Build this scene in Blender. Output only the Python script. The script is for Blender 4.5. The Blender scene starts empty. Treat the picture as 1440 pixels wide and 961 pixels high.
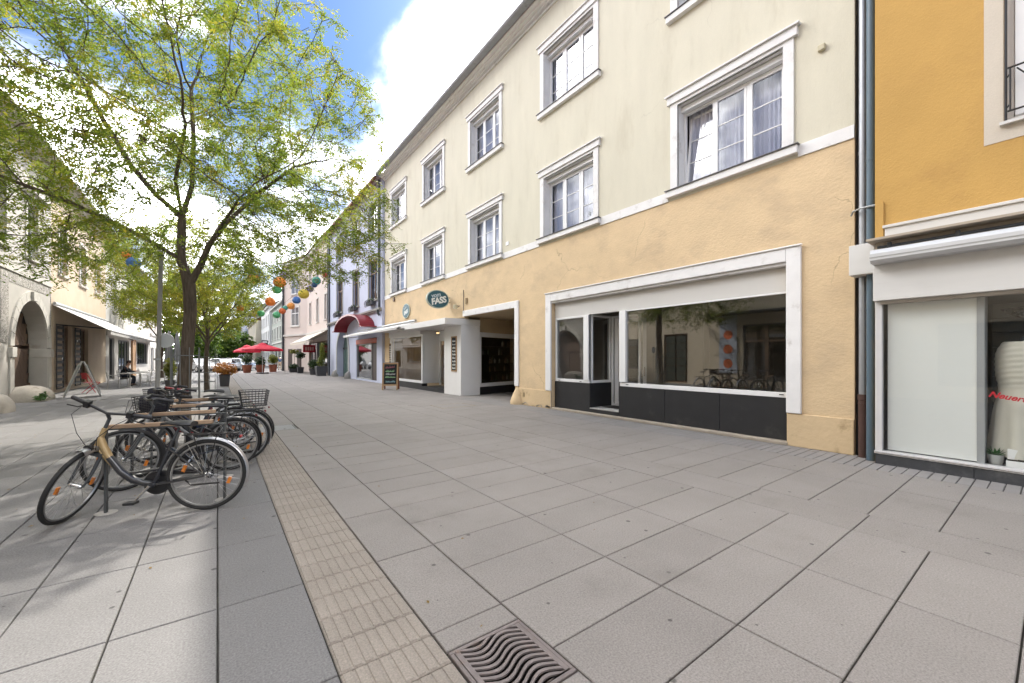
import bpy, math, random
import numpy as np
from mathutils import Vector, Matrix, kdtree
R = math.radians
S = bpy.context.scene
C = S.collection
# ------------------------------------------------------------------ camera, world, sun, exposure
cam_d = bpy.data.cameras.new('camera')
cam_d.sensor_width = 36.0
cam_d.lens = 36.0*565.0/1440.0
cam_d.shift_y = 23.0/1440.0
cam_d.clip_start = 0.05
cam_d.clip_end = 3000
cam = bpy.data.objects.new('camera', cam_d)
C.objects.link(cam)
CAM_YAW = 36.232
cam.location = (0, 0, 1.5)
cam.rotation_euler = (R(90), 0, R(-CAM_YAW))
S.camera = cam

TO_SUN = Vector((0.6075, 0.85, 1.0)).normalized()
SUN_EL = math.asin(TO_SUN.z)
SUN_AZ = math.atan2(TO_SUN.x, TO_SUN.y)      # clockwise from +Y
W = bpy.data.worlds.new('World')
S.world = W
W.use_nodes = True
wt = W.node_tree
wt.nodes.clear()
def wn(t, **k):
    n = wt.nodes.new(t)
    for a, v in k.items():
        setattr(n, a, v)
    return n
wl = wt.links.new
sky = wn('ShaderNodeTexSky', sky_type='NISHITA')
sky.sun_disc = False
sky.sun_elevation = SUN_EL
sky.sun_rotation = SUN_AZ
sky.altitude = 400
sky.air_density = 1.0
sky.dust_density = 0.6
sky.ozone_density = 2.0
tc = wn('ShaderNodeTexCoord')
mp = wn('ShaderNodeMapping')
mp.inputs['Location'].default_value = (6.7, 1.8, 1.8)
mp.inputs['Scale'].default_value = (1.0, 1.0, 1.7)
wl(tc.outputs['Generated'], mp.inputs['Vector'])
nz = wn('ShaderNodeTexNoise')
nz.inputs['Scale'].default_value = 1.9
nz.inputs['Detail'].default_value = 9
nz.inputs['Roughness'].default_value = 0.53
nz.inputs['Distortion'].default_value = 0.35
wl(mp.outputs['Vector'], nz.inputs['Vector'])
# cumulus banks: broad directions in which the cloud cover thickens (noise breaks their edges)
def bank(direction, c0, c1, gain):
    d = Vector(direction).normalized()
    dp = wn('ShaderNodeVectorMath', operation='DOT_PRODUCT')
    wl(tc.outputs['Generated'], dp.inputs[0])
    dp.inputs[1].default_value = d
    mr = wn('ShaderNodeMapRange')
    mr.interpolation_type = 'SMOOTHSTEP'
    mr.inputs['From Min'].default_value = c0
    mr.inputs['From Max'].default_value = c1
    mr.inputs['To Max'].default_value = gain
    wl(dp.outputs['Value'], mr.inputs['Value'])
    return mr.outputs['Result']
b1 = bank((0.50, 0.89, 0.64), 0.965, 0.995, 0.105)
b2 = bank((-0.5, 0.9, 0.45), 0.80, 0.97, 0.055)
b3 = bank((0.12, 1.0, 0.10), 0.90, 0.99, 0.05)
ad = wn('ShaderNodeMath', operation='ADD'); wl(nz.outputs['Fac'], ad.inputs[0]); wl(b1, ad.inputs[1])
ad2 = wn('ShaderNodeMath', operation='ADD'); wl(ad.outputs[0], ad2.inputs[0]); wl(b2, ad2.inputs[1])
ad3 = wn('ShaderNodeMath', operation='ADD'); wl(ad2.outputs[0], ad3.inputs[0]); wl(b3, ad3.inputs[1])
cm = wn('ShaderNodeMapRange'); cm.interpolation_type = 'SMOOTHSTEP'
cm.inputs['From Min'].default_value = 0.455
cm.inputs['From Max'].default_value = 0.70
wl(ad3.outputs[0], cm.inputs['Value'])
nz2 = wn('ShaderNodeTexNoise'); nz2.inputs['Scale'].default_value = 5.0; nz2.inputs['Detail'].default_value = 6
wl(mp.outputs['Vector'], nz2.inputs['Vector'])
cc = wn('ShaderNodeMix', data_type='RGBA')
cc.inputs['A'].default_value = (2.6, 2.75, 2.95, 1)
cc.inputs['B'].default_value = (62.0, 60.8, 59.0, 1)
cr2 = wn('ShaderNodeMapRange'); cr2.interpolation_type = 'SMOOTHSTEP'
cr2.inputs['From Min'].default_value = 0.33; cr2.inputs['From Max'].default_value = 0.60
wl(nz2.outputs['Fac'], cr2.inputs['Value']); wl(cr2.outputs['Result'], cc.inputs['Factor'])
mx = wn('ShaderNodeMix', data_type='RGBA')
cpw = wn('ShaderNodeMath', operation='POWER'); cpw.inputs[1].default_value = 2.2
wl(cm.outputs['Result'], cpw.inputs[0])
wl(cpw.outputs[0], mx.inputs['Factor'])
skg = wn('ShaderNodeVectorMath', operation='MULTIPLY')
skg.inputs[1].default_value = (0.185, 0.255, 0.335)        # deep late summer blue between the clouds
wl(sky.outputs['Color'], skg.inputs[0])
wl(skg.outputs['Vector'], mx.inputs['A'])
wl(cc.outputs['Result'], mx.inputs['B'])
bg = wn('ShaderNodeBackground')
bg.inputs['Strength'].default_value = 0.15
wl(mx.outputs['Result'], bg.inputs['Color'])
wo = wn('ShaderNodeOutputWorld')
wl(bg.outputs['Background'], wo.inputs['Surface'])

sun_d = bpy.data.lights.new('sun', 'SUN')
sun_d.energy = 2.0
sun_d.angle = R(0.6)
sun_d.color = (1.0, 0.94, 0.85)
sun = bpy.data.objects.new('sun', sun_d)
C.objects.link(sun)
sun.rotation_euler = (-TO_SUN).to_track_quat('-Z', 'Y').to_euler()
sun.location = (0, 0, 40)

S.view_settings.view_transform = 'Standard'
S.view_settings.look = 'None'
S.view_settings.exposure = 1.78
S.view_settings.gamma = 1.0
S.render.engine = 'CYCLES'
S.cycles.use_denoising = True
S.cycles.max_bounces = 8
S.cycles.diffuse_bounces = 4
S.cycles.transparent_max_bounces = 16
S.cycles.caustics_reflective = False
S.cycles.caustics_refractive = False
S.cycles.sample_clamp_indirect = 6.0

# ------------------------------------------------------------------ materials
MATS = {}
def pm(name, col, rough=0.7, var=0.08, scale=3.0, bump=0.0, bscale=80.0, metal=0.0, spec=0.35,
       dirt=None, dirt_scale=1.2, dirt_lo=0.55, dirt_hi=0.75, stretch=(1, 1, 1), objrand=0.0, island=0.0, detail=6,
       spots=0.0, coat=0.0, bdist=0.004, speck=0.0, cracks=0.0):
    if name in MATS:
        return MATS[name]
    m = bpy.data.materials.new(name)
    m.use_nodes = True
    nt = m.node_tree
    n = nt.nodes
    L = nt.links.new
    b = n['Principled BSDF']
    b.inputs['Roughness'].default_value = rough
    b.inputs['Metallic'].default_value = metal
    b.inputs['Specular IOR Level'].default_value = spec
    if coat:
        b.inputs['Coat Weight'].default_value = coat
        b.inputs['Coat Roughness'].default_value = 0.08
    geo = n.new('ShaderNodeNewGeometry')
    mpg = n.new('ShaderNodeMapping')
    mpg.inputs['Scale'].default_value = stretch
    L(geo.outputs['Position'], mpg.inputs['Vector'])
    nzz = n.new('ShaderNodeTexNoise')
    nzz.inputs['Scale'].default_value = scale
    nzz.inputs['Detail'].default_value = detail
    nzz.inputs['Roughness'].default_value = 0.62
    L(mpg.outputs['Vector'], nzz.inputs['Vector'])
    mr = n.new('ShaderNodeMapRange')
    mr.inputs['From Min'].default_value = 0.25
    mr.inputs['From Max'].default_value = 0.75
    mr.inputs['To Min'].default_value = 1 - var
    mr.inputs['To Max'].default_value = 1 + var
    L(nzz.outputs['Fac'], mr.inputs['Value'])
    val = mr.outputs['Result']
    def mul(a, bsock):
        mm = n.new('ShaderNodeMath'); mm.operation = 'MULTIPLY'
        L(a, mm.inputs[0]); L(bsock, mm.inputs[1])
        return mm.outputs[0]
    def rng(src, lo, hi, f0=0.0, f1=1.0, smooth=False):
        q = n.new('ShaderNodeMapRange')
        if smooth: q.interpolation_type = 'SMOOTHSTEP'
        q.inputs['From Min'].default_value = f0; q.inputs['From Max'].default_value = f1
        q.inputs['To Min'].default_value = lo; q.inputs['To Max'].default_value = hi
        L(src, q.inputs['Value'])
        return q.outputs['Result']
    if objrand:
        oi = n.new('ShaderNodeObjectInfo')
        val = mul(val, rng(oi.outputs['Random'], 1 - objrand, 1 + objrand))
    if island:
        val = mul(val, rng(geo.outputs['Random Per Island'], 1 - island, 1 + island))
    if speck:
        sp = n.new('ShaderNodeTexNoise')
        sp.inputs['Scale'].default_value = 95
        sp.inputs['Detail'].default_value = 3
        sp.inputs['Roughness'].default_value = 0.7
        L(geo.outputs['Position'], sp.inputs['Vector'])
        val = mul(val, rng(sp.outputs['Fac'], 1 - speck, 1 + speck, 0.3, 0.7))
    if spots:
        vo = n.new('ShaderNodeTexVoronoi')
        vo.voronoi_dimensions = '2D'
        vo.inputs['Scale'].default_value = 2.3
        L(geo.outputs['Position'], vo.inputs['Vector'])
        wv = n.new('ShaderNodeMath'); wv.operation = 'MULTIPLY'
        wv.inputs[1].default_value = 0.052
        sepc = n.new('ShaderNodeSeparateColor')
        L(vo.outputs['Color'], sepc.inputs['Color'])
        pw = n.new('ShaderNodeMath'); pw.operation = 'POWER'; pw.inputs[1].default_value = 2.0
        L(sepc.outputs['Red'], pw.inputs[0]); L(pw.outputs[0], wv.inputs[0])
        dv = n.new('ShaderNodeMath'); dv.operation = 'DIVIDE'
        L(vo.outputs['Distance'], dv.inputs[0]); L(wv.outputs[0], dv.inputs[1])
        val = mul(val, rng(dv.outputs[0], 1 - spots, 1.0, 0.6, 1.1, True))
    if cracks:
        wp = n.new('ShaderNodeTexNoise'); wp.inputs['Scale'].default_value = 2.2; wp.inputs['Detail'].default_value = 5
        L(geo.outputs['Position'], wp.inputs['Vector'])
        wa_ = n.new('ShaderNodeVectorMath'); wa_.operation = 'MULTIPLY_ADD'
        wa_.inputs[1].default_value = (.5, .5, .5); L(wp.outputs['Color'], wa_.inputs[0]); L(geo.outputs['Position'], wa_.inputs[2])
        ve = n.new('ShaderNodeTexVoronoi'); ve.feature = 'DISTANCE_TO_EDGE'; ve.inputs['Scale'].default_value = .42
        L(wa_.outputs['Vector'], ve.inputs['Vector'])
        mk = n.new('ShaderNodeTexNoise'); mk.inputs['Scale'].default_value = .55; mk.inputs['Detail'].default_value = 2
        L(geo.outputs['Position'], mk.inputs['Vector'])
        line = rng(ve.outputs['Distance'], 1, 0, 0.0, 0.0045, True)
        msk = rng(mk.outputs['Fac'], 0, cracks, .5, .6, True)
        lm = mul(line, msk)
        inv = n.new('ShaderNodeMath'); inv.operation = 'SUBTRACT'; inv.inputs[0].default_value = 1; L(lm, inv.inputs[1])
        val = mul(val, inv.outputs[0])
    cv = n.new('ShaderNodeVectorMath'); cv.operation = 'SCALE'
    cv.inputs[0].default_value = col[:3]
    L(val, cv.inputs['Scale'])
    out = cv.outputs['Vector']
    if dirt:
        dn = n.new('ShaderNodeTexNoise')
        dn.inputs['Scale'].default_value = dirt_scale
        dn.inputs['Detail'].default_value = 8
        dn.inputs['Roughness'].default_value = 0.65
        L(mpg.outputs['Vector'], dn.inputs['Vector'])
        f = rng(dn.outputs['Fac'], 0, 1, dirt_lo, dirt_hi, True)
        mxx = n.new('ShaderNodeMix'); mxx.data_type = 'RGBA'
        L(f, mxx.inputs['Factor']); L(out, mxx.inputs['A'])
        mxx.inputs['B'].default_value = (*dirt[:3], 1)
        out = mxx.outputs['Result']
    L(out, b.inputs['Base Color'])
    if bump:
        bn = n.new('ShaderNodeTexNoise')
        bn.inputs['Scale'].default_value = bscale
        bn.inputs['Detail'].default_value = 5
        L(mpg.outputs['Vector'], bn.inputs['Vector'])
        bb = n.new('ShaderNodeBump')
        bb.inputs['Strength'].default_value = bump
        bb.inputs['Distance'].default_value = bdist
        L(bn.outputs['Fac'], bb.inputs['Height'])
        L(bb.outputs['Normal'], b.inputs['Normal'])
    MATS[name] = m
    return m

def glass_mat(name, tint=(0.9, 0.93, 0.92), refl=1.0, base=0.06):
    """thin window glass: fresnel mix of clear and mirror, the same for every ray"""
    if name in MATS: return MATS[name]
    m = bpy.data.materials.new(name); m.use_nodes = True
    nt = m.node_tree; n = nt.nodes; L = nt.links.new
    n.clear()
    o = n.new('ShaderNodeOutputMaterial')
    tr = n.new('ShaderNodeBsdfTransparent'); tr.inputs['Color'].default_value = (*tint, 1)
    gl = n.new('ShaderNodeBsdfGlossy'); gl.inputs['Roughness'].default_value = 0.015
    gl.inputs['Color'].default_value = (0.95, 0.97, 1, 1)
    nzz = n.new('ShaderNodeTexNoise'); nzz.inputs['Scale'].default_value = 0.9
    geo = n.new('ShaderNodeNewGeometry'); L(geo.outputs['Position'], nzz.inputs['Vector'])
    bb = n.new('ShaderNodeBump'); bb.inputs['Strength'].default_value = 0.05; bb.inputs['Distance'].default_value = 0.01
    L(nzz.outputs['Fac'], bb.inputs['Height']); L(bb.outputs['Normal'], gl.inputs['Normal'])
    fr = n.new('ShaderNodeFresnel')
    iq = n.new('ShaderNodeMapRange'); iq.inputs['To Min'].default_value = 1.52; iq.inputs['To Max'].default_value = 1/1.52   # same fresnel from both sides of the sheet
    L(geo.outputs['Backfacing'], iq.inputs['Value']); L(iq.outputs['Result'], fr.inputs['IOR'])
    q = n.new('ShaderNodeMapRange')
    q.inputs['From Min'].default_value = 0.04; q.inputs['From Max'].default_value = 1.0
    q.inputs['To Min'].default_value = base; q.inputs['To Max'].default_value = refl
    L(fr.outputs['Fac'], q.inputs['Value'])
    mxs = n.new('ShaderNodeMixShader')
    L(q.outputs['Result'], mxs.inputs['Fac']); L(tr.outputs[0], mxs.inputs[1]); L(gl.outputs[0], mxs.inputs[2])
    L(mxs.outputs[0], o.inputs['Surface'])
    MATS[name] = m
    return m

def leaf_mat(name, c1, c2, c3, trans=0.45):
    if name in MATS: return MATS[name]
    m = bpy.data.materials.new(name); m.use_nodes = True
    nt = m.node_tree; n = nt.nodes; L = nt.links.new
    n.clear()
    o = n.new('ShaderNodeOutputMaterial')
    geo = n.new('ShaderNodeNewGeometry')
    ramp = n.new('ShaderNodeValToRGB')
    ramp.color_ramp.elements[0].color = (*c1, 1)
    ramp.color_ramp.elements[1].color = (*c3, 1)
    e = ramp.color_ramp.elements.new(0.55); e.color = (*c2, 1)
    nzz = n.new('ShaderNodeTexNoise'); nzz.inputs['Scale'].default_value = 0.9; nzz.inputs['Detail'].default_value = 3
    L(geo.outputs['Position'], nzz.inputs['Vector'])
    ma = n.new('ShaderNodeMath'); ma.operation = 'MULTIPLY_ADD'
    L(geo.outputs['Random Per Island'], ma.inputs[0]); ma.inputs[1].default_value = 0.55
    sb = n.new('ShaderNodeMath'); sb.operation = 'MULTIPLY_ADD'; sb.inputs[1].default_value = 1.6; sb.inputs[2].default_value = -0.58
    L(nzz.outputs['Fac'], sb.inputs[0]); L(sb.outputs[0], ma.inputs[2])
    L(ma.outputs[0], ramp.inputs['Fac'])
    df = n.new('ShaderNodeBsdfPrincipled'); df.inputs['Roughness'].default_value = 0.5
    df.inputs['Specular IOR Level'].default_value = 0.3
    L(ramp.outputs['Color'], df.inputs['Base Color'])
    tl = n.new('ShaderNodeBsdfTranslucent')
    br = n.new('ShaderNodeVectorMath'); br.operation = 'MULTIPLY'; br.inputs[1].default_value = (1.5, 1.45, 0.7)
    L(ramp.outputs['Color'], br.inputs[0]); L(br.outputs['Vector'], tl.inputs['Color'])
    mxs = n.new('ShaderNodeMixShader'); mxs.inputs['Fac'].default_value = trans
    L(df.outputs[0], mxs.inputs[1]); L(tl.outputs[0], mxs.inputs[2])
    L(mxs.outputs[0], o.inputs['Surface'])
    MATS[name] = m
    return m

# ------------------------------------------------------------------ mesh helpers
class MB:
    def __init__(self):
        self.v = []; self.f = []; self.T = None
    def add(self, vs, fs):
        o = len(self.v)
        if self.T is not None:
            vs = [tuple(self.T(Vector(p))) for p in vs]
        self.v.extend([tuple(p) for p in vs])
        self.f.extend([tuple(i + o for i in f) for f in fs])
        return self
    def quad(self, a, b, c, d):
        return self.add([a, b, c, d], [(0, 1, 2, 3)])
    def poly(self, pts):
        return self.add(pts, [tuple(range(len(pts)))])
    def box(self, x0, x1, y0, y1, z0, z1):
        if x0 > x1: x0, x1 = x1, x0
        if y0 > y1: y0, y1 = y1, y0
        if z0 > z1: z0, z1 = z1, z0
        return self.add([(x0,y0,z0),(x1,y0,z0),(x1,y1,z0),(x0,y1,z0),(x0,y0,z1),(x1,y0,z1),(x1,y1,z1),(x0,y1,z1)],
                        [(0,3,2,1),(4,5,6,7),(0,1,5,4),(1,2,6,5),(2,3,7,6),(3,0,4,7)])
    def prism(self, pts, d):
        """extrude polygon pts (3D list) by vector d"""
        n = len(pts); d = Vector(d)
        vs = [tuple(p) for p in pts] + [tuple(Vector(p) + d) for p in pts]
        fs = [tuple(range(n))[::-1], tuple(range(n, 2*n))] + [(i, (i+1) % n, n+(i+1) % n, n+i) for i in range(n)]
        return self.add(vs, fs)
    def tube(self, pts, r, n=8, cap=True, closed=False):
        pts = [Vector(p) for p in pts]
        k = len(pts)
        rs = r if isinstance(r, (list, tuple)) else [r]*k
        vs = []; fs = []
        prev = None
        for i, p in enumerate(pts):
            a = pts[(i-1) % k] if (closed or i > 0) else p
            b = pts[(i+1) % k] if (closed or i < k-1) else p
            t = (b - a)
            t = t.normalized() if t.length > 1e-9 else Vector((0, 0, 1))
            if prev is None:
                u = t.orthogonal().normalized()
            else:
                u = prev - t*prev.dot(t)
                u = u.normalized() if u.length > 1e-6 else t.orthogonal().normalized()
            prev = u
            w = t.cross(u)
            for j in range(n):
                an = 2*math.pi*j/n
                vs.append(p + (u*math.cos(an) + w*math.sin(an))*rs[i])
        m = k if closed else k-1
        for i in range(m):
            for j in range(n):
                a = i*n+j; b = i*n+(j+1) % n; c = ((i+1) % k)*n+(j+1) % n; d = ((i+1) % k)*n+j
                fs.append((a, b, c, d))
        if cap and not closed:
            fs.append(tuple(range(n))[::-1]); fs.append(tuple(range((k-1)*n, k*n)))
        return self.add(vs, fs)
    def lathe(self, prof, c=(0, 0, 0), n=16, axis='z'):
        """prof: list of (r, h)"""
        vs = []; fs = []
        for r_, h in prof:
            for j in range(n):
                a = 2*math.pi*j/n
                x, y = r_*math.cos(a), r_*math.sin(a)
                if axis == 'z': p = (x, y, h)
                elif axis == 'y': p = (x, h, y)
                else: p = (h, x, y)
                vs.append((p[0]+c[0], p[1]+c[1], p[2]+c[2]))
        k = len(prof)
        for i in range(k-1):
            for j in range(n):
                fs.append((i*n+j, i*n+(j+1) % n, (i+1)*n+(j+1) % n, (i+1)*n+j))
        fs.append(tuple(range(n))[::-1]); fs.append(tuple(range((k-1)*n, k*n)))
        return self.add(vs, fs)
    def ball(self, c, rx, ry=None, rz=None, n=12, m=8, jit=0.0, rnd=None):
        ry = ry or rx; rz = rz or rx
        vs = [(c[0], c[1], c[2]-rz)]; fs = []
        for i in range(1, m):
            t = math.pi*i/m - math.pi/2
            for j in range(n):
                a = 2*math.pi*j/n
                q = 1 + (rnd.uniform(-jit, jit) if rnd else 0)
                vs.append((c[0]+rx*q*math.cos(t)*math.cos(a), c[1]+ry*q*math.cos(t)*math.sin(a), c[2]+rz*q*math.sin(t)))
        vs.append((c[0], c[1], c[2]+rz))
        for j in range(n):
            fs.append((0, 1+(j+1) % n, 1+j))
            fs.append((len(vs)-1, 1+(m-2)*n+j, 1+(m-2)*n+(j+1) % n))
        for i in range(m-2):
            for j in range(n):
                a = 1+i*n+j; b = 1+i*n+(j+1) % n
                fs.append((a, b, b+n, a+n))
        return self.add(vs, fs)
    def mesh(self, name, off=(0, 0, 0)):
        me = bpy.data.meshes.new(name)
        o = off
        me.from_pydata([(p[0]-o[0], p[1]-o[1], p[2]-o[2]) for p in self.v], [], self.f)
        me.update()
        return me
    def build(self, name, mat, parent=None, local=False, smooth=False, bevel=0.0, kind=None, seg=1, loc=None):
        off = (0, 0, 0)
        if loc is not None:
            off = loc
        elif parent is not None and not local:
            off = wloc(parent)
        me = self.mesh(name, off)
        if mat is not None: me.materials.append(mat)
        if smooth:
            me.polygons.foreach_set('use_smooth', [True]*len(me.polygons))
            try: me.set_sharp_from_angle(angle=R(40))
            except Exception: pass
        ob = bpy.data.objects.new(name, me)
        C.objects.link(ob)
        if parent is not None: ob.parent = parent
        if loc is not None:
            pl = wloc(parent) if parent is not None else (0, 0, 0)
            ob.location = (loc[0]-pl[0], loc[1]-pl[1], loc[2]-pl[2])
        if bevel:
            md = ob.modifiers.new('bevel', 'BEVEL'); md.width = bevel; md.segments = seg
            md.limit_method = 'ANGLE'; md.angle_limit = R(50)
        if kind: ob['kind'] = kind
        return ob

def wloc(o):
    x = y = z = 0
    while o is not None:
        x += o.location[0]; y += o.location[1]; z += o.location[2]
        o = o.parent
    return (x, y, z)
def tag(o, label, cat, group=None, kind=None):
    o['label'] = label; o['category'] = cat
    if group: o['group'] = group
    if kind: o['kind'] = kind
    return o
def empty(name, loc=(0, 0, 0), rz=0.0, label=None, cat=None, group=None):
    o = bpy.data.objects.new(name, None)
    C.objects.link(o)
    o.empty_display_size = 0.2
    o.location = loc; o.rotation_euler = (0, 0, rz)
    if label: tag(o, label, cat, group)
    return o
def copy_tree(o, parent=None):
    c = o.copy(); C.objects.link(c); c.parent = parent
    for ch in list(o.children): copy_tree(ch, c)
    return c
def sub(name, mesh, parent, loc=(0, 0, 0), rot=None):
    o = bpy.data.objects.new(name, mesh); C.objects.link(o); o.parent = parent; o.location = loc
    if rot: o.rotation_euler = rot
    return o
def text_obj(body, name, mat, parent, M, size=1.0, extrude=0.004, shear=0.0, spacing=1.0, bold=0.0):
    cu = bpy.data.curves.new(name, 'FONT')
    cu.body = body; cu.size = size; cu.extrude = extrude; cu.shear = shear; cu.space_character = spacing
    cu.align_x = 'CENTER'; cu.align_y = 'CENTER'; cu.offset = bold
    to = bpy.data.objects.new(name, cu)
    C.objects.link(to)
    dg = bpy.context.evaluated_depsgraph_get()
    me = bpy.data.meshes.new_from_object(to.evaluated_get(dg))
    bpy.data.objects.remove(to); bpy.data.curves.remove(cu)
    me.transform(M); me.materials.clear(); me.materials.append(mat)
    o = bpy.data.objects.new(name, me); C.objects.link(o)
    if parent is not None: o.parent = parent
    return o

def wall_holes(mb, X, y0, y1, z0, z1, holes, depth, sgn=1, bare=()):
    """front sheet at plane x=X with rectangular holes (a,b,c,d)=(y0,y1,z0,z1) and their reveals going to X+sgn*depth"""
    ys = sorted(set([y0, y1] + [h[0] for h in holes] + [h[1] for h in holes]))
    zs = sorted(set([z0, z1] + [h[2] for h in holes] + [h[3] for h in holes]))
    ys = [y for y in ys if y0 <= y <= y1]; zs = [z for z in zs if z0 <= z <= z1]
    for i in range(len(ys)-1):
        for j in range(len(zs)-1):
            cy = (ys[i]+ys[i+1])/2; cz = (zs[j]+zs[j+1])/2
            if any(h[0] < cy < h[1] and h[2] < cz < h[3] for h in holes): continue
            mb.quad((X, ys[i], zs[j]), (X, ys[i], zs[j+1]), (X, ys[i+1], zs[j+1]), (X, ys[i+1], zs[j]))
    D = X + sgn*depth
    for a, b, c, d in holes:
        if (a, b, c, d) in bare: continue
        mb.quad((X, a, c), (D, a, c), (D, a, d), (X, a, d))
        mb.quad((X, b, c), (X, b, d), (D, b, d), (D, b, c))
        mb.quad((X, a, d), (D, a, d), (D, b, d), (X, b, d))
        if c > 0.004:
            mb.quad((X, a, c), (X, b, c), (D, b, c), (D, a, c))
def arch_pts(yc, r, zs, n=16, rz=None):
    rz = rz or r
    return [(yc - r*math.cos(math.pi*i/n), zs + rz*math.sin(math.pi*i/n)) for i in range(n+1)]
def arch_fill(mb, X, ya, yb, zs, ztop, yc, r, rz=None, depth=0.6, sgn=1, zb=0.0):
    """spandrels above an arched opening (the rectangle ya..yb, zs..ztop must be a hole in the sheet) and the arched reveal"""
    P = arch_pts(yc, r, zs, 16, rz)
    for (p, q) in zip(P[:-1], P[1:]):
        mb.quad((X, p[0], p[1]), (X, p[0], ztop), (X, q[0], ztop), (X, q[0], q[1]))
        mb.quad((X, p[0], p[1]), (X, q[0], q[1]), (X+sgn*depth, q[0], q[1]), (X+sgn*depth, p[0], p[1]))
    for yy in (yc-r, yc+r):
        mb.quad((X, yy, zb), (X, yy, zs), (X+sgn*depth, yy, zs), (X+sgn*depth, yy, zb))

rnd = random.Random(7)
# shared materials
M_white = pm('white_paint', (0.72, 0.71, 0.70), 0.45, 0.03, 2, spec=0.4)
M_trim = pm('white_stucco_trim', (0.75, 0.74, 0.735), 0.75, 0.06, 3, bump=0.25, bscale=60, dirt=(0.50, 0.475, 0.45), dirt_scale=3.2, dirt_lo=0.55, dirt_hi=0.78)
M_upvc = pm('white_window_frame', (0.79, 0.79, 0.79), 0.3, 0.02, 2, spec=0.5)
M_glass = glass_mat('window_glass', (0.86, 0.88, 0.93), 0.8, 0.10)
M_shop = glass_mat('shop_glass', (0.70, 0.70, 0.69), 0.9, 0.19)
M_clear = glass_mat('display_glass', (0.93, 0.95, 0.94), 0.9, 0.05)
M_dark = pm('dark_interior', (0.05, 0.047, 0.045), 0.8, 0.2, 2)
M_black = pm('black_paint', (0.018, 0.018, 0.02), 0.4, 0.1, 8, spec=0.4)
M_zinc = pm('zinc_sheet', (0.30, 0.31, 0.33), 0.42, 0.12, 4, metal=0.6, dirt=(0.16, 0.16, 0.17), dirt_scale=5, stretch=(1, 1, 0.3))
M_steel = pm('galvanised_steel', (0.36, 0.37, 0.37), 0.45, 0.12, 6, metal=0.5)
M_chrome = pm('bright_alloy', (0.62, 0.62, 0.62), 0.25, 0.05, 6, metal=0.9)
M_darkgrey = pm('dark_grey_paint', (0.06, 0.065, 0.07), 0.45, 0.1, 6)
M_flash = pm('dark_sill_flashing', (0.10, 0.10, 0.105), 0.4, 0.1, 5, metal=0.3)
# ------------------------------------------------------------------ ground and pavement
M_ground = pm('far_ground', (0.27, 0.26, 0.25), 0.85, 0.12, 0.6, bump=0.2, bscale=30)
M_joint = pm('paving_joint', (0.045, 0.042, 0.036), 0.95, 0.5, 6, dirt=(0.09, 0.085, 0.05), dirt_scale=3)
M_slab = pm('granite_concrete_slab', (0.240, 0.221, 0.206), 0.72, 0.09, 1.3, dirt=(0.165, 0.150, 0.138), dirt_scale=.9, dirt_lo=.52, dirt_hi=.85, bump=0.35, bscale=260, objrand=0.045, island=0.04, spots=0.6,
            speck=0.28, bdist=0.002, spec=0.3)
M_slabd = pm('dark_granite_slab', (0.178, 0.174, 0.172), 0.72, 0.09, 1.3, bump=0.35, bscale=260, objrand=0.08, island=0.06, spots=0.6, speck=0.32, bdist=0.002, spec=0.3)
M_tact = pm('tactile_paving', (0.272, 0.240, 0.207), 0.78, 0.12, 2.2, bump=0.3, bscale=220, objrand=0.05, island=0.03, spots=0.4, speck=0.22, bdist=0.002)
M_sett = pm('kerb_sett', (0.235, 0.223, 0.214), 0.78, 0.10, 2.0, bump=0.3, bscale=220, island=0.07, speck=0.12, bdist=0.002)
g = MB()
g.quad((-700, -500, -0.35), (700, -500, -0.35), (700, 1500, -0.35), (-700, 1500, -0.35))
g.build('ground', M_ground, kind='structure')
pv = MB()
pv.quad((-16, -14, -0.016), (22, -14, -0.016), (22, 240, -0.016), (-16, 240, -0.016))
pavement = pv.build('pavement', M_joint, kind='structure')

def slab_geo(mb, x0, y0, w, l, g=0.0045, ch=0.004, zj=-0.02, dz=0.0):
    a, b, c, d = x0+g, x0+w-g, y0+g, y0+l-g
    t = dz
    vs = [(a,c,zj),(b,c,zj),(b,d,zj),(a,d,zj),
          (a,c,t-ch),(b,c,t-ch),(b,d,t-ch),(a,d,t-ch),
          (a+ch,c+ch,t),(b-ch,c+ch,t),(b-ch,d-ch,t),(a+ch,d-ch,t)]
    fs = [(8,9,10,11)]
    for i in range(4):
        j = (i+1) % 4
        fs.append((i, j, 4+j, 4+i)); fs.append((4+i, 4+j, 8+j, 8+i))
    mb.add(vs, fs)
def tactile_geo(mb, x0, y0, w, l, dz=0.0):
    slab_geo(mb, x0, y0, w, l, dz=dz-0.004)
    n = 8; p = (w-0.02)/n
    for i in range(n):
        a = x0+0.012+p*i; b = a+p-0.012; c = y0+0.008; d = y0+l-0.008; z = dz-0.0035; t = dz+0.0015; e = 0.004
        mb.add([(a,c,z),(b,c,z),(b,d,z),(a,d,z),(a+e,c+e,t),(b-e,c+e,t),(b-e,d-e,t),(a+e,d-e,t)],
               [(4,5,6,7),(0,1,5,4),(1,2,6,5),(2,3,7,6),(3,0,4,7)])
P = 0.4785; Y0 = 0.12
COVERS = [(0.47, 1.37, 9.55, 10.25), (0.94, 1.40, 1.37, 1.85), (0.48, 1.37, 16.45, 17.0), (5.40, 6.55, 10.85, 11.75)]
slabs = []     # (kind, x0, y0, w, l)
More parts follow.
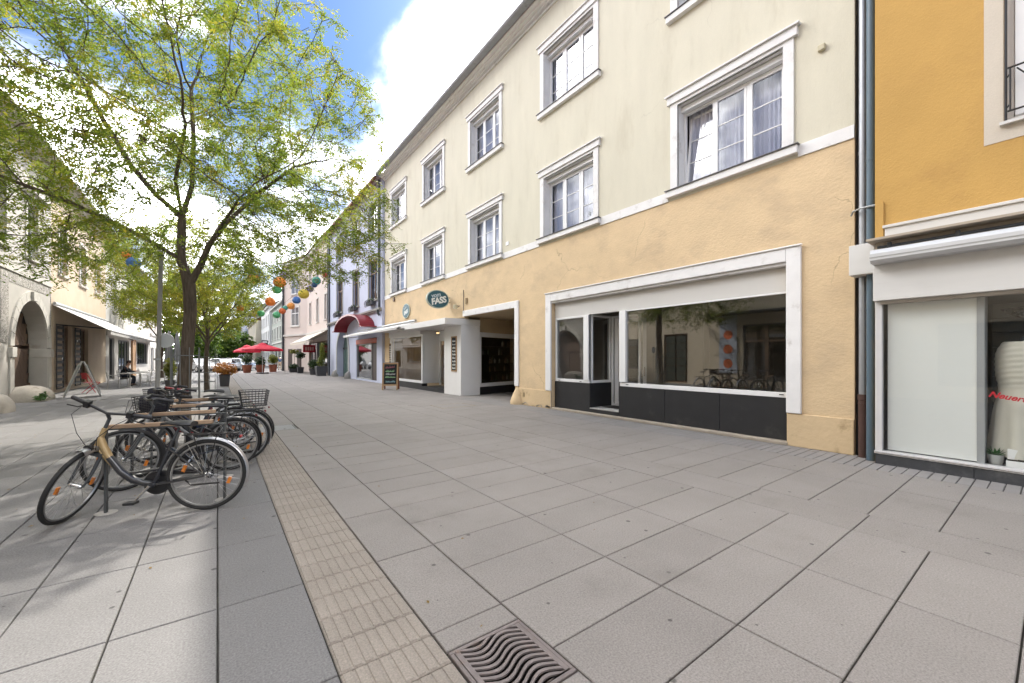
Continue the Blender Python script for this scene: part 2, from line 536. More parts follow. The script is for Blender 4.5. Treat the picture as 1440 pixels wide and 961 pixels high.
def rows(x0, w, pitch, off, ya, yb, kind='slab'):
    k0 = math.floor((ya-off)/pitch); k = k0
    while off + k*pitch < yb:
        y = off + k*pitch
        r = (x0, x0+w, y, y+pitch)
        cut = None
        for c in COVERS:
            if r[0] < c[1]-0.02 and r[1] > c[0]+0.02 and r[2] < c[3]-0.02 and r[3] > c[2]+0.02:
                cut = c
        if cut is None:
            slabs.append((kind, x0, y, w, pitch))
        else:
            # pieces of the slab left over beside a cover
            if y < cut[2]-0.04: slabs.append((kind+'_cut', x0, y, w, cut[2]-y))
            if y+pitch > cut[3]+0.04: slabs.append((kind+'_cut', x0, cut[3], w, y+pitch-cut[3]))
            yy0, yy1 = max(y, cut[2]), min(y+pitch, cut[3])
            if x0 < cut[0]-0.04: slabs.append((kind+'_cut', x0, yy0, cut[0]-x0, yy1-yy0))
            if x0+w > cut[1]+0.04: slabs.append((kind+'_cut', cut[1], yy0, x0+w-cut[1], yy1-yy0))
        k += 1
YA, YB = -3.0, 66.0
xs = [0.0]
while xs[-1] > -5.6: xs.append(xs[-1]-0.472)
for x in xs[1:]:
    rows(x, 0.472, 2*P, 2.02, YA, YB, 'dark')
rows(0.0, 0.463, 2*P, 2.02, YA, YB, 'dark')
rows(0.463, 0.477, P/2, 2.02, YA, YB, 'tactile')
rows(0.94, 0.46, 2*P, 2.02, YA, YB)
rows(1.40, 0.96, P, Y0, YA, YB)
rows(2.36, 1.02, P, Y0, YA, YB)
rows(3.38, 1.08, P, Y0, YA, YB)
rows(4.46, 0.57, 2*P, Y0+P*0+0.0, YA, YB)
rows(5.03, 1.17, P, Y0+0.02, YA, YB)
rows(6.20, 0.92, P, Y0+0.02, YA, YB)
rows(7.12, 0.84, P/4, Y0+0.02, YA, 13.0, 'sett')
rows(7.12, 0.84, P, Y0+0.02, 13.2, YB)
for k in range(9):
    rows(7.96+0.96*k, 0.96, 2*P, 10.4, 10.4, 13.9)          # passage floor
CA, SA = math.cos(R(CAM_YAW)), math.sin(R(CAM_YAW))
def in_view(x, y, m=1.08):
    d = x*SA + y*CA
    if d < 0.4: return None
    u = (x*CA - y*SA)/d*565/720; v = 1.5/d*565
    if abs(u) > m or v > 458*m: return None
    return d
cand = {'slab': [], 'dark': [], 'tactile': [], 'sett': []}; rest = {k: [] for k in cand}
SLN = {'slab': 'paving_slab', 'dark': 'paving_slab', 'tactile': 'tactile_slab', 'sett': 'paving_sett'}
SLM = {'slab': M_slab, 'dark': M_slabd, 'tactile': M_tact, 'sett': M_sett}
for s in slabs:
    kd = s[0].split('_')[0]
    x, y, w, l = s[1:]
    ds = [in_view(px, py) for px, py in ((x+w/2, y+l/2), (x, y), (x+w, y), (x+w, y+l), (x, y+l))]
    ds = [d for d in ds if d is not None]
    if ds: cand[kd].append((min(ds), s))
    else: rest[kd].append(s)
shared = {}
def slab_mesh(kind, w, l):
    key = (kind, round(w, 3), round(l, 3))
    if key not in shared:
        mb = MB()
        (tactile_geo if kind == 'tactile' else slab_geo)(mb, 0, 0, w, l)
        me = mb.mesh(SLN[kind])
        me.materials.append(SLM[kind])
        shared[key] = me
    return shared[key]
for kd, lim, nm in (('slab', 195, 'paving_slab'), ('dark', 95, 'paving_slab'), ('tactile', 48, 'tactile_slab'), ('sett', 40, 'paving_sett')):
    cand[kd].sort(key=lambda t: t[0])
    for d, s in cand[kd][:lim]:
        o = sub(nm, slab_mesh(kd, s[3], s[4]), pavement, (s[1], s[2], rnd.uniform(-0.0012, 0.0012)),
                (rnd.uniform(-.0012, .0012), rnd.uniform(-.0012, .0012), 0))
    rest[kd] += [s for d, s in cand[kd][lim:]]
    mb = MB()
    for s in rest[kd]:
        (tactile_geo if (kd == 'tactile' and s[2] < 25) else slab_geo)(mb, s[1], s[2], s[3], s[4], dz=rnd.uniform(-0.0012, 0.0008))
    mb.build({'slab': 'slab_field', 'dark': 'slab_field', 'tactile': 'tactile_strip', 'sett': 'sett_edging'}[kd], SLM[kd], pavement, kind='stuff')
# asphalt cross street far ahead where the parked cars stand
M_asph = pm('asphalt', (0.075, 0.075, 0.078), 0.85, 0.2, 1.5, bump=0.2, bscale=60)
rd = MB(); rd.quad((-16, 66.0, 0.0), (8.0, 66.0, 0.0), (8.0, 235, 0.0), (-16, 235, 0.0))
rd.build('road', M_asph, kind='structure')

# wavy cast iron drain grate in the foreground
M_iron = pm('rusty_cast_iron', (0.20, 0.172, 0.165), 0.5, 0.2, 9, bump=0.4, bscale=140, metal=0.25, dirt=(0.19, 0.12, 0.08), dirt_scale=7, dirt_lo=0.56, dirt_hi=0.8)
gr = empty('drain_grate', (0.945, 1.375, 0), 0, 'square cast iron drain grate with wavy slots set in the grey paving', 'drain grate')
GW = 0.45; GL = 0.465
fr = MB()
fr.box(0, GW, 0, 0.022, -0.03, 0.001); fr.box(0, GW, GL-0.022, GL, -0.03, 0.001)
fr.box(0, 0.022, 0.0225, GL-0.0225, -0.03, 0.0005); fr.box(GW-0.022, GW, 0.0225, GL-0.0225, -0.03, 0.0005)
fr.build('frame', M_iron, gr, local=True, bevel=0.003)
NB = 11
pit_shade = MB(); pit_shade.quad((0.02, 0.02, -0.014), (GW-0.02, 0.02, -0.014), (GW-0.02, GL-0.02, -0.014), (0.02, GL-0.02, -0.014))  # flat near-black sheet, its colour stands in for the shade below the bars
pit_shade.build('pit_shade', pm('drain_pit_shade', (0.006, 0.0055, 0.005), 1.0, spec=0.0), gr, local=True)
a0, a1 = 0.027, GW-0.027
lo, hi = 0.027, GL-0.027
pitch = (hi-lo)/NB
def wave(x): return 0.030*math.sin(2*math.pi*(x-a0)/(a1-a0)*1.25 + 2.4)
def band(fa, fb, za=-0.006, zb=0.0025, n=28):
    mb = MB(); xs_ = [a0+(a1-a0)*i/n for i in range(n+1)]
    A = [(x, max(lo, min(hi, fa(x)))) for x in xs_]; B = [(x, max(lo, min(hi, fb(x)))) for x in xs_]
    vs = []; fs = []
    for (x, p), (_, q) in zip(A, B):
        vs += [(x, p, zb), (x, q, zb), (x, p, za), (x, q, za)]
    for i in range(n):
        o = 4*i
        fs += [(o, o+4, o+5, o+1), (o+2, o+6, o+4, o), (o+1, o+5, o+7, o+3)]
    return mb.add(vs, fs)
for k in range(-1, NB+2):
    yc = lo + pitch*k
    hw = pitch*0.235
    if yc+0.03+hw < lo or yc-0.03-hw > hi: continue
    band(lambda x: yc+wave(x)-hw, lambda x: yc+wave(x)+hw).build('wavy_bar', M_iron, gr, local=True)
for ra, rc in ((a0-0.004, a0+0.024), (a1-0.024, a1+0.004)):
    rb = MB(); rb.box(ra, rc, lo, hi, -0.02, 0.0035)
    rb.build('side_rib', M_iron, gr, local=True, bevel=0.002)
for i, (x, y) in enumerate(((0.03, GL-0.035), (0.012, 0.07))):
    q = MB(); q.box(x, x+0.02, y, y+0.02, 0.002, 0.006); q.build('lug', M_iron, gr, local=True, bevel=0.002)

# access covers let into the paving
M_cover = pm('cover_metal', (0.30, 0.30, 0.29), 0.6, 0.1, 4, bump=0.3, bscale=120, metal=0.2)
M_coverR = pm('cover_rim', (0.33, 0.27, 0.18), 0.6, 0.2, 6, metal=0.2)
def cover(c, label, rimm, inm):
    x0, x1, y0, y1 = c
    e = empty('access_cover', (x0, y0, 0), 0, label, 'access cover')
    w, l = x1-x0, y1-y0
    m = MB()
    t = 0.018
    m.box(0.004, w-0.004, 0.004, t, -0.015, 0.001); m.box(0.004, w-0.004, l-t, l-0.004, -0.015, 0.001)
    m.box(0.004, t, t+0.0005, l-t-0.0005, -0.015, 0.0008); m.box(w-t, w-0.004, t+0.0005, l-t-0.0005, -0.015, 0.0008)
    m.build('rim', rimm, e, local=True)
    m = MB(); slab_geo(m, t+0.004, t+0.004, w-2*t-0.008, l-2*t-0.008)
    m.build('lid', inm, e, local=True)
    for q in (0.25, 0.75):
        m = MB(); m.lathe([(0.018, -0.01), (0.018, 0.003), (0.0, 0.0031)], (w*q, l*0.2, 0.001), 10)
        m.build('lifting_eye', M_iron, e, local=True)
cover(COVERS[0], 'long grey metal access cover across the tactile strip beside the parked bicycles', M_cover, pm('cover_infill', (0.26, 0.26, 0.26), 0.7, 0.1, 3, speck=0.2))
cover(COVERS[2], 'far access cover breaking the tactile strip near the orange planter', M_cover, MATS['cover_infill'])
cover(COVERS[3], 'square access cover with brownish rim in front of the white shop pier', M_coverR, M_slab)
vc = empty('valve_cover', (4.95, 12.1, 0), 0, 'small round dark valve cover in the paving left of the square cover', 'valve cover')
m = MB(); m.lathe([(0.13, -0.01), (0.13, 0.004), (0.11, 0.006), (0.0, 0.006)], (0, 0, 0), 20); m.build('lid', M_iron, vc, local=True)
m = MB(); m.box(-0.02, 0.02, -0.02, 0.02, 0.006, 0.009); m.build('key_boss', M_iron, vc, local=True)
# ------------------------------------------------------------------ cream building (right, centre)
X0 = 7.9
M_up = pm('cream_plaster', (0.61, 0.575, 0.465), 0.85, 0.055, 1.4, bump=0.35, bscale=26, dirt=(0.53, 0.49, 0.385), dirt_scale=1.3, dirt_lo=0.5, dirt_hi=0.78, stretch=(1, 1.6, 0.4), cracks=0.12, bdist=0.008, speck=0.04)
M_low = pm('peach_plaster', (0.635, 0.482, 0.300), 0.85, 0.085, 1.6, bump=0.7, bscale=24, dirt=(0.535, 0.405, 0.26), dirt_scale=1.5, dirt_lo=0.46, dirt_hi=0.72, stretch=(1, 0.8, 1.25), bdist=0.009, speck=0.08, cracks=0.35)
M_base = pm('stained_base_plaster', (0.60, 0.455, 0.28), 0.88, 0.08, 1.4, bump=0.5, bscale=14, dirt=(0.33, 0.235, 0.13), dirt_scale=2.2, dirt_lo=0.53, dirt_hi=0.72, bdist=0.015, speck=0.05)
M_blk = pm('black_plinth_panel', (0.019, 0.019, 0.021), 0.5, 0.18, 3, bump=0.08, bscale=200, speck=0.25, spec=0.45, dirt=(0.055, 0.052, 0.048), dirt_scale=2.6, dirt_lo=0.55, dirt_hi=0.85)
M_kerb = pm('kerb_stone', (0.36, 0.31, 0.25), 0.8, 0.12, 4, bump=0.3, bscale=60)
cream = empty('cream_building', (X0, 1.87, 0), 0, 'long cream and peach three storey house with a big empty shop window', 'building')
Yn, Yf = 1.87, 23.4
WY = [2.58+4.34*k for k in range(5)]
ZF, ZS = 4.94, 8.70
win_holes_up = []
for y in WY:
    win_holes_up.append((y+0.25, y+2.23, ZF+0.15, ZF+1.93))
    win_holes_up.append((y+0.25, y+2.23, ZS+0.15, ZS+1.93))
mb = MB(); wall_holes(mb, X0, Yn, Yf, 4.88, 12.0, win_holes_up, 0.30)
mb.quad((X0, Yn, 4.88), (16, Yn, 4.88), (16, Yn, 12.0), (X0, Yn, 12.0))
mb.quad((X0, Yf, 4.88), (X0, Yf, 12.0), (16, Yf, 12.0), (16, Yf, 4.88))
mb.build('upper_wall', M_up, cream)
shop_hole = (2.78, 8.82, 0.0, 3.15)
pass_hole = (10.60, 13.96, 0.0, 3.14)
vf_hole = (13.98, 22.3, 0.0, 3.12)
mb = MB(); wall_holes(mb, X0, Yn, Yf, 0.0, 4.88, [shop_hole, pass_hole, vf_hole], 0.18)
mb.quad((X0, Yn, 0), (16, Yn, 0), (16, Yn, 4.88), (X0, Yn, 4.88))
mb.quad((X0, Yf, 0), (X0, Yf, 4.88), (16, Yf, 4.88), (16, Yf, 0))
mb.build('lower_wall', M_low, cream)
# proud base course, with the bulging corner stone of the passage
for ya_, yb_, zt_ in ((Yn+0.002, 2.775, 0.555), (8.825, 10.38, 0.53)):
    mb = MB(); mb.box(X0-0.025, X0+0.01, ya_, yb_, 0, zt_); mb.build('base_course', M_base, cream, bevel=0.01, seg=2)
mb = MB(); mb.lathe([(0.26, 0), (0.27, 0.08), (0.22, 0.22), (0.13, 0.42), (0.06, 0.56), (0.0, 0.60)], (X0+0.02, 10.46, 0), 18)
mb.build('corner_guard', M_base, cream, smooth=True)
for (yy, zz) in ((8.95, .0), (9.35, .0), (10.05, .0)):           # crumbled plaster patches at the foot
    mb = MB(); n = 11
    pts = [(X0-0.027, yy+(0.10+0.07*rnd.random())*math.cos(2*math.pi*i/n), zz+abs(math.sin(2*math.pi*i/n))*(0.05+0.07*rnd.random())) for i in range(n)]
    mb.prism(pts, (-0.004, 0, 0)); mb.build('plaster_patch', pm('bare_render', (0.33, 0.30, 0.26), 0.9, 0.2, 9, bump=0.6, bscale=80), cream)
# string band between the storeys: pieces between the window sills
yb = Yn
for y in WY + [None]:
    e = Yf if y is None else y+0.03
    mb = MB(); mb.box(X0-0.022, X0+0.01, yb, e, 4.885, 5.085); mb.build('string_band', M_trim, cream)
    if y is not None: yb = y+2.45
# cornice, gutter, roof
mb = MB()
for (xa, za, zb) in ((0.05, 11.80, 11.84), (0.02, 11.84, 11.90), (0.12, 11.90, 11.95), (0.22, 11.95, 12.00), (0.34, 12.00, 12.05)):
    mb.box(X0-xa, X0+0.02, Yn, Yf, za, zb)
mb.build('cornice', M_trim, cream)
mb = MB()
prof = [(X0-0.34+0.0, 12.052), (X0-0.54, 12.06), (X0-0.58, 12.12), (X0-0.58, 12.20), (X0-0.34, 12.20)]
mb.prism([(x, Yn-0.05, z) for x, z in prof], (0, Yf-Yn+0.1, 0))
mb.build('gutter', M_zinc, cream, bevel=0.01)
M_tile = pm('clay_roof_tile', (0.20, 0.085, 0.05), 0.8, 0.25, 3, bump=0.8, bscale=8, stretch=(1, 3, 1))
mb = MB(); mb.quad((X0-0.5, Yn, 12.21), (X0-0.5, Yf, 12.21), (13.0, Yf, 16.0), (13.0, Yn, 16.0)); mb.quad((13.0, Yn, 16.0), (13.0, Yf, 16.0), (18.5, Yf, 12.2), (18.5, Yn, 12.2))
mb.build('roof', M_tile, cream)
mb = MB()
for z in (4.6, 8.4): mb.box(8.4, 16, Yn+.1, Yf-.1, z, z+.2)
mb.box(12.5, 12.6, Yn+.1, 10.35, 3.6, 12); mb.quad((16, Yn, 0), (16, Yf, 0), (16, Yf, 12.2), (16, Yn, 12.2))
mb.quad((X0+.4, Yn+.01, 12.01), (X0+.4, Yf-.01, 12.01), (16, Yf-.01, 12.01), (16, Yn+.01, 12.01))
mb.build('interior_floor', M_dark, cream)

# ---- upper windows: one prototype, copied
M_curt = pm('net_curtain', (0.56, 0.56, 0.62), 0.9, 0.06, 3, stretch=(1, 6, 0.3))
def make_window(parent, loc, tilt=False):
    def B(mb, nm, mat, **k):
        return mb.build(nm, mat, w, local=True, **k)
    s = MB()
    for (a, b) in ((0.09, 0.25), (2.23, 2.39)): s.box(-0.035, 0.02, a, b, 0.15, 1.99)
    s.box(-0.034, 0.02, 0.25, 2.23, 1.93, 1.989)
    me = s.mesh('window'); me.materials.append(M_trim)
    w = sub('window', me, parent, loc)
    h = MB(); h.box(-0.07, 0.02, 0.03, 2.45, 1.992, 2.15); h.box(-0.11, 0.02, -0.01, 2.49, 2.151, 2.185); h.box(-0.09, 0.02, 0.01, 2.47, 2.186, 2.20)
    B(h, 'hood', M_trim, bevel=0.005)
    h = MB(); h.box(-0.10, 0.02, 0.02, 2.46, 0.0, 0.135); B(h, 'sill', M_trim, bevel=0.006)
    h = MB(); h.box(-0.125, 0.20, 0.0, 2.48, 0.137, 0.152); B(h, 'sill_flashing', M_flash)
    h = MB()
    h.box(0.021, 0.295, 0.252, 0.262, 0.155, 1.925); h.box(0.021, 0.295, 2.218, 2.228, 0.155, 1.925); h.box(0.021, 0.10, 0.263, 2.217, 1.918, 1.926)
    B(h, 'reveal', M_trim)
    h = MB()
    for i in range(5): h.box(0.10+0.004*i, 0.215, 0.264, 2.216, 1.80+0.024*i, 1.821+0.024*i)
    B(h, 'shutter_box', M_upvc)
    f = MB(); D0, D1 = 0.215, 0.275; ya, yb, za, zb = 0.264, 2.216, 0.155, 1.799; t = 0.045
    f.box(D0, D1, ya, yb, za, za+t); f.box(D0, D1, ya, yb, zb-t, zb); f.box(D0, D1, ya, ya+t, za+t, zb-t); f.box(D0, D1, yb-t, yb, za+t, zb-t)
    wy = (yb-ya)/3
    for k in (1, 2): f.box(D0-0.004, D1, ya+wy*k-0.03, ya+wy*k+0.03, za+t, zb-t)
    B(f, 'frame', M_upvc, bevel=0.004)
    for k in range(3):
        a = ya+wy*k+(t if k == 0 else 0.03); b = ya+wy*(k+1)-(t if k == 2 else 0.03)
        c, d = za+t, zb-t; q = 0.045
        org = (0.235, 0, c)
        sm = MB(); sm.box(-0.03, 0.02, a, b, 0, q); sm.box(-0.03, 0.02, a, b, d-c-q, d-c); sm.box(-0.03, 0.02, a, a+q, q, d-c-q); sm.box(-0.03, 0.02, b-q, b, q, d-c-q)
        ph = (d-c-2*q)/3
        for j in (1, 2): sm.box(-0.015, 0.005, a+q, b-q, q+ph*j-0.011, q+ph*j+0.011)
        rot = None
        if tilt and k == 2: rot = (0, R(7.0), 0)
        o = sm.build('sash', M_upvc, w, local=True, bevel=0.003); o.location = org
        if rot: o.rotation_euler = rot
        for j in range(3):
            g_ = MB(); g_.quad((0, a+q-0.003, q+ph*j), (0, a+q-0.003, q+ph*(j+1)), (0, b-q+0.003, q+ph*(j+1)), (0, b-q+0.003, q+ph*j))
            p_ = g_.build('pane', M_glass, w, local=True); p_.location = org
            if rot: p_.rotation_euler = rot
    cu = MB(); n = 72; vs = []; fs = []
    for i in range(n+1):
        y = ya+0.02+(yb-ya-0.04)*i/n; xx = 0.40+0.02*math.sin(i*1.9)+0.008*math.sin(i*0.7)
        vs += [(xx, y, za), (xx, y, zb+0.05)]
    for i in range(n): fs.append((2*i, 2*i+1, 2*i+3, 2*i+2))
    cu.add(vs, fs); B(cu, 'curtain', M_curt, smooth=True)
    return w
def place_win(parent, loc):
    c = copy_tree(w_proto, parent); c.location = loc; return c
w_tilt = make_window(cream, (0, WY[0]-Yn, ZF), tilt=True)
w_tilt['label'] = 'window with its left sash tilted open'
w_proto = make_window(cream, (0, WY[0]-Yn, ZS))
for k in range(1, 5):
    place_win(cream, (0, WY[k]-Yn, ZF)); place_win(cream, (0, WY[k]-Yn, ZS))
# ---- big shop frame
sf = MB(); T = 0.235
sf.box(X0-0.05, X0+0.02, 2.56, 2.78, 0.56, 3.38); sf.box(X0-0.05, X0+0.02, 8.82, 9.05, 0.535, 3.38); sf.box(X0-0.048, X0+0.02, 2.78, 8.82, 3.15, 3.378)
sf.box(X0-0.075, X0-0.02, 2.54, 9.07, 3.38, 3.41)
shopf = sf.build('shop_window_surround', M_trim, cream, bevel=0.012, seg=2)
mb = MB(); mb.box(X0-0.02, X0+0.14, 8.825, 8.83, 0.02, 3.14); mb.box(X0, X0+0.02, 2.785, 8.82, 3.10, 3.145); mb.box(X0+0.03, X0+0.05, 2.785, 8.82, 3.085, 3.10)
mb.build('shop_lintel_moulding', M_trim, cream)
XS = X0+0.10
mb = MB(); mb.box(XS+0.02, XS+0.2, 2.785, 8.79, 2.66, 3.11); mb.build('shop_fascia_panel', pm('off_white_panel', (0.60, 0.585, 0.56), 0.5, 0.03, 1), cream)
mb = MB(); mb.box(X0-0.05, XS+0.3, 2.76, 8.84, 0.0, 0.055); mb.build('kerb', M_kerb, cream, bevel=0.008)
# black plinth panels
def panel(ya, yb, za, zb, x=XS, nm='plinth_panel'):
    q = MB(); q.box(x, x+0.03, ya+0.004, yb-0.004, za, zb); return q.build(nm, M_blk, cream, bevel=0.003)
panel(2.785, 3.98, 0.057, 0.80); panel(3.98, 5.19, 0.057, 0.80); panel(5.19, 6.42, 0.057, 0.80)
panel(7.44, 8.79, 0.057, 0.82)
q = MB(); q.box(XS, XS+0.9, 7.41, 7.44, 0.057, 0.82); q.build('plinth_panel', M_blk, cream, bevel=0.003)
q = MB(); q.box(XS, XS+0.9, 6.42, 6.45, 0.057, 0.80); q.build('plinth_panel', M_blk, cream, bevel=0.003)
q = MB(); q.box(XS-0.01, XS+0.02, 6.46, 7.40, 0.057, 0.15); q.build('step_riser', M_blk, cream)
q = MB(); q.box(XS-0.01, XS+1.0, 6.455, 7.405, 0.152, 0.175); q.build('step_tread', pm('step_stone', (0.40, 0.39, 0.37), 0.6, 0.1, 4), cream)
q = MB(); q.box(XS+0.35, XS+0.85, 6.6, 7.3, 0.176, 0.186); q.build('door_mat', pm('dark_mat', (0.05, 0.045, 0.04), 0.95, 0.2, 40), cream)
# glazing frames
def rect_frame(mb, x0, x1, ya, yb, za, zb, t, tb=None):
    tb = tb or t
    mb.box(x0, x1, ya, yb, za, za+tb); mb.box(x0, x1, ya, yb, zb-t, zb); mb.box(x0, x1, ya, ya+t, za+tb, zb-t); mb.box(x0, x1, yb-t, yb, za+tb, zb-t)
def glazed(parent, ya, yb, za, zb, x, t=0.05, tb=None, gm=None, nm='display_window', fm=None):
    q = MB(); rect_frame(q, x-0.025, x+0.035, ya, yb, za, zb, t, tb)
    f = q.build(nm, fm or M_upvc, parent, bevel=0.004)
    q = MB(); q.quad((x+0.004, ya+t-.004, za+(tb or t)-.004), (x+0.004, ya+t-.004, zb-t+.004), (x+0.004, yb-t+.004, zb-t+.004), (x+0.004, yb-t+.004, za+(tb or t)-.004))
    q.build('pane', gm or M_shop, f)
    return f
f1 = glazed(cream, 2.79, 6.42, 0.803, 2.657, XS+0.03, 0.03, 0.09)
q = MB(); q.box(XS-0.03, XS+0.06, 6.23, 6.42, 0.91, 2.655); q.build('mullion', M_upvc, f1, bevel=0.004)
f2 = glazed(cream, 7.44, 8.77, 0.823, 2.657, XS+0.03, 0.05, 0.08)
q = MB(); q.box(XS-0.03, XS+0.06, 7.44, 7.62, 0.905, 2.655); q.build('mullion', M_upvc, f2, bevel=0.004)
for f_, yy in ((f1, 2.9), (f1, 6.2), (f2, 8.6), (f2, 7.75)):
    q = MB(); q.box(XS-0.003, XS+0.003, yy-0.035, yy+0.035, 0.845, 0.86); q.build('drain_cap', M_black, f_)
# side light of the recessed entrance and the half open door
q = MB(); t = 0.05
xa, xb, za, zb = XS+0.10, XS+0.88, 0.823, 2.655
q.box(xa, xb, 7.43, 7.47, za, za+0.07); q.box(xa, xb, 7.43, 7.47, zb-t, zb); q.box(xa, xa+t, 7.43, 7.47, za+.07, zb-t); q.box(xb-t, xb, 7.43, 7.47, za+.07, zb-t)
sl = q.build('side_light', M_upvc, cream)
q = MB(); q.quad((xa+t, 7.45, za+.07), (xb-t, 7.45, za+.07), (xb-t, 7.45, zb-t), (xa+t, 7.45, zb-t)); q.build('pane', M_shop, sl)
q = MB(); rect_frame(q, XS+0.86, XS+0.92, 6.46, 7.40, 0.18, 2.655, 0.05)
dfm = q.build('door_frame', M_upvc, cream)
# door leaf swung inward, hinged on its left
hx, hy = XS+0.93, 7.34
ang = R(38)
def drot(p):
    return Vector((hx - p.y*math.sin(ang) + p.x*math.cos(ang), hy + p.y*math.cos(ang) + p.x*math.sin(ang), p.z))
q = MB(); q.T = drot
q.box(0, 0.05, -0.84, 0, 0.19, 0.29); q.box(0, 0.05, -0.84, 0, 2.50, 2.60); q.box(0, 0.05, -0.84, -0.74, 0.29, 2.50); q.box(0, 0.05, -0.10, 0, 0.29, 2.50)
door = q.build('shop_door', M_upvc, cream)
q = MB(); q.T = drot; q.quad((0.025, -0.74, .29), (0.025, -0.74, 2.5), (0.025, -0.1, 2.5), (0.025, -0.1, .29)); q.build('pane', M_shop, door)
q = MB(); q.T = drot; q.tube([(-0.05, -0.79, 1.0), (-0.05, -0.79, 1.25)], 0.012); q.build('handle', M_chrome, door)
# bare shop interior
M_room = pm('shop_room_plaster', (0.36, 0.335, 0.305), 0.9, 0.08, 1)
M_rfl = pm('shop_room_floor', (0.22, 0.185, 0.145), 0.5, 0.15, 2)
q = MB(); q.quad((XS+0.04, 2.7, 0.17), (12.4, 2.7, 0.17), (12.4, 8.9, 0.17), (XS+0.04, 8.9, 0.17)); q.build('shop_floor', M_rfl, cream)
q = MB()
q.quad((12.4, 2.7, 0.1), (12.4, 8.9, 0.1), (12.4, 8.9, 3.5), (12.4, 2.7, 3.5))
q.quad((X0+.2, 8.9, 0.1), (X0+.2, 8.9, 3.5), (12.4, 8.9, 3.5), (12.4, 8.9, 0.1)); q.quad((X0+.2, 2.6, 0.1), (12.4, 2.6, 0.1), (12.4, 2.6, 3.5), (X0+.2, 2.6, 3.5))
q.quad((X0+.2, 2.6, 3.5), (12.4, 2.6, 3.5), (12.4, 8.9, 3.5), (X0+.2, 8.9, 3.5))
q.box(10.4, 10.7, 5.6, 5.95, 0.17, 3.49)
q.build('shop_room', M_room, cream)
# ---- passage
q = MB(); q.box(X0-0.045, X0+0.02, 10.39, 10.60, 0.58, 3.37); q.box(X0-0.043, X0+0.02, 10.60, 14.06, 3.14, 3.368)
q.build('passage_surround', M_trim, cream, bevel=0.01)
q = MB(); q.quad((X0+.17, 10.605, 0), (15.9, 10.605, 0), (15.9, 10.605, 3.3), (X0+.17, 10.605, 3.3))
q.quad((X0+.17, 10.6, 3.14), (15.9, 10.6, 3.14), (15.9, 15.2, 3.14), (X0+.17, 15.2, 3.14)); q.quad((15.9, 10.6, 0), (15.9, 15.5, 0), (15.9, 15.5, 3.3), (15.9, 10.6, 3.3))
q.build('passage_wall', pm('passage_plaster', (0.46, 0.36, 0.23), 0.88, 0.08, 1.5, bump=0.3, bscale=12), cream)
# slanted display window along the passage
pa, pb = Vector((8.62, 13.97, 0)), Vector((11.6, 14.75, 0))
dv = (pb-pa).normalized(); nv = Vector((dv.y, -dv.x, 0))
def slant(p): return pa + dv*p.x - nv*p.y*-1 + Vector((0, 0, p.z))
Lw = (pb-pa).length
q = MB(); q.T = slant
q.box(0, Lw, -0.03, -0.0, 0.0, 0.30); pl = q.build('passage_plinth', M_blk, cream)
q = MB(); q.T = slant; q.box(0, Lw, -0.06, -0.005, 0.31, 0.46); q.box(0, Lw, -0.06, -0.005, 2.36, 2.55); q.box(0, 0.09, -0.06, -0.005, 0.46, 2.36); q.box(Lw-0.09, Lw, -0.06, -0.005, .46, 2.36); q.box(Lw*0.8, Lw*0.8+0.04, -0.06, -0.005, .46, 2.36)
pw = q.build('passage_display_window', M_upvc, cream)
q = MB(); q.T = slant; q.quad((0.09, -0.03, .46), (Lw-.09, -0.03, .46), (Lw-.09, -0.03, 2.36), (0.09, -0.03, 2.36)); q.build('pane', M_shop, pw)
q = MB(); q.T = slant; q.box(0, Lw, -0.02, 0.02, 2.552, 3.13); q.build('passage_fascia', MATS['passage_plaster'], cream)
q = MB(); q.T = slant
rr = random.Random(3)
for sh in range(5):
    z = 0.5+0.38*sh
    q.box(0.2, Lw-0.3, -0.75, -0.5, z-0.02, z)
q.box(0.0, Lw, -1.0, -0.95, 0, 2.6)  # added dark backing: hides the lit shop room and keeps this window dark
M_shelf = pm('dark_wood_shelf', (0.045, 0.035, 0.028), 0.6, 0.2, 5)
q.build('shelf_and_backing', M_shelf, cream)
M_bot = [pm('bottle_'+c, v, 0.2, 0.1, 5, spec=0.6) for c, v in (('green', (0.04, 0.07, 0.035)), ('amber', (0.16, 0.085, 0.03)), ('pale', (0.34, 0.31, 0.26)), ('red', (0.09, 0.03, 0.025)))]
# ---- wine and oil shop front
XV = 7.72
q = MB(); q.box(XV, 8.60, 13.94, 15.38, 0.0, 2.80); q.build('shop_pier', M_white, cream, bevel=0.004)
q = MB(); q.box(7.02, 8.60, 13.92, 18.05, 2.80, 3.04); q.build('shop_canopy', M_white, cream, bevel=0.006)
q = MB(); q.box(7.04, 7.9, 18.06, 22.3, 2.90, 3.05); q.build('canopy_shelf', M_white, cream)
q = MB(); q.box(XV+.05, 8.6, 18.0, 22.3, 2.62, 2.9); q.box(XV+.1, XV+.25, 22.05, 22.3, 0, 2.62); q.build('shop_head_panel', M_white, cream)
M_wineg = glass_mat('wine_shop_glass', (0.86, 0.86, 0.83), 0.7, 0.06)
f = glazed(cream, 17.75, 21.95, 0.30, 2.615, XV+0.06, 0.09, 0.12, gm=M_wineg)
q = MB(); q.box(XV+0.03, XV+0.3, 17.75, 21.95, 0, 0.295); q.build('shop_plinth', M_blk, cream)
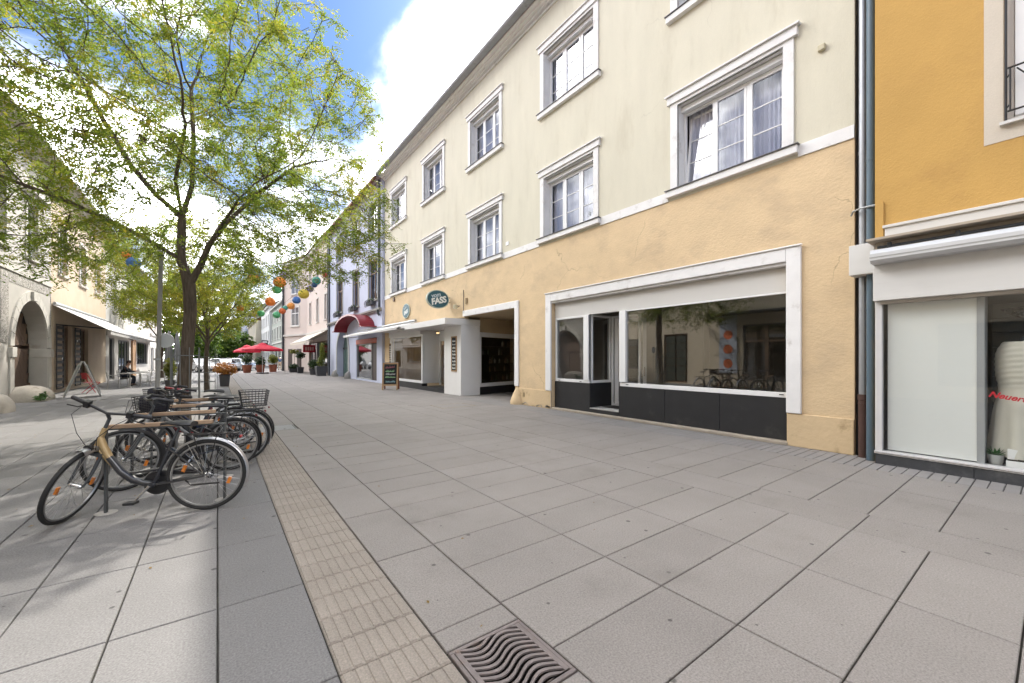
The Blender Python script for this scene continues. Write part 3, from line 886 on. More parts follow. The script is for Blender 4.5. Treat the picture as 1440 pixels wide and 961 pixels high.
# recessed entrance with angled glass door
q = MB(); q.box(XV+0.9, XV+0.96, 15.4, 17.7, 2.3, 2.8); q.box(XV+0.9, XV+0.96, 15.4, 15.5, 0.2, 2.3); q.box(XV+0.9, XV+0.96, 16.45, 16.55, 0.2, 2.3); q.box(XV+0.9, XV+0.96, 17.6, 17.7, .2, 2.3)
dd = q.build('shop_door_frame', M_upvc, cream)
q = MB(); q.quad((XV+.93, 15.5, .2), (XV+.93, 15.5, 2.3), (XV+.93, 17.6, 2.3), (XV+.93, 17.6, .2)); q.build('pane', M_shop, dd)
q = MB(); q.box(XV+0.05, XV+0.95, 17.70, 17.748, 0.3, 2.62); q.build('entrance_post', M_white, cream)
q = MB(); q.box(XV, XV+1.0, 15.39, 17.74, 0.0, 0.17); q.build('step', M_blk, cream)
q = MB(); q.box(XV+.2, 12, 15.4, 22.3, 2.81, 2.85); q.box(12, 12.1, 15.0, 22.3, 0, 2.8); q.box(XV+.4, 12, 22.3, 22.35, 0, 2.8); q.box(XV+.3, 12, 15.4, 22.3, 0.1, 0.16)
q.build('wine_shop_room', pm('shop_room_warm', (0.30, 0.24, 0.17), 0.9, 0.1, 1), cream)
q = MB()
for xx, y0_, y1_ in ((9.6, 17.9, 21.8), (9.9, 15.5, 17.5)):
    for sh in range(5): q.box(xx, xx+0.3, y0_, y1_, 0.5+0.42*sh, 0.52+0.42*sh)
q.box(9.92, 9.95, 17.9, 21.8, 0.2, 2.5)
q.build('shop_shelf', pm('light_wood', (0.34, 0.22, 0.12), 0.6, 0.15, 6, stretch=(1, 1, 6)), cream)
for k in range(4):
    q = MB()
    for i in range(26):
        sh = rr.randrange(5); y = rr.uniform(18, 21.7) if i % 3 else rr.uniform(15.6, 17.4); x = 9.72 if i % 3 else 10.0
        z = 0.525+0.42*sh; h = rr.uniform(0.2, 0.3)
        q.lathe([(0.042, z), (0.042, z+h*.62), (0.016, z+h*.78), (0.016, z+h), (0, z+h)], (x, y, 0), 7)
    for i in range(9):
        sh = rr.randrange(5); p = slant(Vector((rr.uniform(0.3, Lw-0.5), -0.6, 0)))
        z = 0.503+0.38*sh; h = rr.uniform(0.2, 0.3)
        q.lathe([(0.042, z), (0.042, z+h*.62), (0.016, z+h*.78), (0.016, z+h), (0, z+h)], (p.x, p.y, 0), 7)
    o = q.build('bottle_stock', M_bot[k], cream); o['kind'] = 'stuff'
M_lampw = bpy.data.materials.new('warm_lamp_glow'); M_lampw.use_nodes = True
M_lampw.node_tree.nodes['Principled BSDF'].inputs['Emission Color'].default_value = (1.0, .78, .5, 1); M_lampw.node_tree.nodes['Principled BSDF'].inputs['Emission Strength'].default_value = 14
for xx, yy in ((8.5, 18.6), (8.5, 20.2), (8.5, 21.6), (9.4, 19.4), (9.4, 21.0), (9.2, 16.3)):
    q = MB(); q.lathe([(0.09, 2.72), (0.11, 2.70), (0.11, 2.69), (0, 2.688)], (xx, yy, 0), 14); q.build('ceiling_lamp', M_lampw, cream)
# small fixtures on the facade
q = MB(); q.box(X0-0.06, X0, 2.23, 2.33, 6.46, 6.56); q.build('junction_box', pm('beige_plastic', (0.48, 0.43, 0.30), 0.5), cream, bevel=0.01)
q = MB(); q.box(X0-0.02, X0, 10.95, 11.12, 5.30, 5.42); q.build('vent_plate', M_upvc, cream, bevel=0.004)
q = MB(); q.box(X0-0.05, X0, 13.72, 13.84, 3.62, 3.85); q.build('meter_cap', pm('brown_plastic', (0.30, 0.22, 0.12), 0.6), cream, bevel=0.006)
q = MB(); q.box(X0-0.06, X0, 21.7, 21.9, 4.62, 4.86); q.build('alarm_box', pm('brown_box', (0.16, 0.11, 0.08), 0.6), cream, bevel=0.006)
q = MB(); q.box(X0-0.03, X0-0.02, 10.06, 10.16, 0.26, 0.40); q.build('socket_cover', pm('brown_plastic', (0.30, 0.22, 0.12), 0.6), cream)
q = MB(); q.tube([(X0-0.02, 14.02, 4.2), (X0-0.02, 14.02, 3.30)], 0.012, 6); q.build('cable', M_darkgrey, cream)
# zinc downpipe in the gap to the ochre house
q = MB(); q.tube([(X0-0.03, 1.76, 12.1), (X0-0.03, 1.76, 0.93)], 0.052, 14)
dp = q.build('downpipe', M_zinc, cream, smooth=True)
q = MB()
for z in (4.60, 8.3): q.tube([(X0-0.03, 1.76, z-.02), (X0-0.03, 1.76, z+.02)], 0.057, 14)
q.build('pipe_collar', M_zinc, dp, smooth=True)
q = MB(); q.tube([(X0-0.03, 1.75, 0.0), (X0-0.03, 1.75, 0.86), (X0-0.03, 1.75, 0.865), (X0-0.03, 1.75, 0.95)], [0.068, 0.068, 0.078, 0.078], 16); q.tube([(X0-0.03, 1.75, 0.80), (X0-0.03, 1.75, 0.815)], 0.076, 16)
q.build('standpipe', pm('brown_cast_iron', (0.062, 0.032, 0.026), 0.5, 0.2, 7, dirt=(0.35, 0.3, 0.27), dirt_scale=9, dirt_lo=0.70, dirt_hi=0.74), dp, smooth=True)
# ------------------------------------------------------------------ ochre building at the right edge
XO = 7.60
M_och = pm('ochre_plaster', (0.50, 0.305, 0.095), 0.88, 0.075, 1.2, bump=0.55, bscale=34, dirt=(0.43, 0.255, 0.085), dirt_scale=1.6, dirt_lo=0.5, dirt_hi=0.8, bdist=0.008, speck=0.07)
M_sand = pm('pale_sand_plaster', (0.56, 0.50, 0.42), 0.88, 0.05, 1.2, bump=0.5, bscale=40, speck=0.05)
M_grim = pm('grimy_white_paint', (0.60, 0.59, 0.57), 0.6, 0.05, 1.5, dirt=(0.38, 0.35, 0.30), dirt_scale=1.8, dirt_lo=0.58, dirt_hi=0.85, stretch=(1, 0.4, 2))
ochre = empty('ochre_building', (XO, 1.57, 0), 0, 'ochre yellow house with a white shop front at the right edge', 'building')
YR = -9.0
mb = MB(); oh = (-1.6, 0.40, 4.30, 6.9)
wall_holes(mb, XO, YR, 1.57, 2.9, 11.5, [oh], 0.16)
mb.quad((XO, 1.57, 0), (15, 1.57, 0), (15, 1.57, 11.5), (XO, 1.57, 11.5))
mb.build('wall', M_och, ochre)
mb = MB(); mb.quad((XO-.5, YR, 11.5), (XO-.5, 1.6, 11.5), (12.5, 1.6, 15), (12.5, YR, 15)); mb.box(XO-.5, XO-.3, YR, 1.6, 11.38, 11.5); mb.quad((XO, YR, 11.49), (15, YR, 11.49), (15, 1.57, 11.49), (XO, 1.57, 11.49))
mb.build('roof', M_tile, ochre)
# painted plaster surround of the upper window, window, rail
q = MB(); q.box(XO-0.006, XO+0.02, 0.402, 0.555, 4.10, 7.1); q.box(XO-0.006, XO+0.02, -1.75, 0.402, 4.10, 4.298)
q.build('window_surround', M_sand, ochre)
q = MB(); rect_frame(q, XO+0.10, XO+0.17, -1.6, 0.385, 4.33, 6.9, 0.06); q.box(XO+0.06, XO+0.16, 0.24, 0.32, 4.39, 6.84); q.box(XO+.1, XO+.17, -0.7, -.6, 4.39, 6.84)
ow = q.build('window', M_upvc, ochre, bevel=0.004)
q = MB(); q.quad((XO+.14, -1.55, 4.38), (XO+.14, -1.55, 6.85), (XO+.14, 0.33, 6.85), (XO+.14, .33, 4.38)); q.build('pane', M_glass, ow)
q = MB(); q.box(XO-0.07, XO+0.1, -1.65, 0.43, 4.275, 4.31); q.build('sill', M_grim, ow)
M_blind = pm('yellow_blind', (0.50, 0.42, 0.10), 0.7, 0.05, 4)
for i in range(22):
    q = MB(); q.box(XO+0.20, XO+0.215, -1.5, 0.22, 4.42+0.03*i, 4.443+0.03*i); q.build('blind_slat', M_blind, ow)
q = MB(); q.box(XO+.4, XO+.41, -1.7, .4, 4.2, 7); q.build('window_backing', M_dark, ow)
q = MB()
for z in (4.93, 4.42): q.tube([(XO-0.05, -1.7, z), (XO-0.05, 0.37, z)], 0.011, 6)
q.tube([(XO-0.05, 0.35, 4.93), (XO-0.05, 0.35, 4.42)], 0.009, 6); q.tube([(XO-0.05, 0.30, 4.90), (XO-0.05, 0.02, 4.45)], 0.008, 6); q.tube([(XO-0.05, -0.1, 4.93), (XO-0.05, -0.1, 4.42)], 0.008, 6); q.tube([(XO-0.05, -0.2, 4.9), (XO-0.05, -0.55, 4.45)], 0.008, 6)
for z in (4.86, 4.50): q.tube([(XO-0.05, 0.35, z), (XO+0.06, 0.385, z)], 0.008, 6)
q.tube([(XO-0.01, 0.385, 4.31), (XO-0.01, 0.385, 6.9)], 0.012, 6)
q.build('railing', M_black, ow)
# moulding and canopy ledge above the awning
q = MB(); q.box(XO-0.03, XO+0.02, YR, 1.46, 3.15, 3.32); q.box(XO-0.055, XO+0.02, YR, 1.48, 3.32, 3.36); q.build('ledge_moulding', M_grim, ochre, bevel=0.006)
q = MB(); q.box(XO-0.025, XO+0.02, 1.475, 1.565, 3.12, 3.70); q.build('corner_strip', M_och, ochre)
q = MB(); q.box(XO-0.33, XO+0.0, YR, 1.60, 3.115, 3.145); q.box(XO-0.10, XO, YR, 1.55, 3.0, 3.114)
q.build('canopy_ledge', pm('weathered_beige', (0.40, 0.34, 0.27), 0.7, 0.12, 2, dirt=(0.22, 0.17, 0.12), dirt_scale=3, stretch=(1, .4, 1)), ochre)
q = MB(); q.box(XO-0.13, XO+0.2, YR, 1.565, 2.30, 2.998); q.build('shop_fascia', M_grim, ochre, bevel=0.004)
q = MB(); q.box(XO-0.02, XO+0.26, 1.57, 1.86, 2.72, 3.16); q.build('pipe_cover_box', M_grim, ochre, bevel=0.004)
q = MB(); q.box(XO-0.06, XO+0.06, YR, 1.50, 2.255, 2.299); q.build('window_head', pm('warm_grey_paint', (0.46, 0.42, 0.37), .6, .05, 2), ochre)
# awning cassette
aw = empty('awning_cassette', (XO-0.13, 1.56, 2.8), 0, 'rolled up white awning cassette above the shop window on the ochre house', 'awning')
q = MB(); xo = XO-0.132
q.prism([(xo, YR, 2.80), (xo-0.16, YR, 2.80), (xo-0.20, YR, 2.84), (xo-0.20, YR, 2.93), (xo-0.17, YR, 2.985), (xo, YR, 2.985)], (0, 1.555-YR, 0))
q.build('cassette', pm('silver_white_enamel', (0.56, 0.57, 0.585), 0.32, 0.03, 2, spec=0.5, metal=0.15), aw)
q = MB(); q.tube([(xo-0.08, YR, 3.03), (xo-0.08, 1.50, 3.03)], 0.018, 8); q.build('roller_tube', M_darkgrey, aw)
for y in (1.38, 0.75, 0.1):
    q = MB(); q.box(xo-0.10, xo-0.02, y-0.02, y+0.02, 2.986, 3.08); q.build('bracket', M_darkgrey, aw, bevel=0.005)
q = MB(); q.box(xo-0.205, xo-0.20, YR, 1.56, 2.872, 2.884); q.build('front_groove', M_steel, aw)
# shop front glazing
q = MB(); q.box(XO-0.02, XO+0.06, 1.49, 1.565, 0.185, 2.298); q.box(XO-0.045, XO+0.12, YR, 1.572, 0.14, 0.185)
fo = q.build('shop_window_frame', pm('greyish_white_frame', (0.58, 0.565, 0.56), .5, .05, 2), ochre, bevel=0.004)
q = MB(); q.quad((XO+.02, YR, .186), (XO+.02, YR, 2.26), (XO+.02, 1.49, 2.26), (XO+.02, 1.49, .186)); q.build('pane', M_clear, fo)
q = MB(); q.box(XO-0.05, XO-0.045, YR, 1.572, 0.15, 0.165); q.build('sill_edge', M_chrome, fo)
for k in range(9):
    q = MB(); y1_ = 1.56-0.93*k; q.box(XO-0.035, XO+0.1, y1_-0.926, y1_, -0.01, 0.138)
    q.build('plinth_stone', pm('dark_polished_granite', (0.045, 0.047, 0.052), 0.45, 0.3, 2.5, dirt=(0.15, 0.15, 0.15), dirt_scale=2.2, dirt_lo=.5, dirt_hi=.8, spec=.5), ochre, bevel=0.002)
q = MB(); q.quad((XO+.07, YR, .18), (9.2, YR, .18), (9.2, 1.5, .18), (XO+.07, 1.5, .18)); q.build('display_floor', pm('display_floor_felt', (0.16, 0.16, 0.165), .9, .1, 30, speck=.2), ochre)
q = MB(); q.box(XO+0.085, XO+0.115, 0.62, 1.45, 0.20, 2.29); q.build('display_panel', pm('display_panel_white', (0.72, 0.72, 0.70), .6, .02, 1), ochre)
q = MB(); q.box(XO+0.07, XO+0.42, 0.555, 0.618, 0.182, 2.29); q.build('display_pillar', pm('display_pillar_grey', (0.33, 0.33, 0.335), .6, .04, 1), ochre)
q = MB(); q.quad((XO+.06, YR, 2.29), (9.2, YR, 2.29), (9.2, 1.5, 2.29), (XO+.06, 1.5, 2.29)); q.quad((9.2, YR, 0), (9.2, 1.5, 0), (9.2, 1.5, 2.3), (9.2, YR, 2.3)); q.quad((XO+.1, 1.5, 0.1), (9.2, 1.5, .1), (9.2, 1.5, 2.3), (XO+.1, 1.5, 2.3))
q.build('display_backing', pm('display_backing', (0.20, 0.195, 0.19), .8, .05, 1), ochre)
for i in range(10):
    q = MB(); q.box(8.66, 8.70, -1.6, 0.56, 0.25+0.2*i, 0.435+0.2*i); q.build('slat_panel_board', pm('slat_board_grey', (0.125, 0.12, 0.115), .6, .08, 3), ochre)
# blue grey downpipe
M_bluep = pm('blue_grey_pipe', (0.075, 0.115, 0.15), 0.42, 0.12, 5, dirt=(0.12, 0.13, 0.14), dirt_scale=6, stretch=(1, 1, .3))
q = MB(); q.tube([(XO+.13, 1.64, 11.6), (XO+.13, 1.64, 0.0)], 0.055, 14); bp = q.build('downpipe', M_bluep, ochre, smooth=True)
q = MB()
for z in (2.2, 4.4, 6.9, 7.6): q.tube([(XO+.13, 1.64, z-.015), (XO+.13, 1.64, z+.015)], 0.060, 14)
q.build('pipe_collar', M_bluep, bp, smooth=True)
q = MB(); q.tube([(7.85, 1.90, 3.68), (7.79, 1.86, 3.72), (7.70, 1.75, 3.72), (7.64, 1.60, 3.70), (7.62, 1.55, 3.69)], 0.014, 6); q.build('pipe_strap', M_steel, bp)
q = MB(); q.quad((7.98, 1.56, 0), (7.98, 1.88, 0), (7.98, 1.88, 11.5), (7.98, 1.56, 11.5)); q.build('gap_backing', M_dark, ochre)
# writing on the glass: "Neuer..." in red
Mt = Matrix(((0, 0, -1, XO+0.012), (-math.cos(R(10)), -math.sin(R(10)), 0, 0.365), (-math.sin(R(10)), math.cos(R(10)), 0, 1.03), (0, 0, 0, 1)))
ntx = text_obj('Neuero', 'window_lettering', pm('red_vinyl', (0.42, 0.02, 0.03), .5), None, Mt, 0.098, 0.0008, 0.3, 1.0, 0.003)
tag(ntx, 'red slanted lettering stuck on the display window in front of the draped bust', 'lettering')
# draped bust, cloth covering it, planters
bust = empty('draped_bust', (7.98, 0.24, 0.18), 0, 'dress form draped in cream cloth behind the display glass', 'dress form')
nn, hh = 64, 90
vs = []; fs = []
for i in range(hh+1):
    t = i/hh; z = 0.10+1.42*t
    rr_ = .255+.075*(1-min(1, z/.9))**1.5-.028*math.exp(-((z-.92)/.16)**2)-(.07*((z-1.32)/.2)**2 if z > 1.32 else 0)
    for j in range(nn):
        a = 2*math.pi*j/nn
        fold = 0.030*max(0, 1-z/1.05)*math.sin(a*9+z*2)+(0.0035*math.sin(z*95+4.5*math.sin(a+.6)+1.5*math.sin(2*a)) if z > .95 else 0)
        vs.append(((rr_*0.75+fold)*math.cos(a), (rr_+fold)*math.sin(a), z))
for i in range(hh):
    for j in range(nn): fs.append((i*nn+j, i*nn+(j+1) % nn, (i+1)*nn+(j+1) % nn, (i+1)*nn+j))
fs.append(tuple(range(hh*nn, hh*nn+nn)))
q = MB(); q.add(vs, fs); q.build('drape', pm('cream_drape', (0.56, 0.53, 0.46), .85, .04, 3), bust, local=True, smooth=True)
q = MB(); q.lathe([(0.05, 1.50), (0.05, 1.58), (0.0, 1.6)], (0, 0, 0), 12); q.build('neck_cap', M_darkgrey, bust, local=True, smooth=True)
q = MB(); q.lathe([(0.2, 0), (0.2, 0.03), (0.03, 0.05), (0.03, 0.14), (0, 0.14)], (0, 0, 0), 14); q.build('stand', M_darkgrey, bust, local=True)
pot = empty('potted_succulent', (7.80, 0.475, 0.182), 0, 'spiky green succulent in a round grey pot on the display sill', 'potted plant')
q = MB(); q.lathe([(0.055, 0), (0.075, 0.12), (0.068, 0.12), (0.06, 0.09), (0, 0.09)], (0, 0, 0), 18); q.build('pot', pm('grey_ceramic', (0.42, 0.42, 0.40), .5, .06, 6), pot, local=True, smooth=True)
M_succ = pm('succulent_green', (0.05, 0.15, 0.04), .45, .2, 20)
for i in range(22):
    a = i*2.4; tl_ = 0.35+0.9*(i/22); ln = 0.13
    q = MB(); d_ = Vector((math.cos(a)*math.cos(tl_), math.sin(a)*math.cos(tl_), math.sin(tl_))); s_ = Vector((-math.sin(a), math.cos(a), 0))
    b_ = Vector((0, 0, .10))
    q.add([b_-s_*.012, b_+s_*.012, b_+d_*ln*.55+s_*.014, b_+d_*ln, b_+d_*ln*.55-s_*.014, b_+d_*ln*.5+Vector((0, 0, -.012))], [(0, 1, 2, 4), (2, 3, 4), (0, 5, 1), (1, 5, 2), (2, 5, 3), (3, 5, 4), (4, 5, 0)])
    q.build('leaf', M_succ, pot, local=True)
tr_ = empty('planter_tray', (7.76, 0.24, 0.182), 0, 'low white planter tray with dark soil on the display sill beside the succulent', 'planter')
q = MB(); q.box(-0.06, 0.06, -0.22, 0.15, 0, 0.075); q.build('tray', M_white, tr_, local=True, bevel=0.006)
q = MB(); q.box(-0.052, 0.052, -0.21, 0.14, 0.076, 0.085); q.build('soil', pm('potting_soil', (0.03, 0.022, 0.015), .95, .4, 40, bump=1, bscale=60), tr_, local=True)
q = MB()
for yy in (-0.16, 0.10): q.box(-0.03, 0.03, yy-0.04, yy+0.04, 0.09, 0.21)
q.box(-0.012, 0.012, -0.21, 0.14, 0.17, 0.19); q.build('white_letter_block', M_white, tr_, local=True, bevel=0.004)
lp = empty('display_lamp', (8.1, 0.2, 1.95), 0, 'dark crumpled hanging ornament at the top of the display window', 'ornament')
q = MB(); rq = random.Random(5)
for i in range(10): q.ball((rq.uniform(-.08, .08), rq.uniform(-.35, .18), rq.uniform(-.12, .2)), rq.uniform(.03, .09), rq.uniform(.04, .1), rq.uniform(.02, .06), 8, 6, .3, rq)
q.build('ornament_body', M_black, lp, local=True)
q = MB(); q.tube([(0, 0, 0), (0, 0, .34)], .006, 5); q.build('hanger', M_black, lp, local=True)

# ------------------------------------------------------------------ generic helpers for the other houses
def simple_window(parent, X, ya, yb, za, zb, sgn, trim, tw=0.10, frame=M_upvc, mull=1, trans=0.68, gm=None, depth=0.12, backing=True, sill=True, proud=0.03):
    """window part with sub-parts on a facade at x=X whose outside is toward -sgn"""
    s = sgn
    q = MB()
    for (a, b, c, d) in ((ya-tw, ya, za, zb+tw), (yb, yb+tw, za, zb+tw), (ya, yb, zb, zb+tw)): q.box(X-s*proud, X+s*0.01, a, b, c, d)
    w = q.build('window', trim, parent)
    if sill:
        q = MB(); q.box(X-s*(proud+.06), X+s*0.02, ya-tw-.03, yb+tw+.03, za-0.10, za-.002); q.build('sill', trim, w)
    q = MB(); t = 0.05; x0, x1 = X+s*depth, X+s*(depth+.05)
    rect_frame(q, min(x0, x1), max(x0, x1), ya+.002, yb-.002, za, zb-.002, t)
    for k in range(1, mull+1):
        y = ya+(yb-ya)*k/(mull+1); q.box(x0-s*.01, x1, y-.03, y+.03, za+t, zb-t)
    if trans:
        zt = za+(zb-za)*trans; q.box(x0-s*.012, x1, ya+t, yb-t, zt-.03, zt+.03)
    q.build('frame', frame, w)
    xg = X+s*(depth+.03); q = MB(); q.quad((xg, ya+t, za+t), (xg, ya+t, zb-t), (xg, yb-t, zb-t), (xg, yb-t, za+t)); q.build('pane', gm or M_glass, w)
    if backing:
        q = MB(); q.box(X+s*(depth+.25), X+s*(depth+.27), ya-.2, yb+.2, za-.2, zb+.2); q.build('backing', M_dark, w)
    return w
def flower_box(parent_label, X, y, z, sgn=1, n=0):
    e = empty('flower_box', (X, y, z), 0, parent_label, 'flower box', 'iron flower boxes under the lavender house windows')
    q = MB(); q.box(-0.26*sgn, -0.04*sgn, -0.55, 0.55, 0.0, 0.20); q.build('trough', pm('dark_planter', (0.07, 0.07, 0.075), .6), e, local=True)
    q = MB()
    for k in range(9): q.tube([(-0.30*sgn, -0.6+0.15*k, -0.1), (-0.36*sgn, -0.6+0.15*k, 0.1), (-0.30*sgn, -0.6+0.15*k, 0.3)], 0.012, 5)
    q.tube([(-0.30*sgn, -0.6, 0.3), (-0.30*sgn, 0.6, 0.3)], 0.012, 5); q.tube([(-0.30*sgn, -0.6, -0.1), (-0.30*sgn, 0.6, -0.1)], 0.012, 5)
    q.build('scroll_grille', M_black, e, local=True)
    q = MB(); rr2 = random.Random(50+n); leaf_cloud(q, [(-0.15*sgn, 0, 0.28, 0.16, 0.5, 0.16)], 140, 0.06, rr2); q.build('foliage', leaf_mat('box_leaf', (0.03, 0.06, 0.02), (0.05, 0.09, 0.03), (0.10, 0.08, 0.04), .25), e, local=True)
    return e
def leaf_cloud(mb, blobs, n, size, rr2, shell=0.5):
    vs = []; fs = []
    for _ in range(n):
        cx, cy, cz, rx, ry, rz = blobs[rr2.randrange(len(blobs))]
        while True:
            d = Vector((rr2.gauss(0, 1), rr2.gauss(0, 1), rr2.gauss(0, 1)))
            if d.length > 1e-3: break
        d.normalize(); k = rr2.uniform(shell, 1.0)
        c = Vector((cx+d.x*rx*k, cy+d.y*ry*k, cz+d.z*rz*k))
        u = Vector((rr2.gauss(0, 1), rr2.gauss(0, 1), rr2.gauss(0, .6))).normalized(); w = u.orthogonal().normalized()
        s = size*rr2.uniform(.6, 1.3); o = len(vs)
        vs += [c-u*s, c+w*s*.5, c+u*s, c-w*s*.5]; fs.append((o, o+1, o+2, o+3))
    mb.add(vs, fs)
# ------------------------------------------------------------------ lavender house
XL = 7.75
M_lav = pm('lavender_plaster', (0.50, 0.53, 0.66), 0.85, 0.05, 0.8, bump=0.3, bscale=26, dirt=(0.44, 0.47, 0.58), dirt_scale=1.1)
M_lst = pm('grey_stone_trim', (0.27, 0.26, 0.245), 0.8, 0.1, 3, bump=0.3, bscale=40)
M_wood = pm('brown_window_wood', (0.24, 0.16, 0.11), 0.6, 0.15, 6)
lav = empty('lavender_house', (XL, 23.42, 0), 0, 'lavender blue house with an arched doorway and grey framed windows', 'building')
LY = [(24.15, 26.0), (28.15, 29.7), (32.5, 34.5)]
holes = [(a+.1, b-.1, 5.05, 7.5) for a, b in LY] + [(a+.1, b-.1, 9.0, 11.0) for a, b in LY] + [(30.9, 34.3, 0, 3.62), (24.4, 28.8, 0.1, 2.75)]
q = MB(); wall_holes(q, XL, 23.42, 37.6, 0, 12.0, holes, 0.16, 1, [(30.9, 34.3, 0, 3.62)]); arch_fill(q, XL, 30.9, 34.3, 1.93, 3.62, 32.6, 1.7, 1.65, depth=0.5)
q.quad((XL, 37.6, 0), (XL, 37.6, 12), (15, 37.6, 12), (15, 37.6, 0)); q.quad((XL, 23.42, 0), (15, 23.42, 0), (15, 23.42, 12), (XL, 23.42, 12)); q.quad((15, 23.42, 0), (15, 37.6, 0), (15, 37.6, 12), (15, 23.42, 12)); q.quad((XL, 23.42, 11.99), (XL, 37.6, 11.99), (15, 37.6, 11.99), (15, 23.42, 11.99))
q.box(9.2, 9.3, 23.5, 37.5, 0, 11.9)
q.build('wall', M_lav, lav)
q = MB(); q.quad((XL-.5, 23.4, 12.0), (XL-.5, 37.7, 12.0), (12.5, 37.7, 15.3), (12.5, 23.4, 15.3)); q.box(XL-.5, XL-.35, 23.45, 37.6, 11.86, 12.0); q.build('roof', M_tile, lav)
q = MB(); q.box(XL-.12, XL+.01, 23.44, 37.5, 4.25, 4.33); q.box(XL-.18, XL+.01, 23.44, 37.5, 4.33, 4.45); q.build('cornice', M_lst, lav, bevel=.01)
for a, b in LY:
    w = simple_window(lav, XL, a+.1, b-.1, 5.05, 7.5, 1, M_lst, .16, M_wood, 1, .7, sill=True); 
    simple_window(lav, XL, a+.1, b-.1, 9.0, 11.0, 1, M_lst, .16, M_upvc, 1, .7)
for i, (a, b) in enumerate(LY):
    flower_box(['iron flower box under the lavender house window nearest the cream house', 'iron flower box under the middle window of the lavender house', 'iron flower box under the lavender house window farthest along'][i], XL-.02, (a+b)/2, 4.75, 1, i)
# arched doorway
P_ = arch_pts(32.6, 1.72, 1.93, 16, 1.67); P2 = arch_pts(32.6, 2.0, 1.93, 16, 1.95)
q = MB()
for i in range(16):
    q.prism([(XL-.05, *P_[i]), (XL-.05, *P2[i]), (XL-.05, *P2[i+1]), (XL-.05, *P_[i+1])], (.06, 0, 0))
q.box(XL-.05, XL+.01, 30.6, 30.88, .3, 1.93); q.box(XL-.05, XL+.01, 34.32, 34.6, .3, 1.93); q.box(XL-.09, XL, 32.45, 32.75, 3.45, 4.05)
q.build('arch_surround', pm('grey_render', (0.40, 0.40, 0.40), .8, .08, 2), lav)
for yy in (30.6, 34.6):
    q = MB(); q.lathe([(0.32, 0), (0.34, 0.12), (0.26, 0.36), (0.12, 0.5), (0, .52)], (XL-.05, yy, 0), 14); q.build('wheel_guard_stone', M_lst, lav, smooth=True)
M_gdoor = pm('dark_green_door', (0.05, 0.095, 0.085), 0.45, 0.15, 4)
q = MB(); q.box(XL+.46, XL+.54, 30.9, 34.3, 0, 3.6); dg_ = q.build('gate_door', M_gdoor, lav)
for k in range(4):
    for zz in ((0.25, 1.1), (1.25, 2.1)):
        q = MB(); q.box(XL+.43, XL+.46, 31.05+.8*k, 31.7+.8*k, zz[0], zz[1]); q.build('door_panel', M_gdoor, dg_, bevel=.02)
q = MB(); q.box(XL+.42, XL+.46, 30.9, 34.3, 2.2, 2.32); q.build('transom', M_black, dg_)
# shop front
f = glazed(lav, 25.6, 28.78, .12, 2.4, XL+.08, .06, .06, fm=M_steel)
q = MB(); q.box(XL+.1, XL+.14, 24.42, 25.55, .05, 2.4); q.build('shop_door', pm('dark_brown_door', (0.06, 0.045, 0.04), .5, .1, 5), lav)
q = MB(); q.box(XL+1.0, XL+1.05, 24.4, 28.8, 0, 2.8); q.build('shop_room', M_dark, lav)
q = MB(); q.box(XL-.03, XL+.1, 24.4, 28.8, 2.42, 2.72); q.build('red_fascia', pm('brick_red_paint', (0.42, 0.10, 0.06), .6, .08, 2), lav)
for pth in ([(XL-.08, 23.75, 12), (XL-.08, 23.75, 4.5), (XL-.15, 23.75, 4.3), (XL-.15, 23.75, 4.15), (XL-.06, 23.7, 4.0)], [(XL-.07, 36.9, 12), (XL-.07, 36.9, 0)]):
    q = MB(); q.tube(pth, .065, 10); q.build('downpipe', M_darkgrey, lav, smooth=True)
# arched red canopy
can = empty('red_canopy', (XL, 28.1, 3.4), 0, 'dark red barrel vaulted canopy on the lavender house', 'canopy')
A = arch_pts(28.1, 3.3, 3.42, 20, .95); A2 = arch_pts(28.1, 3.18, 3.42, 20, .83)
q = MB()
for i in range(20):
    q.prism([(XL-.9, *A2[i]), (XL-.9, *A[i]), (XL-.9, *A[i+1]), (XL-.9, *A2[i+1])], (.9, 0, 0))
q.build('hood_shell', pm('dark_red_metal', (0.22, 0.022, 0.03), .4, .08, 3), can)
q = MB(); q.box(XL-.92, XL, 24.4, 24.9, 3.37, 3.43); q.box(XL-.92, XL, 31.3, 31.8, 3.37, 3.43); q.build('flange', MATS['dark_red_metal'], can)
# awnings
M_awn = pm('white_awning_cloth', (0.70, 0.69, 0.68), .8, .04, 2)
def awning(label, X, sgn, ya, yb, zw, out, zf, mat, val=0.14, valm=None, arms=True, group=None):
    e = empty('awning', (X, ya, zw), 0, label, 'awning', group)
    xf = X-sgn*out
    q = MB(); q.prism([(X, ya, zw), (xf, ya, zf), (xf, ya, zf-.02), (X, ya, zw-.02)], (0, yb-ya, 0)); q.build('cloth', mat, e)
    q = MB(); q.box(xf-.015, xf+.0, ya, yb, zf-.02-val, zf-.021); q.build('valance', valm or mat, e)
    q = MB(); q.box(xf-.03, xf+.03, ya-.01, yb+.01, zf-.019, zf+.03); q.build('front_bar', M_upvc, e, bevel=.006)
    q = MB(); q.tube([(X-sgn*.06, ya, zw+.05), (X-sgn*.06, yb, zw+.05)], .06, 8); q.build('roller', M_steel, e)
    if arms:
        for y in (ya+.2, yb-.2):
            q = MB(); q.tube([(X, y, zw-.35), (X-sgn*out*.5, y, (zw+zf)/2-.25), (xf, y, zf-.03)], .02, 6); q.build('arm', M_steel, e)
    return e
awning('white awning stretching from the wine shop over the lavender shop front', 7.85, 1, 18.6, 28.6, 3.28, 1.0, 2.95, M_awn, .07)

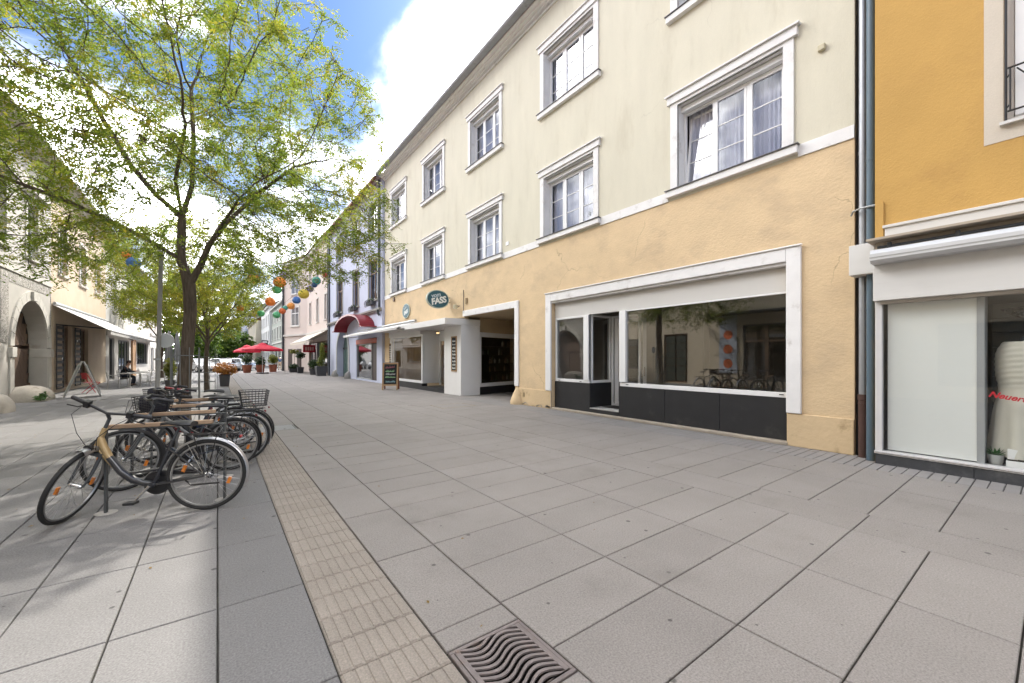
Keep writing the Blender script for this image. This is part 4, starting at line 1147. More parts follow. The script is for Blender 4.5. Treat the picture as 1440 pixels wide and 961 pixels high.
# ------------------------------------------------------------------ pale pink corner house
M_pink = pm('pale_pink_plaster', (0.62, 0.54, 0.49), .85, .05, .7, bump=.25, bscale=20)
M_cor = pm('pale_stone_trim', (0.60, 0.57, 0.53), .8, .06, 2)
pk = empty('pink_house', (7.85, 37.7, 0), 0, 'pale pink corner house with a striped cream awning and planters', 'building')
XP = 7.85
ph = [(38.6, 39.5, 5.0, 7.25), (42.2, 43.2, 5.0, 7.25), (46.0, 47.0, 5.0, 7.25), (38.6, 39.5, 8.7, 10.8), (42.2, 43.2, 8.7, 10.8), (46.0, 47.0, 8.7, 10.8), (38.2, 47.4, 0.1, 3.1)]
q = MB(); wall_holes(q, XP, 37.7, 48.4, 0, 12.4, ph, .2)
# angled corner face looking back down the street
cx0, cy0, cx1, cy1 = 7.85, 48.4, 6.15, 53.4
q.quad((cx0, cy0, 0), (cx0, cy0, 12.4), (cx1, cy1, 12.4), (cx1, cy1, 0)); q.quad((cx1, cy1, 0), (cx1, cy1, 12.4), (15, 54, 12.4), (15, 54, 0)); q.quad((XP, 37.7, 0), (15, 37.7, 0), (15, 37.7, 12.4), (XP, 37.7, 12.4)); q.quad((15, 37.7, 0), (15, 54, 0), (15, 54, 12.4), (15, 37.7, 12.4)); q.poly([(XP, 37.7, 12.39), (cx0, cy0, 12.39), (cx1, cy1, 12.39), (15, 54, 12.39), (15, 37.7, 12.39)])
q.build('wall', M_pink, pk)
q = MB(); q.poly([(XP-.4, 37.7, 12.4), (cx0-.4, cy0, 12.4), (cx1-.4, cy1+.2, 12.4), (12, 50, 15.4), (12, 41, 15.4)]); q.poly([(XP-.4, 37.7, 12.4), (12, 41, 15.4), (15, 37.7, 12.4)]); q.poly([(cx1-.4, cy1+.2, 12.4), (15, 54.2, 12.4), (12, 50, 15.4)]); q.poly([(12, 41, 15.4), (12, 50, 15.4), (15, 54, 12.4), (15, 37.7, 12.4)])
q.build('roof', M_tile, pk)
for h_ in ph[:6]: simple_window(pk, XP, h_[0], h_[1], h_[2], h_[3], 1, M_cor, .13, M_upvc, 1, .7)
q = MB(); q.box(XP-.25, XP+.02, 37.75, 48.4, 12.1, 12.38); q.build('eaves_moulding', M_cor, pk)
q = MB(); q.box(XP-.15, XP+.02, 37.75, 48.4, 3.95, 4.15)
dvp = Vector((cx1-cx0, cy1-cy0, 0)); Lp = dvp.length; dvp.normalize(); nvp = Vector((-dvp.y, dvp.x, 0))
def cface(p): return Vector((cx0, cy0, 0)) + dvp*p.y + nvp*(-p.x)*1 + Vector((0, 0, p.z))
q.build('cornice', M_cor, pk)
q = MB(); q.T = cface; q.box(-.25, .02, 0, Lp, 12.1, 12.38); q.build('eaves_moulding', M_cor, pk)
q = MB(); q.T = cface; q.box(-.15, .02, 0, Lp, 3.95, 4.15); q.T = None
q.build('cornice', M_cor, pk)
for (a, b, c, d) in ((1.7, 3.3, 5.1, 7.2), (1.7, 3.3, 8.7, 10.8)):
    q = MB(); q.T = cface; q.box(-.05, .02, a-.15, a, c, d+.15); q.box(-.05, .02, b, b+.15, c, d+.15); q.box(-.05, .02, a, b, d, d+.15); q.box(-.09, .02, a-.2, b+.2, c-.15, c-.002)
    w = q.build('window', M_cor, pk)
    q = MB(); q.T = cface; rect_frame(q, -.03, .01, a, b, c, d, .06); q.box(-.031, .01, (a+b)/2-.04, (a+b)/2+.04, c+.06, d-.06); q.box(-.032, .01, a+.06, b-.06, c+1.35, c+1.43); q.build('frame', M_upvc, w)
    q = MB(); q.T = cface; q.box(-.012, .005, a+.06, b-.06, c+.06, d-.06); q.build('pane', pm('dark_pane', (0.10, 0.10, 0.11), .1, .1, 2, spec=.6), w)
q = MB(); q.T = cface; q.box(-.03, .02, 1.2, 2.1, .1, 2.5); q.box(-.03, .02, 3.2, 4.1, .1, 2.5); q.build('door', MATS['dark_brown_door'], pk)
f = glazed(pk, 38.3, 47.3, .12, 3.05, XP+.12, .08, .1, fm=M_wood)
q = MB(); q.box(XP+1.2, XP+1.25, 38, 47.5, 0, 3.4); q.build('shop_room', pm('warm_dark_room', (0.16, 0.10, 0.06), .8), pk)
for xx_, yy_, rr_ in ((XP-.05, 37.9, .07), (cx1-.05, cy1-.2, .12)):
    q = MB(); q.tube([(xx_, yy_, 12.3), (xx_, yy_, 0)], rr_, 10); q.build('downpipe', M_darkgrey, pk)
M_str = pm('cream_awning_cloth', (0.62, 0.56, 0.47), .8, .05, 2)
awning('cream awning over the planters on the pink corner house', XP, 1, 38.4, 47.6, 4.0, 1.7, 3.0, M_str, .2)
sgn_ = empty('red_shop_sign', (7.2, 43.2, 2.4), 0, 'red framed shop sign hanging below the cream awning', 'sign')
q = MB(); q.box(-.55, .55, -.05, .05, -.36, .36); q.build('board', pm('red_sign_paint', (0.50, 0.03, 0.05), .5), sgn_, local=True, bevel=.02)
q = MB()
for k in range(4): q.box(-.36+.2*k, -.22+.2*k, -.056, -.051, -.18, .16)
q.build('white_panel', pm('pale_red_print', (0.72, 0.42, 0.42), .5), sgn_, local=True)
q = MB(); q.tube([(-.4, 0, .36), (-.4, 0, .9)], .015, 6); q.tube([(.4, 0, .36), (.4, 0, .9)], .015, 6); q.build('hanger', M_black, sgn_, local=True)

# ------------------------------------------------------------------ farther houses on the right
def far_house(name, label, X, ya, yb, H, col, roofc, nx, floors, trim, rh=3.0, sgn=1, back=10, wz=1.9, ground=True, gfm=None):
    e = empty(name, (X, ya, 0), 0, label, 'building')
    wm = pm(name+'_plaster', col, .85, .06, .6, bump=.2, bscale=15)
    hs = []; L = yb-ya
    for fl in floors:
        for i in range(nx):
            c = ya+L*(i+.5)/nx; w = min(1.15, L/nx*.42)
            hs.append((c-w/2, c+w/2, fl, fl+wz))
    gh = []
    if ground:
        n = max(2, nx-1)
        for i in range(n):
            c = ya+L*(i+.5)/n; w = L/n*.7; gh.append((c-w/2, c+w/2, .12, 2.6))
    q = MB(); wall_holes(q, X, ya, yb, 0, H, hs+gh, .18, sgn)
    B_ = X+sgn*back
    for yy in (ya, yb): q.quad((X, yy, 0), (B_, yy, 0), (B_, yy, H), (X, yy, H))
    q.quad((B_, ya, 0), (B_, yb, 0), (B_, yb, H), (B_, ya, H)); q.quad((X, ya, H-.01), (X, yb, H-.01), (B_, yb, H-.01), (B_, ya, H-.01))
    q.build('wall', wm, e)
    q = MB(); M2 = X+sgn*back/2
    q.quad((X-sgn*.5, ya-.1, H), (X-sgn*.5, yb+.1, H), (M2, yb+.1, H+rh), (M2, ya-.1, H+rh)); q.quad((M2, ya-.1, H+rh), (M2, yb+.1, H+rh), (B_+sgn*.4, yb+.1, H), (B_+sgn*.4, ya-.1, H))
    for yy in (ya, yb): q.poly([(X, yy, H), (B_, yy, H), (M2, yy, H+rh)])
    q.build('roof', roofc, e)
    q = MB(); a_, b_ = sorted((X-sgn*.35, X+sgn*.02)); q.box(a_, b_, ya, yb, H-.35, H-.02); q.build('eaves_moulding', trim, e); q = MB(); a_, b_ = sorted((X-sgn*.12, X+sgn*.02)); q.box(a_, b_, ya, yb, floors[0]-.75, floors[0]-.55); q.build('cornice', trim, e)
    for h_ in hs: simple_window(e, X, *h_, sgn, trim, .13, M_upvc, 1, .7)
    for h_ in gh:
        a_, b_ = sorted((X+sgn*.1, X+sgn*.16)); q = MB(); rect_frame(q, a_, b_, h_[0], h_[1], h_[2], h_[3], .08); f_ = q.build('shop_window', gfm or M_upvc, e)
        q = MB(); x_ = X+sgn*.14; q.quad((x_, h_[0]+.08, h_[2]+.08), (x_, h_[0]+.08, h_[3]-.08), (x_, h_[1]-.08, h_[3]-.08), (x_, h_[1]-.08, h_[2]+.08)); q.build('pane', M_shop, f_)
        q = MB(); a_, b_ = sorted((X+sgn*.6, X+sgn*.62)); q.box(a_, b_, h_[0]-.1, h_[1]+.1, 0, h_[3]+.1); q.build('backing', M_dark, f_)
    return e
M_grt = pm('grey_roof', (0.13, 0.13, 0.135), .7, .1, 2)
far_house('grey_green_house', 'grey green gabled house with a dark roof behind the red parasol', 7.9, 66.5, 84.5, 10.2, (0.36, 0.38, 0.33), M_grt, 5, (4.6, 7.4), M_cor, 6.8)
far_house('white_house', 'narrow white house beyond the grey green gabled one', 7.6, 85, 102, 11.0, (0.66, 0.66, 0.64), M_tile, 5, (4.6, 7.6), M_cor, 3)
far_house('cream_town_house', 'cream house with dark hanging sign farther down the street', 6.6, 102.5, 128, 9.6, (0.60, 0.54, 0.42), M_tile, 6, (4.2, 6.8), M_cor, 3)
far_house('pale_blue_house', 'pale blue house at the far end of the street', 5.4, 128.5, 176, 12.5, (0.50, 0.53, 0.62), M_grt, 9, (4.4, 8.2), M_cor, 4)
# ------------------------------------------------------------------ left side of the street (facades at x = XW, outside toward +x)
XW = -5.6
M_sgr = pm('sgraffito_plaster', (0.42, 0.395, 0.355), .85, .1, 1.5, bump=.3, bscale=20, dirt=(.3, .27, .23), dirt_scale=1.3)
M_sgrd = pm('sgraffito_dark_relief', (0.20, 0.18, 0.155), .85, .2, 7)
M_lst2 = pm('pale_limestone', (0.48, 0.455, 0.41), .8, .1, 2.5, bump=.4, bscale=30, dirt=(0.40, .37, .32), dirt_scale=3)
M_oak = pm('weathered_oak', (0.13, 0.085, 0.06), .7, .25, 5, stretch=(1, 1, .3), bump=.3, bscale=40)
arch_h = empty('arched_gate_house', (XW, 18.4, 0), 0, 'pale house with dark patterned plaster bands and a big arched gateway on the left', 'building')
AC, AR, AS = 22.69, 1.72, 1.9
lw = [(19.3, 20.4, 5.2, 7.2), (22.2, 23.3, 5.2, 7.2)]
q = MB(); wall_holes(q, XW, 18.4, 24.85, 0, 9.2, lw+[(AC-AR, AC+AR, 0, AS+AR)], .2, -1, [(AC-AR, AC+AR, 0, AS+AR)])
arch_fill(q, XW, AC-AR, AC+AR, AS, AS+AR, AC, AR, depth=.5, sgn=-1)
q.quad((XW, 24.85, 0), (-15, 24.85, 0), (-15, 24.85, 9.2), (XW, 24.85, 9.2)); q.quad((XW, 18.4, 0), (-15, 18.4, 0), (-15, 18.4, 9.2), (XW, 18.4, 9.2)); q.quad((-15, 18.4, 0), (-15, 24.85, 0), (-15, 24.85, 9.2), (-15, 18.4, 9.2)); q.quad((XW, 18.4, 9.19), (XW, 24.85, 9.19), (-15, 24.85, 9.19), (-15, 18.4, 9.19))
q.build('wall', M_sgr, arch_h)
def roofL(e, ya, yb, H, out=.55, rh=4.0, mat=None):
    q = MB(); q.quad((XW+out, ya, H), (XW+out, yb, H), (-10.5, yb, H+rh), (-10.5, ya, H+rh)); q.quad((-10.5, ya, H+rh), (-10.5, yb, H+rh), (-15.4, yb, H), (-15.4, ya, H)); q.build('roof', mat or M_tile, e)
    q = MB(); q.box(XW-.01, XW+.22, ya, yb, H-.40, H-.2); q.box(XW-.01, XW+.40, ya, yb, H-.199, H-.02); q.box(XW+.40, XW+out+.06, ya, yb, H-.12, H-.005); q.build('eaves_cornice', M_lst2, e, bevel=.02)
roofL(arch_h, 18.4, 24.85, 9.35)
for h_ in lw:
    simple_window(arch_h, XW, *h_, -1, M_lst2, .14, M_upvc, 1, .7)
    q = MB(); q.box(XW, XW+.28, h_[0]-.35, h_[1]+.35, h_[3]+.28, h_[3]+.42); q.box(XW, XW+.18, h_[0]-.28, h_[1]+.28, h_[3]+.16, h_[3]+.279); q.build('window_cornice', M_lst2, arch_h)
# sgraffito bands: flat scratched scroll ornament beside the arch
def sgraffito():
    m = pm('sgraffito_ornament', (0.50, 0.47, 0.42), .85, .06, 1)
    nt = m.node_tree; n = nt.nodes; L = nt.links.new; b = n['Principled BSDF']
    geo = n.new('ShaderNodeNewGeometry'); vo = n.new('ShaderNodeTexNoise'); vo.inputs['Scale'].default_value = 2.6; vo.inputs['Detail'].default_value = 1.5; vo.inputs['Distortion'].default_value = 1.8
    L(geo.outputs['Position'], vo.inputs['Vector'])
    w = n.new('ShaderNodeMath'); w.operation = 'PINGPONG'; w.inputs[1].default_value = .05; L(vo.outputs['Fac'], w.inputs[0])
    q = n.new('ShaderNodeMapRange'); q.inputs['From Min'].default_value = .018; q.inputs['From Max'].default_value = .03; L(w.outputs[0], q.inputs['Value'])
    mxx = n.new('ShaderNodeMix'); mxx.data_type = 'RGBA'; mxx.inputs['A'].default_value = (.16, .145, .125, 1); mxx.inputs['B'].default_value = (.42, .395, .355, 1); L(q.outputs['Result'], mxx.inputs['Factor']); L(mxx.outputs['Result'], b.inputs['Base Color'])
    return m
M_sg = sgraffito()
for (ya, yb, za, zb) in ((18.42, 19.9, .5, 4.4), (20.0, AC-AR-.36, 2.0, 4.4), (AC+AR+.36, 24.83, .5, 4.4), (AC-AR-.35, AC+AR+.35, 4.05, 4.4)):
    q = MB(); q.box(XW-.005, XW+.012, ya, yb, za, zb); q.build('ornament_band', M_sg, arch_h)
q = MB(); q.box(XW-.005, XW+.05, 18.42, 24.83, 4.42, 4.6); q.build('string_course', M_lst2, arch_h)
# arch surround in voussoirs, imposts, keystone
NV = 13
for i in range(NV):
    a0_, a1_ = math.pi*i/NV+.006, math.pi*(i+1)/NV-.006
    def ap(r, a): return (XW+.05, AC-r*math.cos(a), AS+r*math.sin(a))
    pr = .05 if i != NV//2 else .12
    pts = [ap(AR+.005, a0_), ap(AR+.34, a0_), ap(AR+.34, (a0_+a1_)/2), ap(AR+.34, a1_), ap(AR+.005, a1_), ap(AR+.005, (a0_+a1_)/2)]
    pts = [(XW+pr, p[1], p[2]) for p in pts]
    q = MB(); q.prism(pts, (-.25-pr, 0, 0)); q.build('keystone' if i == NV//2 else 'voussoir', M_lst2, arch_h)
for yy in (AC-AR-.34, AC+AR+.006):
    q = MB(); q.box(XW-.48, XW+.045, yy, yy+.334, .3, 1.52); q.build('jamb_stone', M_lst2, arch_h)
    q = MB(); q.box(XW-.49, XW+.10, yy-.03, yy+.364, 1.522, 1.86); q.build('impost', M_lst2, arch_h, bevel=.01)
q = MB(); q.quad((XW-.55, AC-AR-.1, 0), (XW-.55, AC+AR+.1, 0), (XW-.55, AC+AR+.1, 3.8), (XW-.55, AC-AR-.1, 3.8)); q.build('gate_backing', M_dark, arch_h)
# oak gate of diagonal boards
gt = MB(); gt.box(XW-.52, XW-.46, AC-AR, AC+AR, 0, .5); gt.box(XW-.52, XW-.45, AC-.05, AC+.05, .5, 3.5); gt.box(XW-.52, XW-.48, AC-AR, AC+AR, 1.85, 1.98)
gate = gt.build('gate', M_oak, arch_h)
for k in range(34):
    y_ = AC-AR-1.4+k*.14
    pts = []
    for (yy, zz) in ((y_, .5), (y_+.125, .5), (y_+.125+1.5, 3.6), (y_+1.5, 3.6)): pts.append((yy, zz))
    # clip to the arch width
    def lerp(a, b, t): return (a[0]+(b[0]-a[0])*t, a[1]+(b[1]-a[1])*t)
    lo_, hi_ = AC-AR+.01, AC+AR-.01
    L0, L1 = pts[0], pts[3]
    ts = [t/8 for t in range(9)]
    seg = [(lerp(L0, L1, t)) for t in ts]
    seg = [s_ for s_ in seg if lo_ < s_[0] < hi_-.13 and (s_[1] < AS or (s_[0]-AC)**2+(s_[1]-AS)**2 < (AR-.05)**2)]
    if len(seg) < 2: continue
    q = MB(); a_, b_ = seg[0], seg[-1]
    q.prism([(XW-.51, a_[0], a_[1]), (XW-.51, a_[0]+.118, a_[1]), (XW-.51, b_[0]+.118, b_[1]), (XW-.51, b_[0], b_[1])], (.03, 0, 0))
    q.build('gate_board', M_oak, gate)
# big guard stones
rs = random.Random(4)
M_rock = pm('worn_guard_stone', (0.50, 0.45, 0.38), .85, .15, 2.5, bump=.7, bscale=12, dirt=(0.30, .25, .19), dirt_scale=2.5, bdist=.02)
def stone(c, rx, ry, rz, label):
    q = MB(); n, m_ = 22, 12
    vs = []; fs = []
    for i in range(m_+1):
        t = i/m_; z = rz*t
        k = (1-t**2.6)**.5 if t < 1 else 0
        for j in range(n):
            a = 2*math.pi*j/n; e_ = .75
            ca_, sa_ = math.cos(a), math.sin(a)
            x = rx*k*math.copysign(abs(ca_)**e_, ca_)*(1+.03*math.sin(3*a+z*5)); y = ry*k*math.copysign(abs(sa_)**e_, sa_)*(1+.03*math.cos(2*a-z*4))
            vs.append((c[0]+x, c[1]+y, c[2]+z))
    for i in range(m_):
        for j in range(n): fs.append((i*n+j, i*n+(j+1) % n, (i+1)*n+(j+1) % n, (i+1)*n+j))
    q.add(vs, fs); o = q.build('guard_stone', M_rock, None, smooth=True, loc=c); tag(o, label, 'guard stone'); return o
stone((-4.95, 17.15, -.01), .38, .52, .56, 'rounded boulder nearest the camera in front of the arched gateway')
stone((-5.35, 21.35, -.01), .58, .85, .55, 'larger guard stone with a weed at its foot beside the arched gateway')
wd = empty('weed', (-4.85, 20.5, 0), 0, 'green weed growing at the foot of the larger guard stone', 'weed')
q = MB(); leaf_cloud(q, [(0, 0, .12, .18, .4, .12), (0, .2, .22, .12, .15, .14)], 130, .06, rs, .1); q.build('leaves', leaf_mat('weed_leaf', (.03, .07, .02), (.05, .11, .03), (.08, .14, .03), .3), wd, local=True)

# neighbouring facade before the gate house (seen in the shop window reflection)
nb = empty('near_left_house', (XW, -12, 0), 0, 'long plastered house opposite, mirrored in the shop windows', 'building')
nh = [(a, a+1.15, 5.0, 7.1) for a in (-9.5, -5.5, -1.5, 2.5, 6.5, 10.5, 14.5)]
ngr = [(-9.5, -7.5, .2, 2.8), (-4, -2.6, .1, 2.7), (0.2, 2.6, .5, 2.7), (5.2, 6.5, .05, 2.7), (7.5, 9.6, .35, 3.2), (12.6, 14.1, .05, 2.9), (15.9, 17.0, .8, 2.7)]
q = MB(); wall_holes(q, XW, -12, 18.38, 0, 9.4, nh+ngr, .2, -1)
q.quad((XW, 18.38, 0), (-15, 18.38, 0), (-15, 18.38, 9.4), (XW, 18.38, 9.4)); q.quad((XW, -12, 0), (-15, -12, 0), (-15, -12, 9.4), (XW, -12, 9.4)); q.quad((-15, -12, 0), (-15, 18.38, 0), (-15, 18.38, 9.4), (-15, -12, 9.4)); q.quad((XW, -12, 9.39), (XW, 18.38, 9.39), (-15, 18.38, 9.39), (-15, -12, 9.39))
q.build('wall', pm('warm_plaster', (0.50, 0.43, 0.33), .85, .07, .8, bump=.3, bscale=18, dirt=(.40, .34, .26), dirt_scale=1.1), nb)
roofL(nb, -12, 18.38, 9.55)
for h_ in nh: simple_window(nb, XW, *h_, -1, M_lst2, .14, M_upvc, 1, .7)
for i, h_ in enumerate(ngr):
    q = MB(); rect_frame(q, XW-.16, XW-.1, h_[0], h_[1], h_[2], h_[3], .08); w = q.build('ground_window' if h_[2] > .15 else 'door', M_wood if i % 2 else M_darkgrey, nb)
    q = MB(); q.quad((XW-.14, h_[0], h_[2]), (XW-.14, h_[0], h_[3]), (XW-.14, h_[1], h_[3]), (XW-.14, h_[1], h_[2])); q.build('pane' if h_[2] > .15 else 'door_leaf', M_shop if h_[2] > .15 else M_oak, w)
    q = MB(); q.box(XW-.6, XW-.58, h_[0]-.1, h_[1]+.1, 0, 2.9); q.build('backing', M_dark, w)

q = MB(); q.box(XW+.01, XW+.9, 7.2, 11.0, 3.72, 3.80); q.build('entrance_canopy', M_darkgrey, nb)
q = MB(); q.box(XW-.13, XW-.08, 8.45, 8.6, .43, 3.12); q.box(XW-.13, XW-.08, 7.58, 9.52, 2.3, 2.4); q.build('shopfront_bars', M_wood, nb)
for k in range(6):
    for yy in (12.72, 13.4):
        q = MB(); q.box(XW-.09, XW-.05, yy, yy+.58, .2+.44*k, .56+.44*k); q.build('shutter_panel', pm('dark_green_shutter', (.05, .06, .05), .6, .15, 5), nb)
bn = empty('banner', (XW+.06, 10.3, .7), 0, 'tall pale blue banner with three orange discs opposite, seen only in the shop glass', 'banner')
q = MB(); q.box(-.01, .01, -.45, .45, 0, 3.2); q.build('cloth', pm('pale_blue_banner', (.42, .46, .54), .7, .2, 2), bn, local=True)
for z in (.5, 1.25, 2.0):
    q = MB(); q.lathe([(.24, .011), (.24, .016), (0, .017)], (0, 0, z), 24, 'x'); q.build('printed_disc', pm('orange_print', (.60, .14, .05), .6, .2, 8), bn, local=True)
q = MB(); q.tube([(0, -.48, 3.22), (0, .48, 3.22)], .015, 6); q.build('rod', M_steel, bn, local=True)
# ------------------------------------------------------------------ cafe house with iron shutters
M_apr = pm('apricot_plaster', (0.48, 0.385, 0.28), .85, .1, 1.3, bump=.3, bscale=20)
cf = empty('cafe_house', (XW, 24.87, 0), 0, 'cafe house with black iron shutters and a white awning on the left', 'building')
ch = [(26.35, 27.8, 0.15, 3.0), (29.3, 30.8, .15, 3.0), (25.9, 27.0, 5.2, 7.2), (29.2, 30.3, 5.2, 7.2), (32.4, 33.5, 5.2, 7.2)]
q = MB(); wall_holes(q, XW, 24.87, 35.0, 0, 9.0, ch, .2, -1); q.quad((XW, 35, 0), (-15, 35, 0), (-15, 35, 9), (XW, 35, 9)); q.quad((-15, 24.87, 0), (-15, 35, 0), (-15, 35, 9), (-15, 24.87, 9)); q.quad((XW, 24.87, 8.99), (XW, 35, 8.99), (-15, 35, 8.99), (-15, 24.87, 8.99)); q.quad((XW, 24.87, 0), (-15, 24.87, 0), (-15, 24.87, 9), (XW, 24.87, 9))
q.build('wall', M_apr, cf); roofL(cf, 24.87, 35.0, 9.15)
for h_ in ch[2:]: simple_window(cf, XW, *h_, -1, M_lst2, .14, M_upvc, 1, .7)
for h_ in ch[:2]:
    q = MB(); rect_frame(q, XW-.18, XW-.12, *h_[:2], h_[2], h_[3], .1); w = q.build('cafe_door', M_wood, cf)
    q = MB(); q.quad((XW-.15, h_[0], h_[2]), (XW-.15, h_[0], h_[3]), (XW-.15, h_[1], h_[3]), (XW-.15, h_[1], h_[2])); q.build('pane', M_shop, w)
    q = MB(); q.box(XW-.8, XW-.78, h_[0]-.3, h_[1]+.3, 0, 3.2); q.build('backing', M_dark, w)
M_ironb = pm('black_iron', (0.022, 0.022, 0.024), .5, .15, 6)
for (yy, an) in ((26.2, 0), (28.0, 0)):
    sh = MB(); W_ = .95
    def sT(p, yy=yy, an=an):
        return Vector((XW+.06+math.sin(an)*abs(p.y)+p.x, yy + p.y*math.cos(an), p.z))
    sg = -1 if yy == 26.2 else 1
    sh.T = sT
    for y_ in (0, .9*sg):
        sh.box(0, .03, min(y_, y_+.06*sg), max(y_, y_+.06*sg), .15, 2.95)
    for z in (.15, .85, 1.55, 2.25, 2.9): sh.box(.001, .029, min(.06*sg, .9*sg), max(.06*sg, .9*sg), z, z+.05)
    for z in range(11):
        zz = .25+.25*z
        sh.box(.01, .02, min(.06*sg, .9*sg), max(.06*sg, .9*sg), zz, zz+.13)
    sh.build('iron_shutter', M_ironb, cf)
q = MB(); q.tube([(XW, 26.0, 2.95), (XW+1.5, 26.0, 2.85), (XW+1.5, 33, 2.55)], .03, 6); q.build('awning_arm', M_ironb, cf)
awning('long white awning sloping over the cafe front on the left', XW+.02, -1, 24.95, 35.2, 3.75, 1.75, 2.72, M_awn, .16, pm('greyish_valance', (.45, .44, .42), .8), arms=False)
# glass fronted bistro beyond
bs = empty('bistro_house', (XW, 35.02, 0), 0, 'white house with tall bistro windows and a brown pillar on the left', 'building')
bh = [(36.0, 37.6, .1, 2.8), (38.9, 43.3, .1, 2.8), (47.0, 53.5, .9, 2.9), (37, 38.1, 4.6, 6.6), (40, 41.1, 4.6, 6.6), (43, 44.1, 4.6, 6.6), (46, 47.1, 4.6, 6.6), (49, 50.1, 4.6, 6.6), (52, 53.1, 4.6, 6.6)]
q = MB(); wall_holes(q, XW, 35.02, 55, 0, 8.6, bh, .2, -1); q.quad((-15, 35.02, 0), (-15, 55, 0), (-15, 55, 8.6), (-15, 35.02, 8.6)); q.quad((XW, 55, 0), (-15, 55, 0), (-15, 55, 8.6), (XW, 55, 8.6)); q.quad((XW, 35.02, 8.59), (XW, 55, 8.59), (-15, 55, 8.59), (-15, 35.02, 8.59)); q.quad((XW, 35.02, 0), (-15, 35.02, 0), (-15, 35.02, 8.6), (XW, 35.02, 8.6))
q.build('wall', pm('white_plaster', (0.50, 0.485, 0.46), .85, .08, 1.2, bump=.2, bscale=20), bs); roofL(bs, 35.02, 55, 8.75)
for h_ in bh[3:]: simple_window(bs, XW, *h_, -1, M_lst2, .14, M_upvc, 1, .7)
for h_ in bh[:3]:
    q = MB(); rect_frame(q, XW-.18, XW-.12, *h_[:2], h_[2], h_[3], .08)
    n = max(1, round((h_[1]-h_[0])/1.1))
    for k in range(1, n): y = h_[0]+(h_[1]-h_[0])*k/n; q.box(XW-.18, XW-.12, y-.04, y+.04, h_[2]+.08, h_[3]-.08)
    w = q.build('bistro_window', M_darkgrey, bs)
    q = MB(); q.quad((XW-.15, h_[0], h_[2]), (XW-.15, h_[0], h_[3]), (XW-.15, h_[1], h_[3]), (XW-.15, h_[1], h_[2])); q.build('pane', M_shop, w)
    q = MB(); q.box(XW-1.2, XW-1.18, h_[0]-.3, h_[1]+.3, 0, 3.2); q.build('backing', pm('bluish_room', (.13, .14, .16), .8), w)
q = MB(); q.box(XW-.1, XW+.12, 44.0, 45.6, 0, 3.0); q.build('brown_pillar', pm('brown_stone', (0.36, 0.22, 0.12), .7, .1, 3), bs)
q = MB(); q.box(XW, XW+.5, 35.1, 54.9, 3.2, 3.35); q.box(XW, XW+.06, 35.1, 54.9, 2.9, 3.199); q.build('canopy', M_cor, bs)
awning('pale awning over the far bistro terrace on the left', XW+.02, -1, 46.2, 54.5, 3.15, 1.3, 2.95, M_awn, .1, arms=False)
far_house('far_left_house', 'pale house farther along the left side of the street', XW, 55.3, 66, 8.8, (.60, .58, .54), M_tile, 4, (4.6,), M_cor, 3, -1)
far_house('far_left_block', 'long pale block beyond the parked cars on the left', -14, 80, 150, 9.5, (.62, .60, .58), M_tile, 12, (4.2, 6.8), M_cor, 3, -1, ground=False)
# ------------------------------------------------------------------ trees
M_bark = pm('grey_brown_bark', (0.095, 0.074, 0.056), .92, .55, 30, bump=1.0, bscale=30, stretch=(1, 1, .13), bdist=.035, dirt=(.16, .14, .11), dirt_scale=5)
M_leaf = leaf_mat('locust_leaf', (0.074, 0.130, 0.028), (0.158, 0.208, 0.046), (0.31, 0.26, 0.058), .57)
M_leaf2 = leaf_mat('locust_leaf_yellowing', (0.10, 0.155, 0.03), (0.20, 0.235, 0.045), (0.34, 0.26, 0.055), .56)
M_leafg = leaf_mat('plain_green_leaf', (0.035, 0.075, 0.015), (0.07, 0.13, 0.02), (0.13, 0.17, 0.03), .4)
M_pod = pm('dry_seed_pod', (0.075, 0.04, 0.028), .8, .3, 20)
def grow(seed, base, stems, attract, step=.22, infl=1.6, kill=.34, iters=110):
    """space colonisation: stems = list of (polyline, rooted); returns nodes, parents"""
    rg = np.random.default_rng(seed)
    nodes = []; par = []
    for pts, rooted in stems:
        # a rooted stem starts a new trunk, any other starts at the node nearest its first point
        prev = -1 if rooted else int(np.argmin([np.linalg.norm(q-np.array(pts[0])) for q in nodes]))
        for si, (a, b) in enumerate(zip(pts[:-1], pts[1:])):
            a, b = np.array(a, float), np.array(b, float)
            n = max(1, int(np.linalg.norm(b-a)/step))
            for k in range(n):
                if k == 0 and (si > 0 or not rooted): continue
                nodes.append(a+(b-a)*k/n); par.append(prev); prev = len(nodes)-1
            nodes.append(b); par.append(prev); prev = len(nodes)-1
    A = [np.array(p) for p in attract]
    alive = np.ones(len(A), bool); A = np.array(A)
    for it in range(iters):
        kd = kdtree.KDTree(len(nodes))
        for i, p in enumerate(nodes): kd.insert(p, i)
        kd.balance()
        pull = {}
        for ai in np.nonzero(alive)[0]:
            co, idx, d = kd.find(A[ai])
            if d < kill: alive[ai] = False; continue
            if d < infl or it < 3:
                v = (A[ai]-nodes[idx])/d
                pull[idx] = pull.get(idx, 0)+v
        if not pull: 
            infl *= 1.3
            if infl > 6: break
            continue
        for idx, v in pull.items():
            l = np.linalg.norm(v)
            if l < .05: continue
            v = v/l
            pv_ = nodes[idx]-nodes[par[idx]] if par[idx] >= 0 else np.array([0, 0, 1.])
            pl = np.linalg.norm(pv_)
            if pl > 1e-6: v = v+pv_/pl*.45
            v += rg.normal(0, .16, 3)
            v /= np.linalg.norm(v)
            nodes.append(nodes[idx]+v*step); par.append(idx)
    return nodes, par
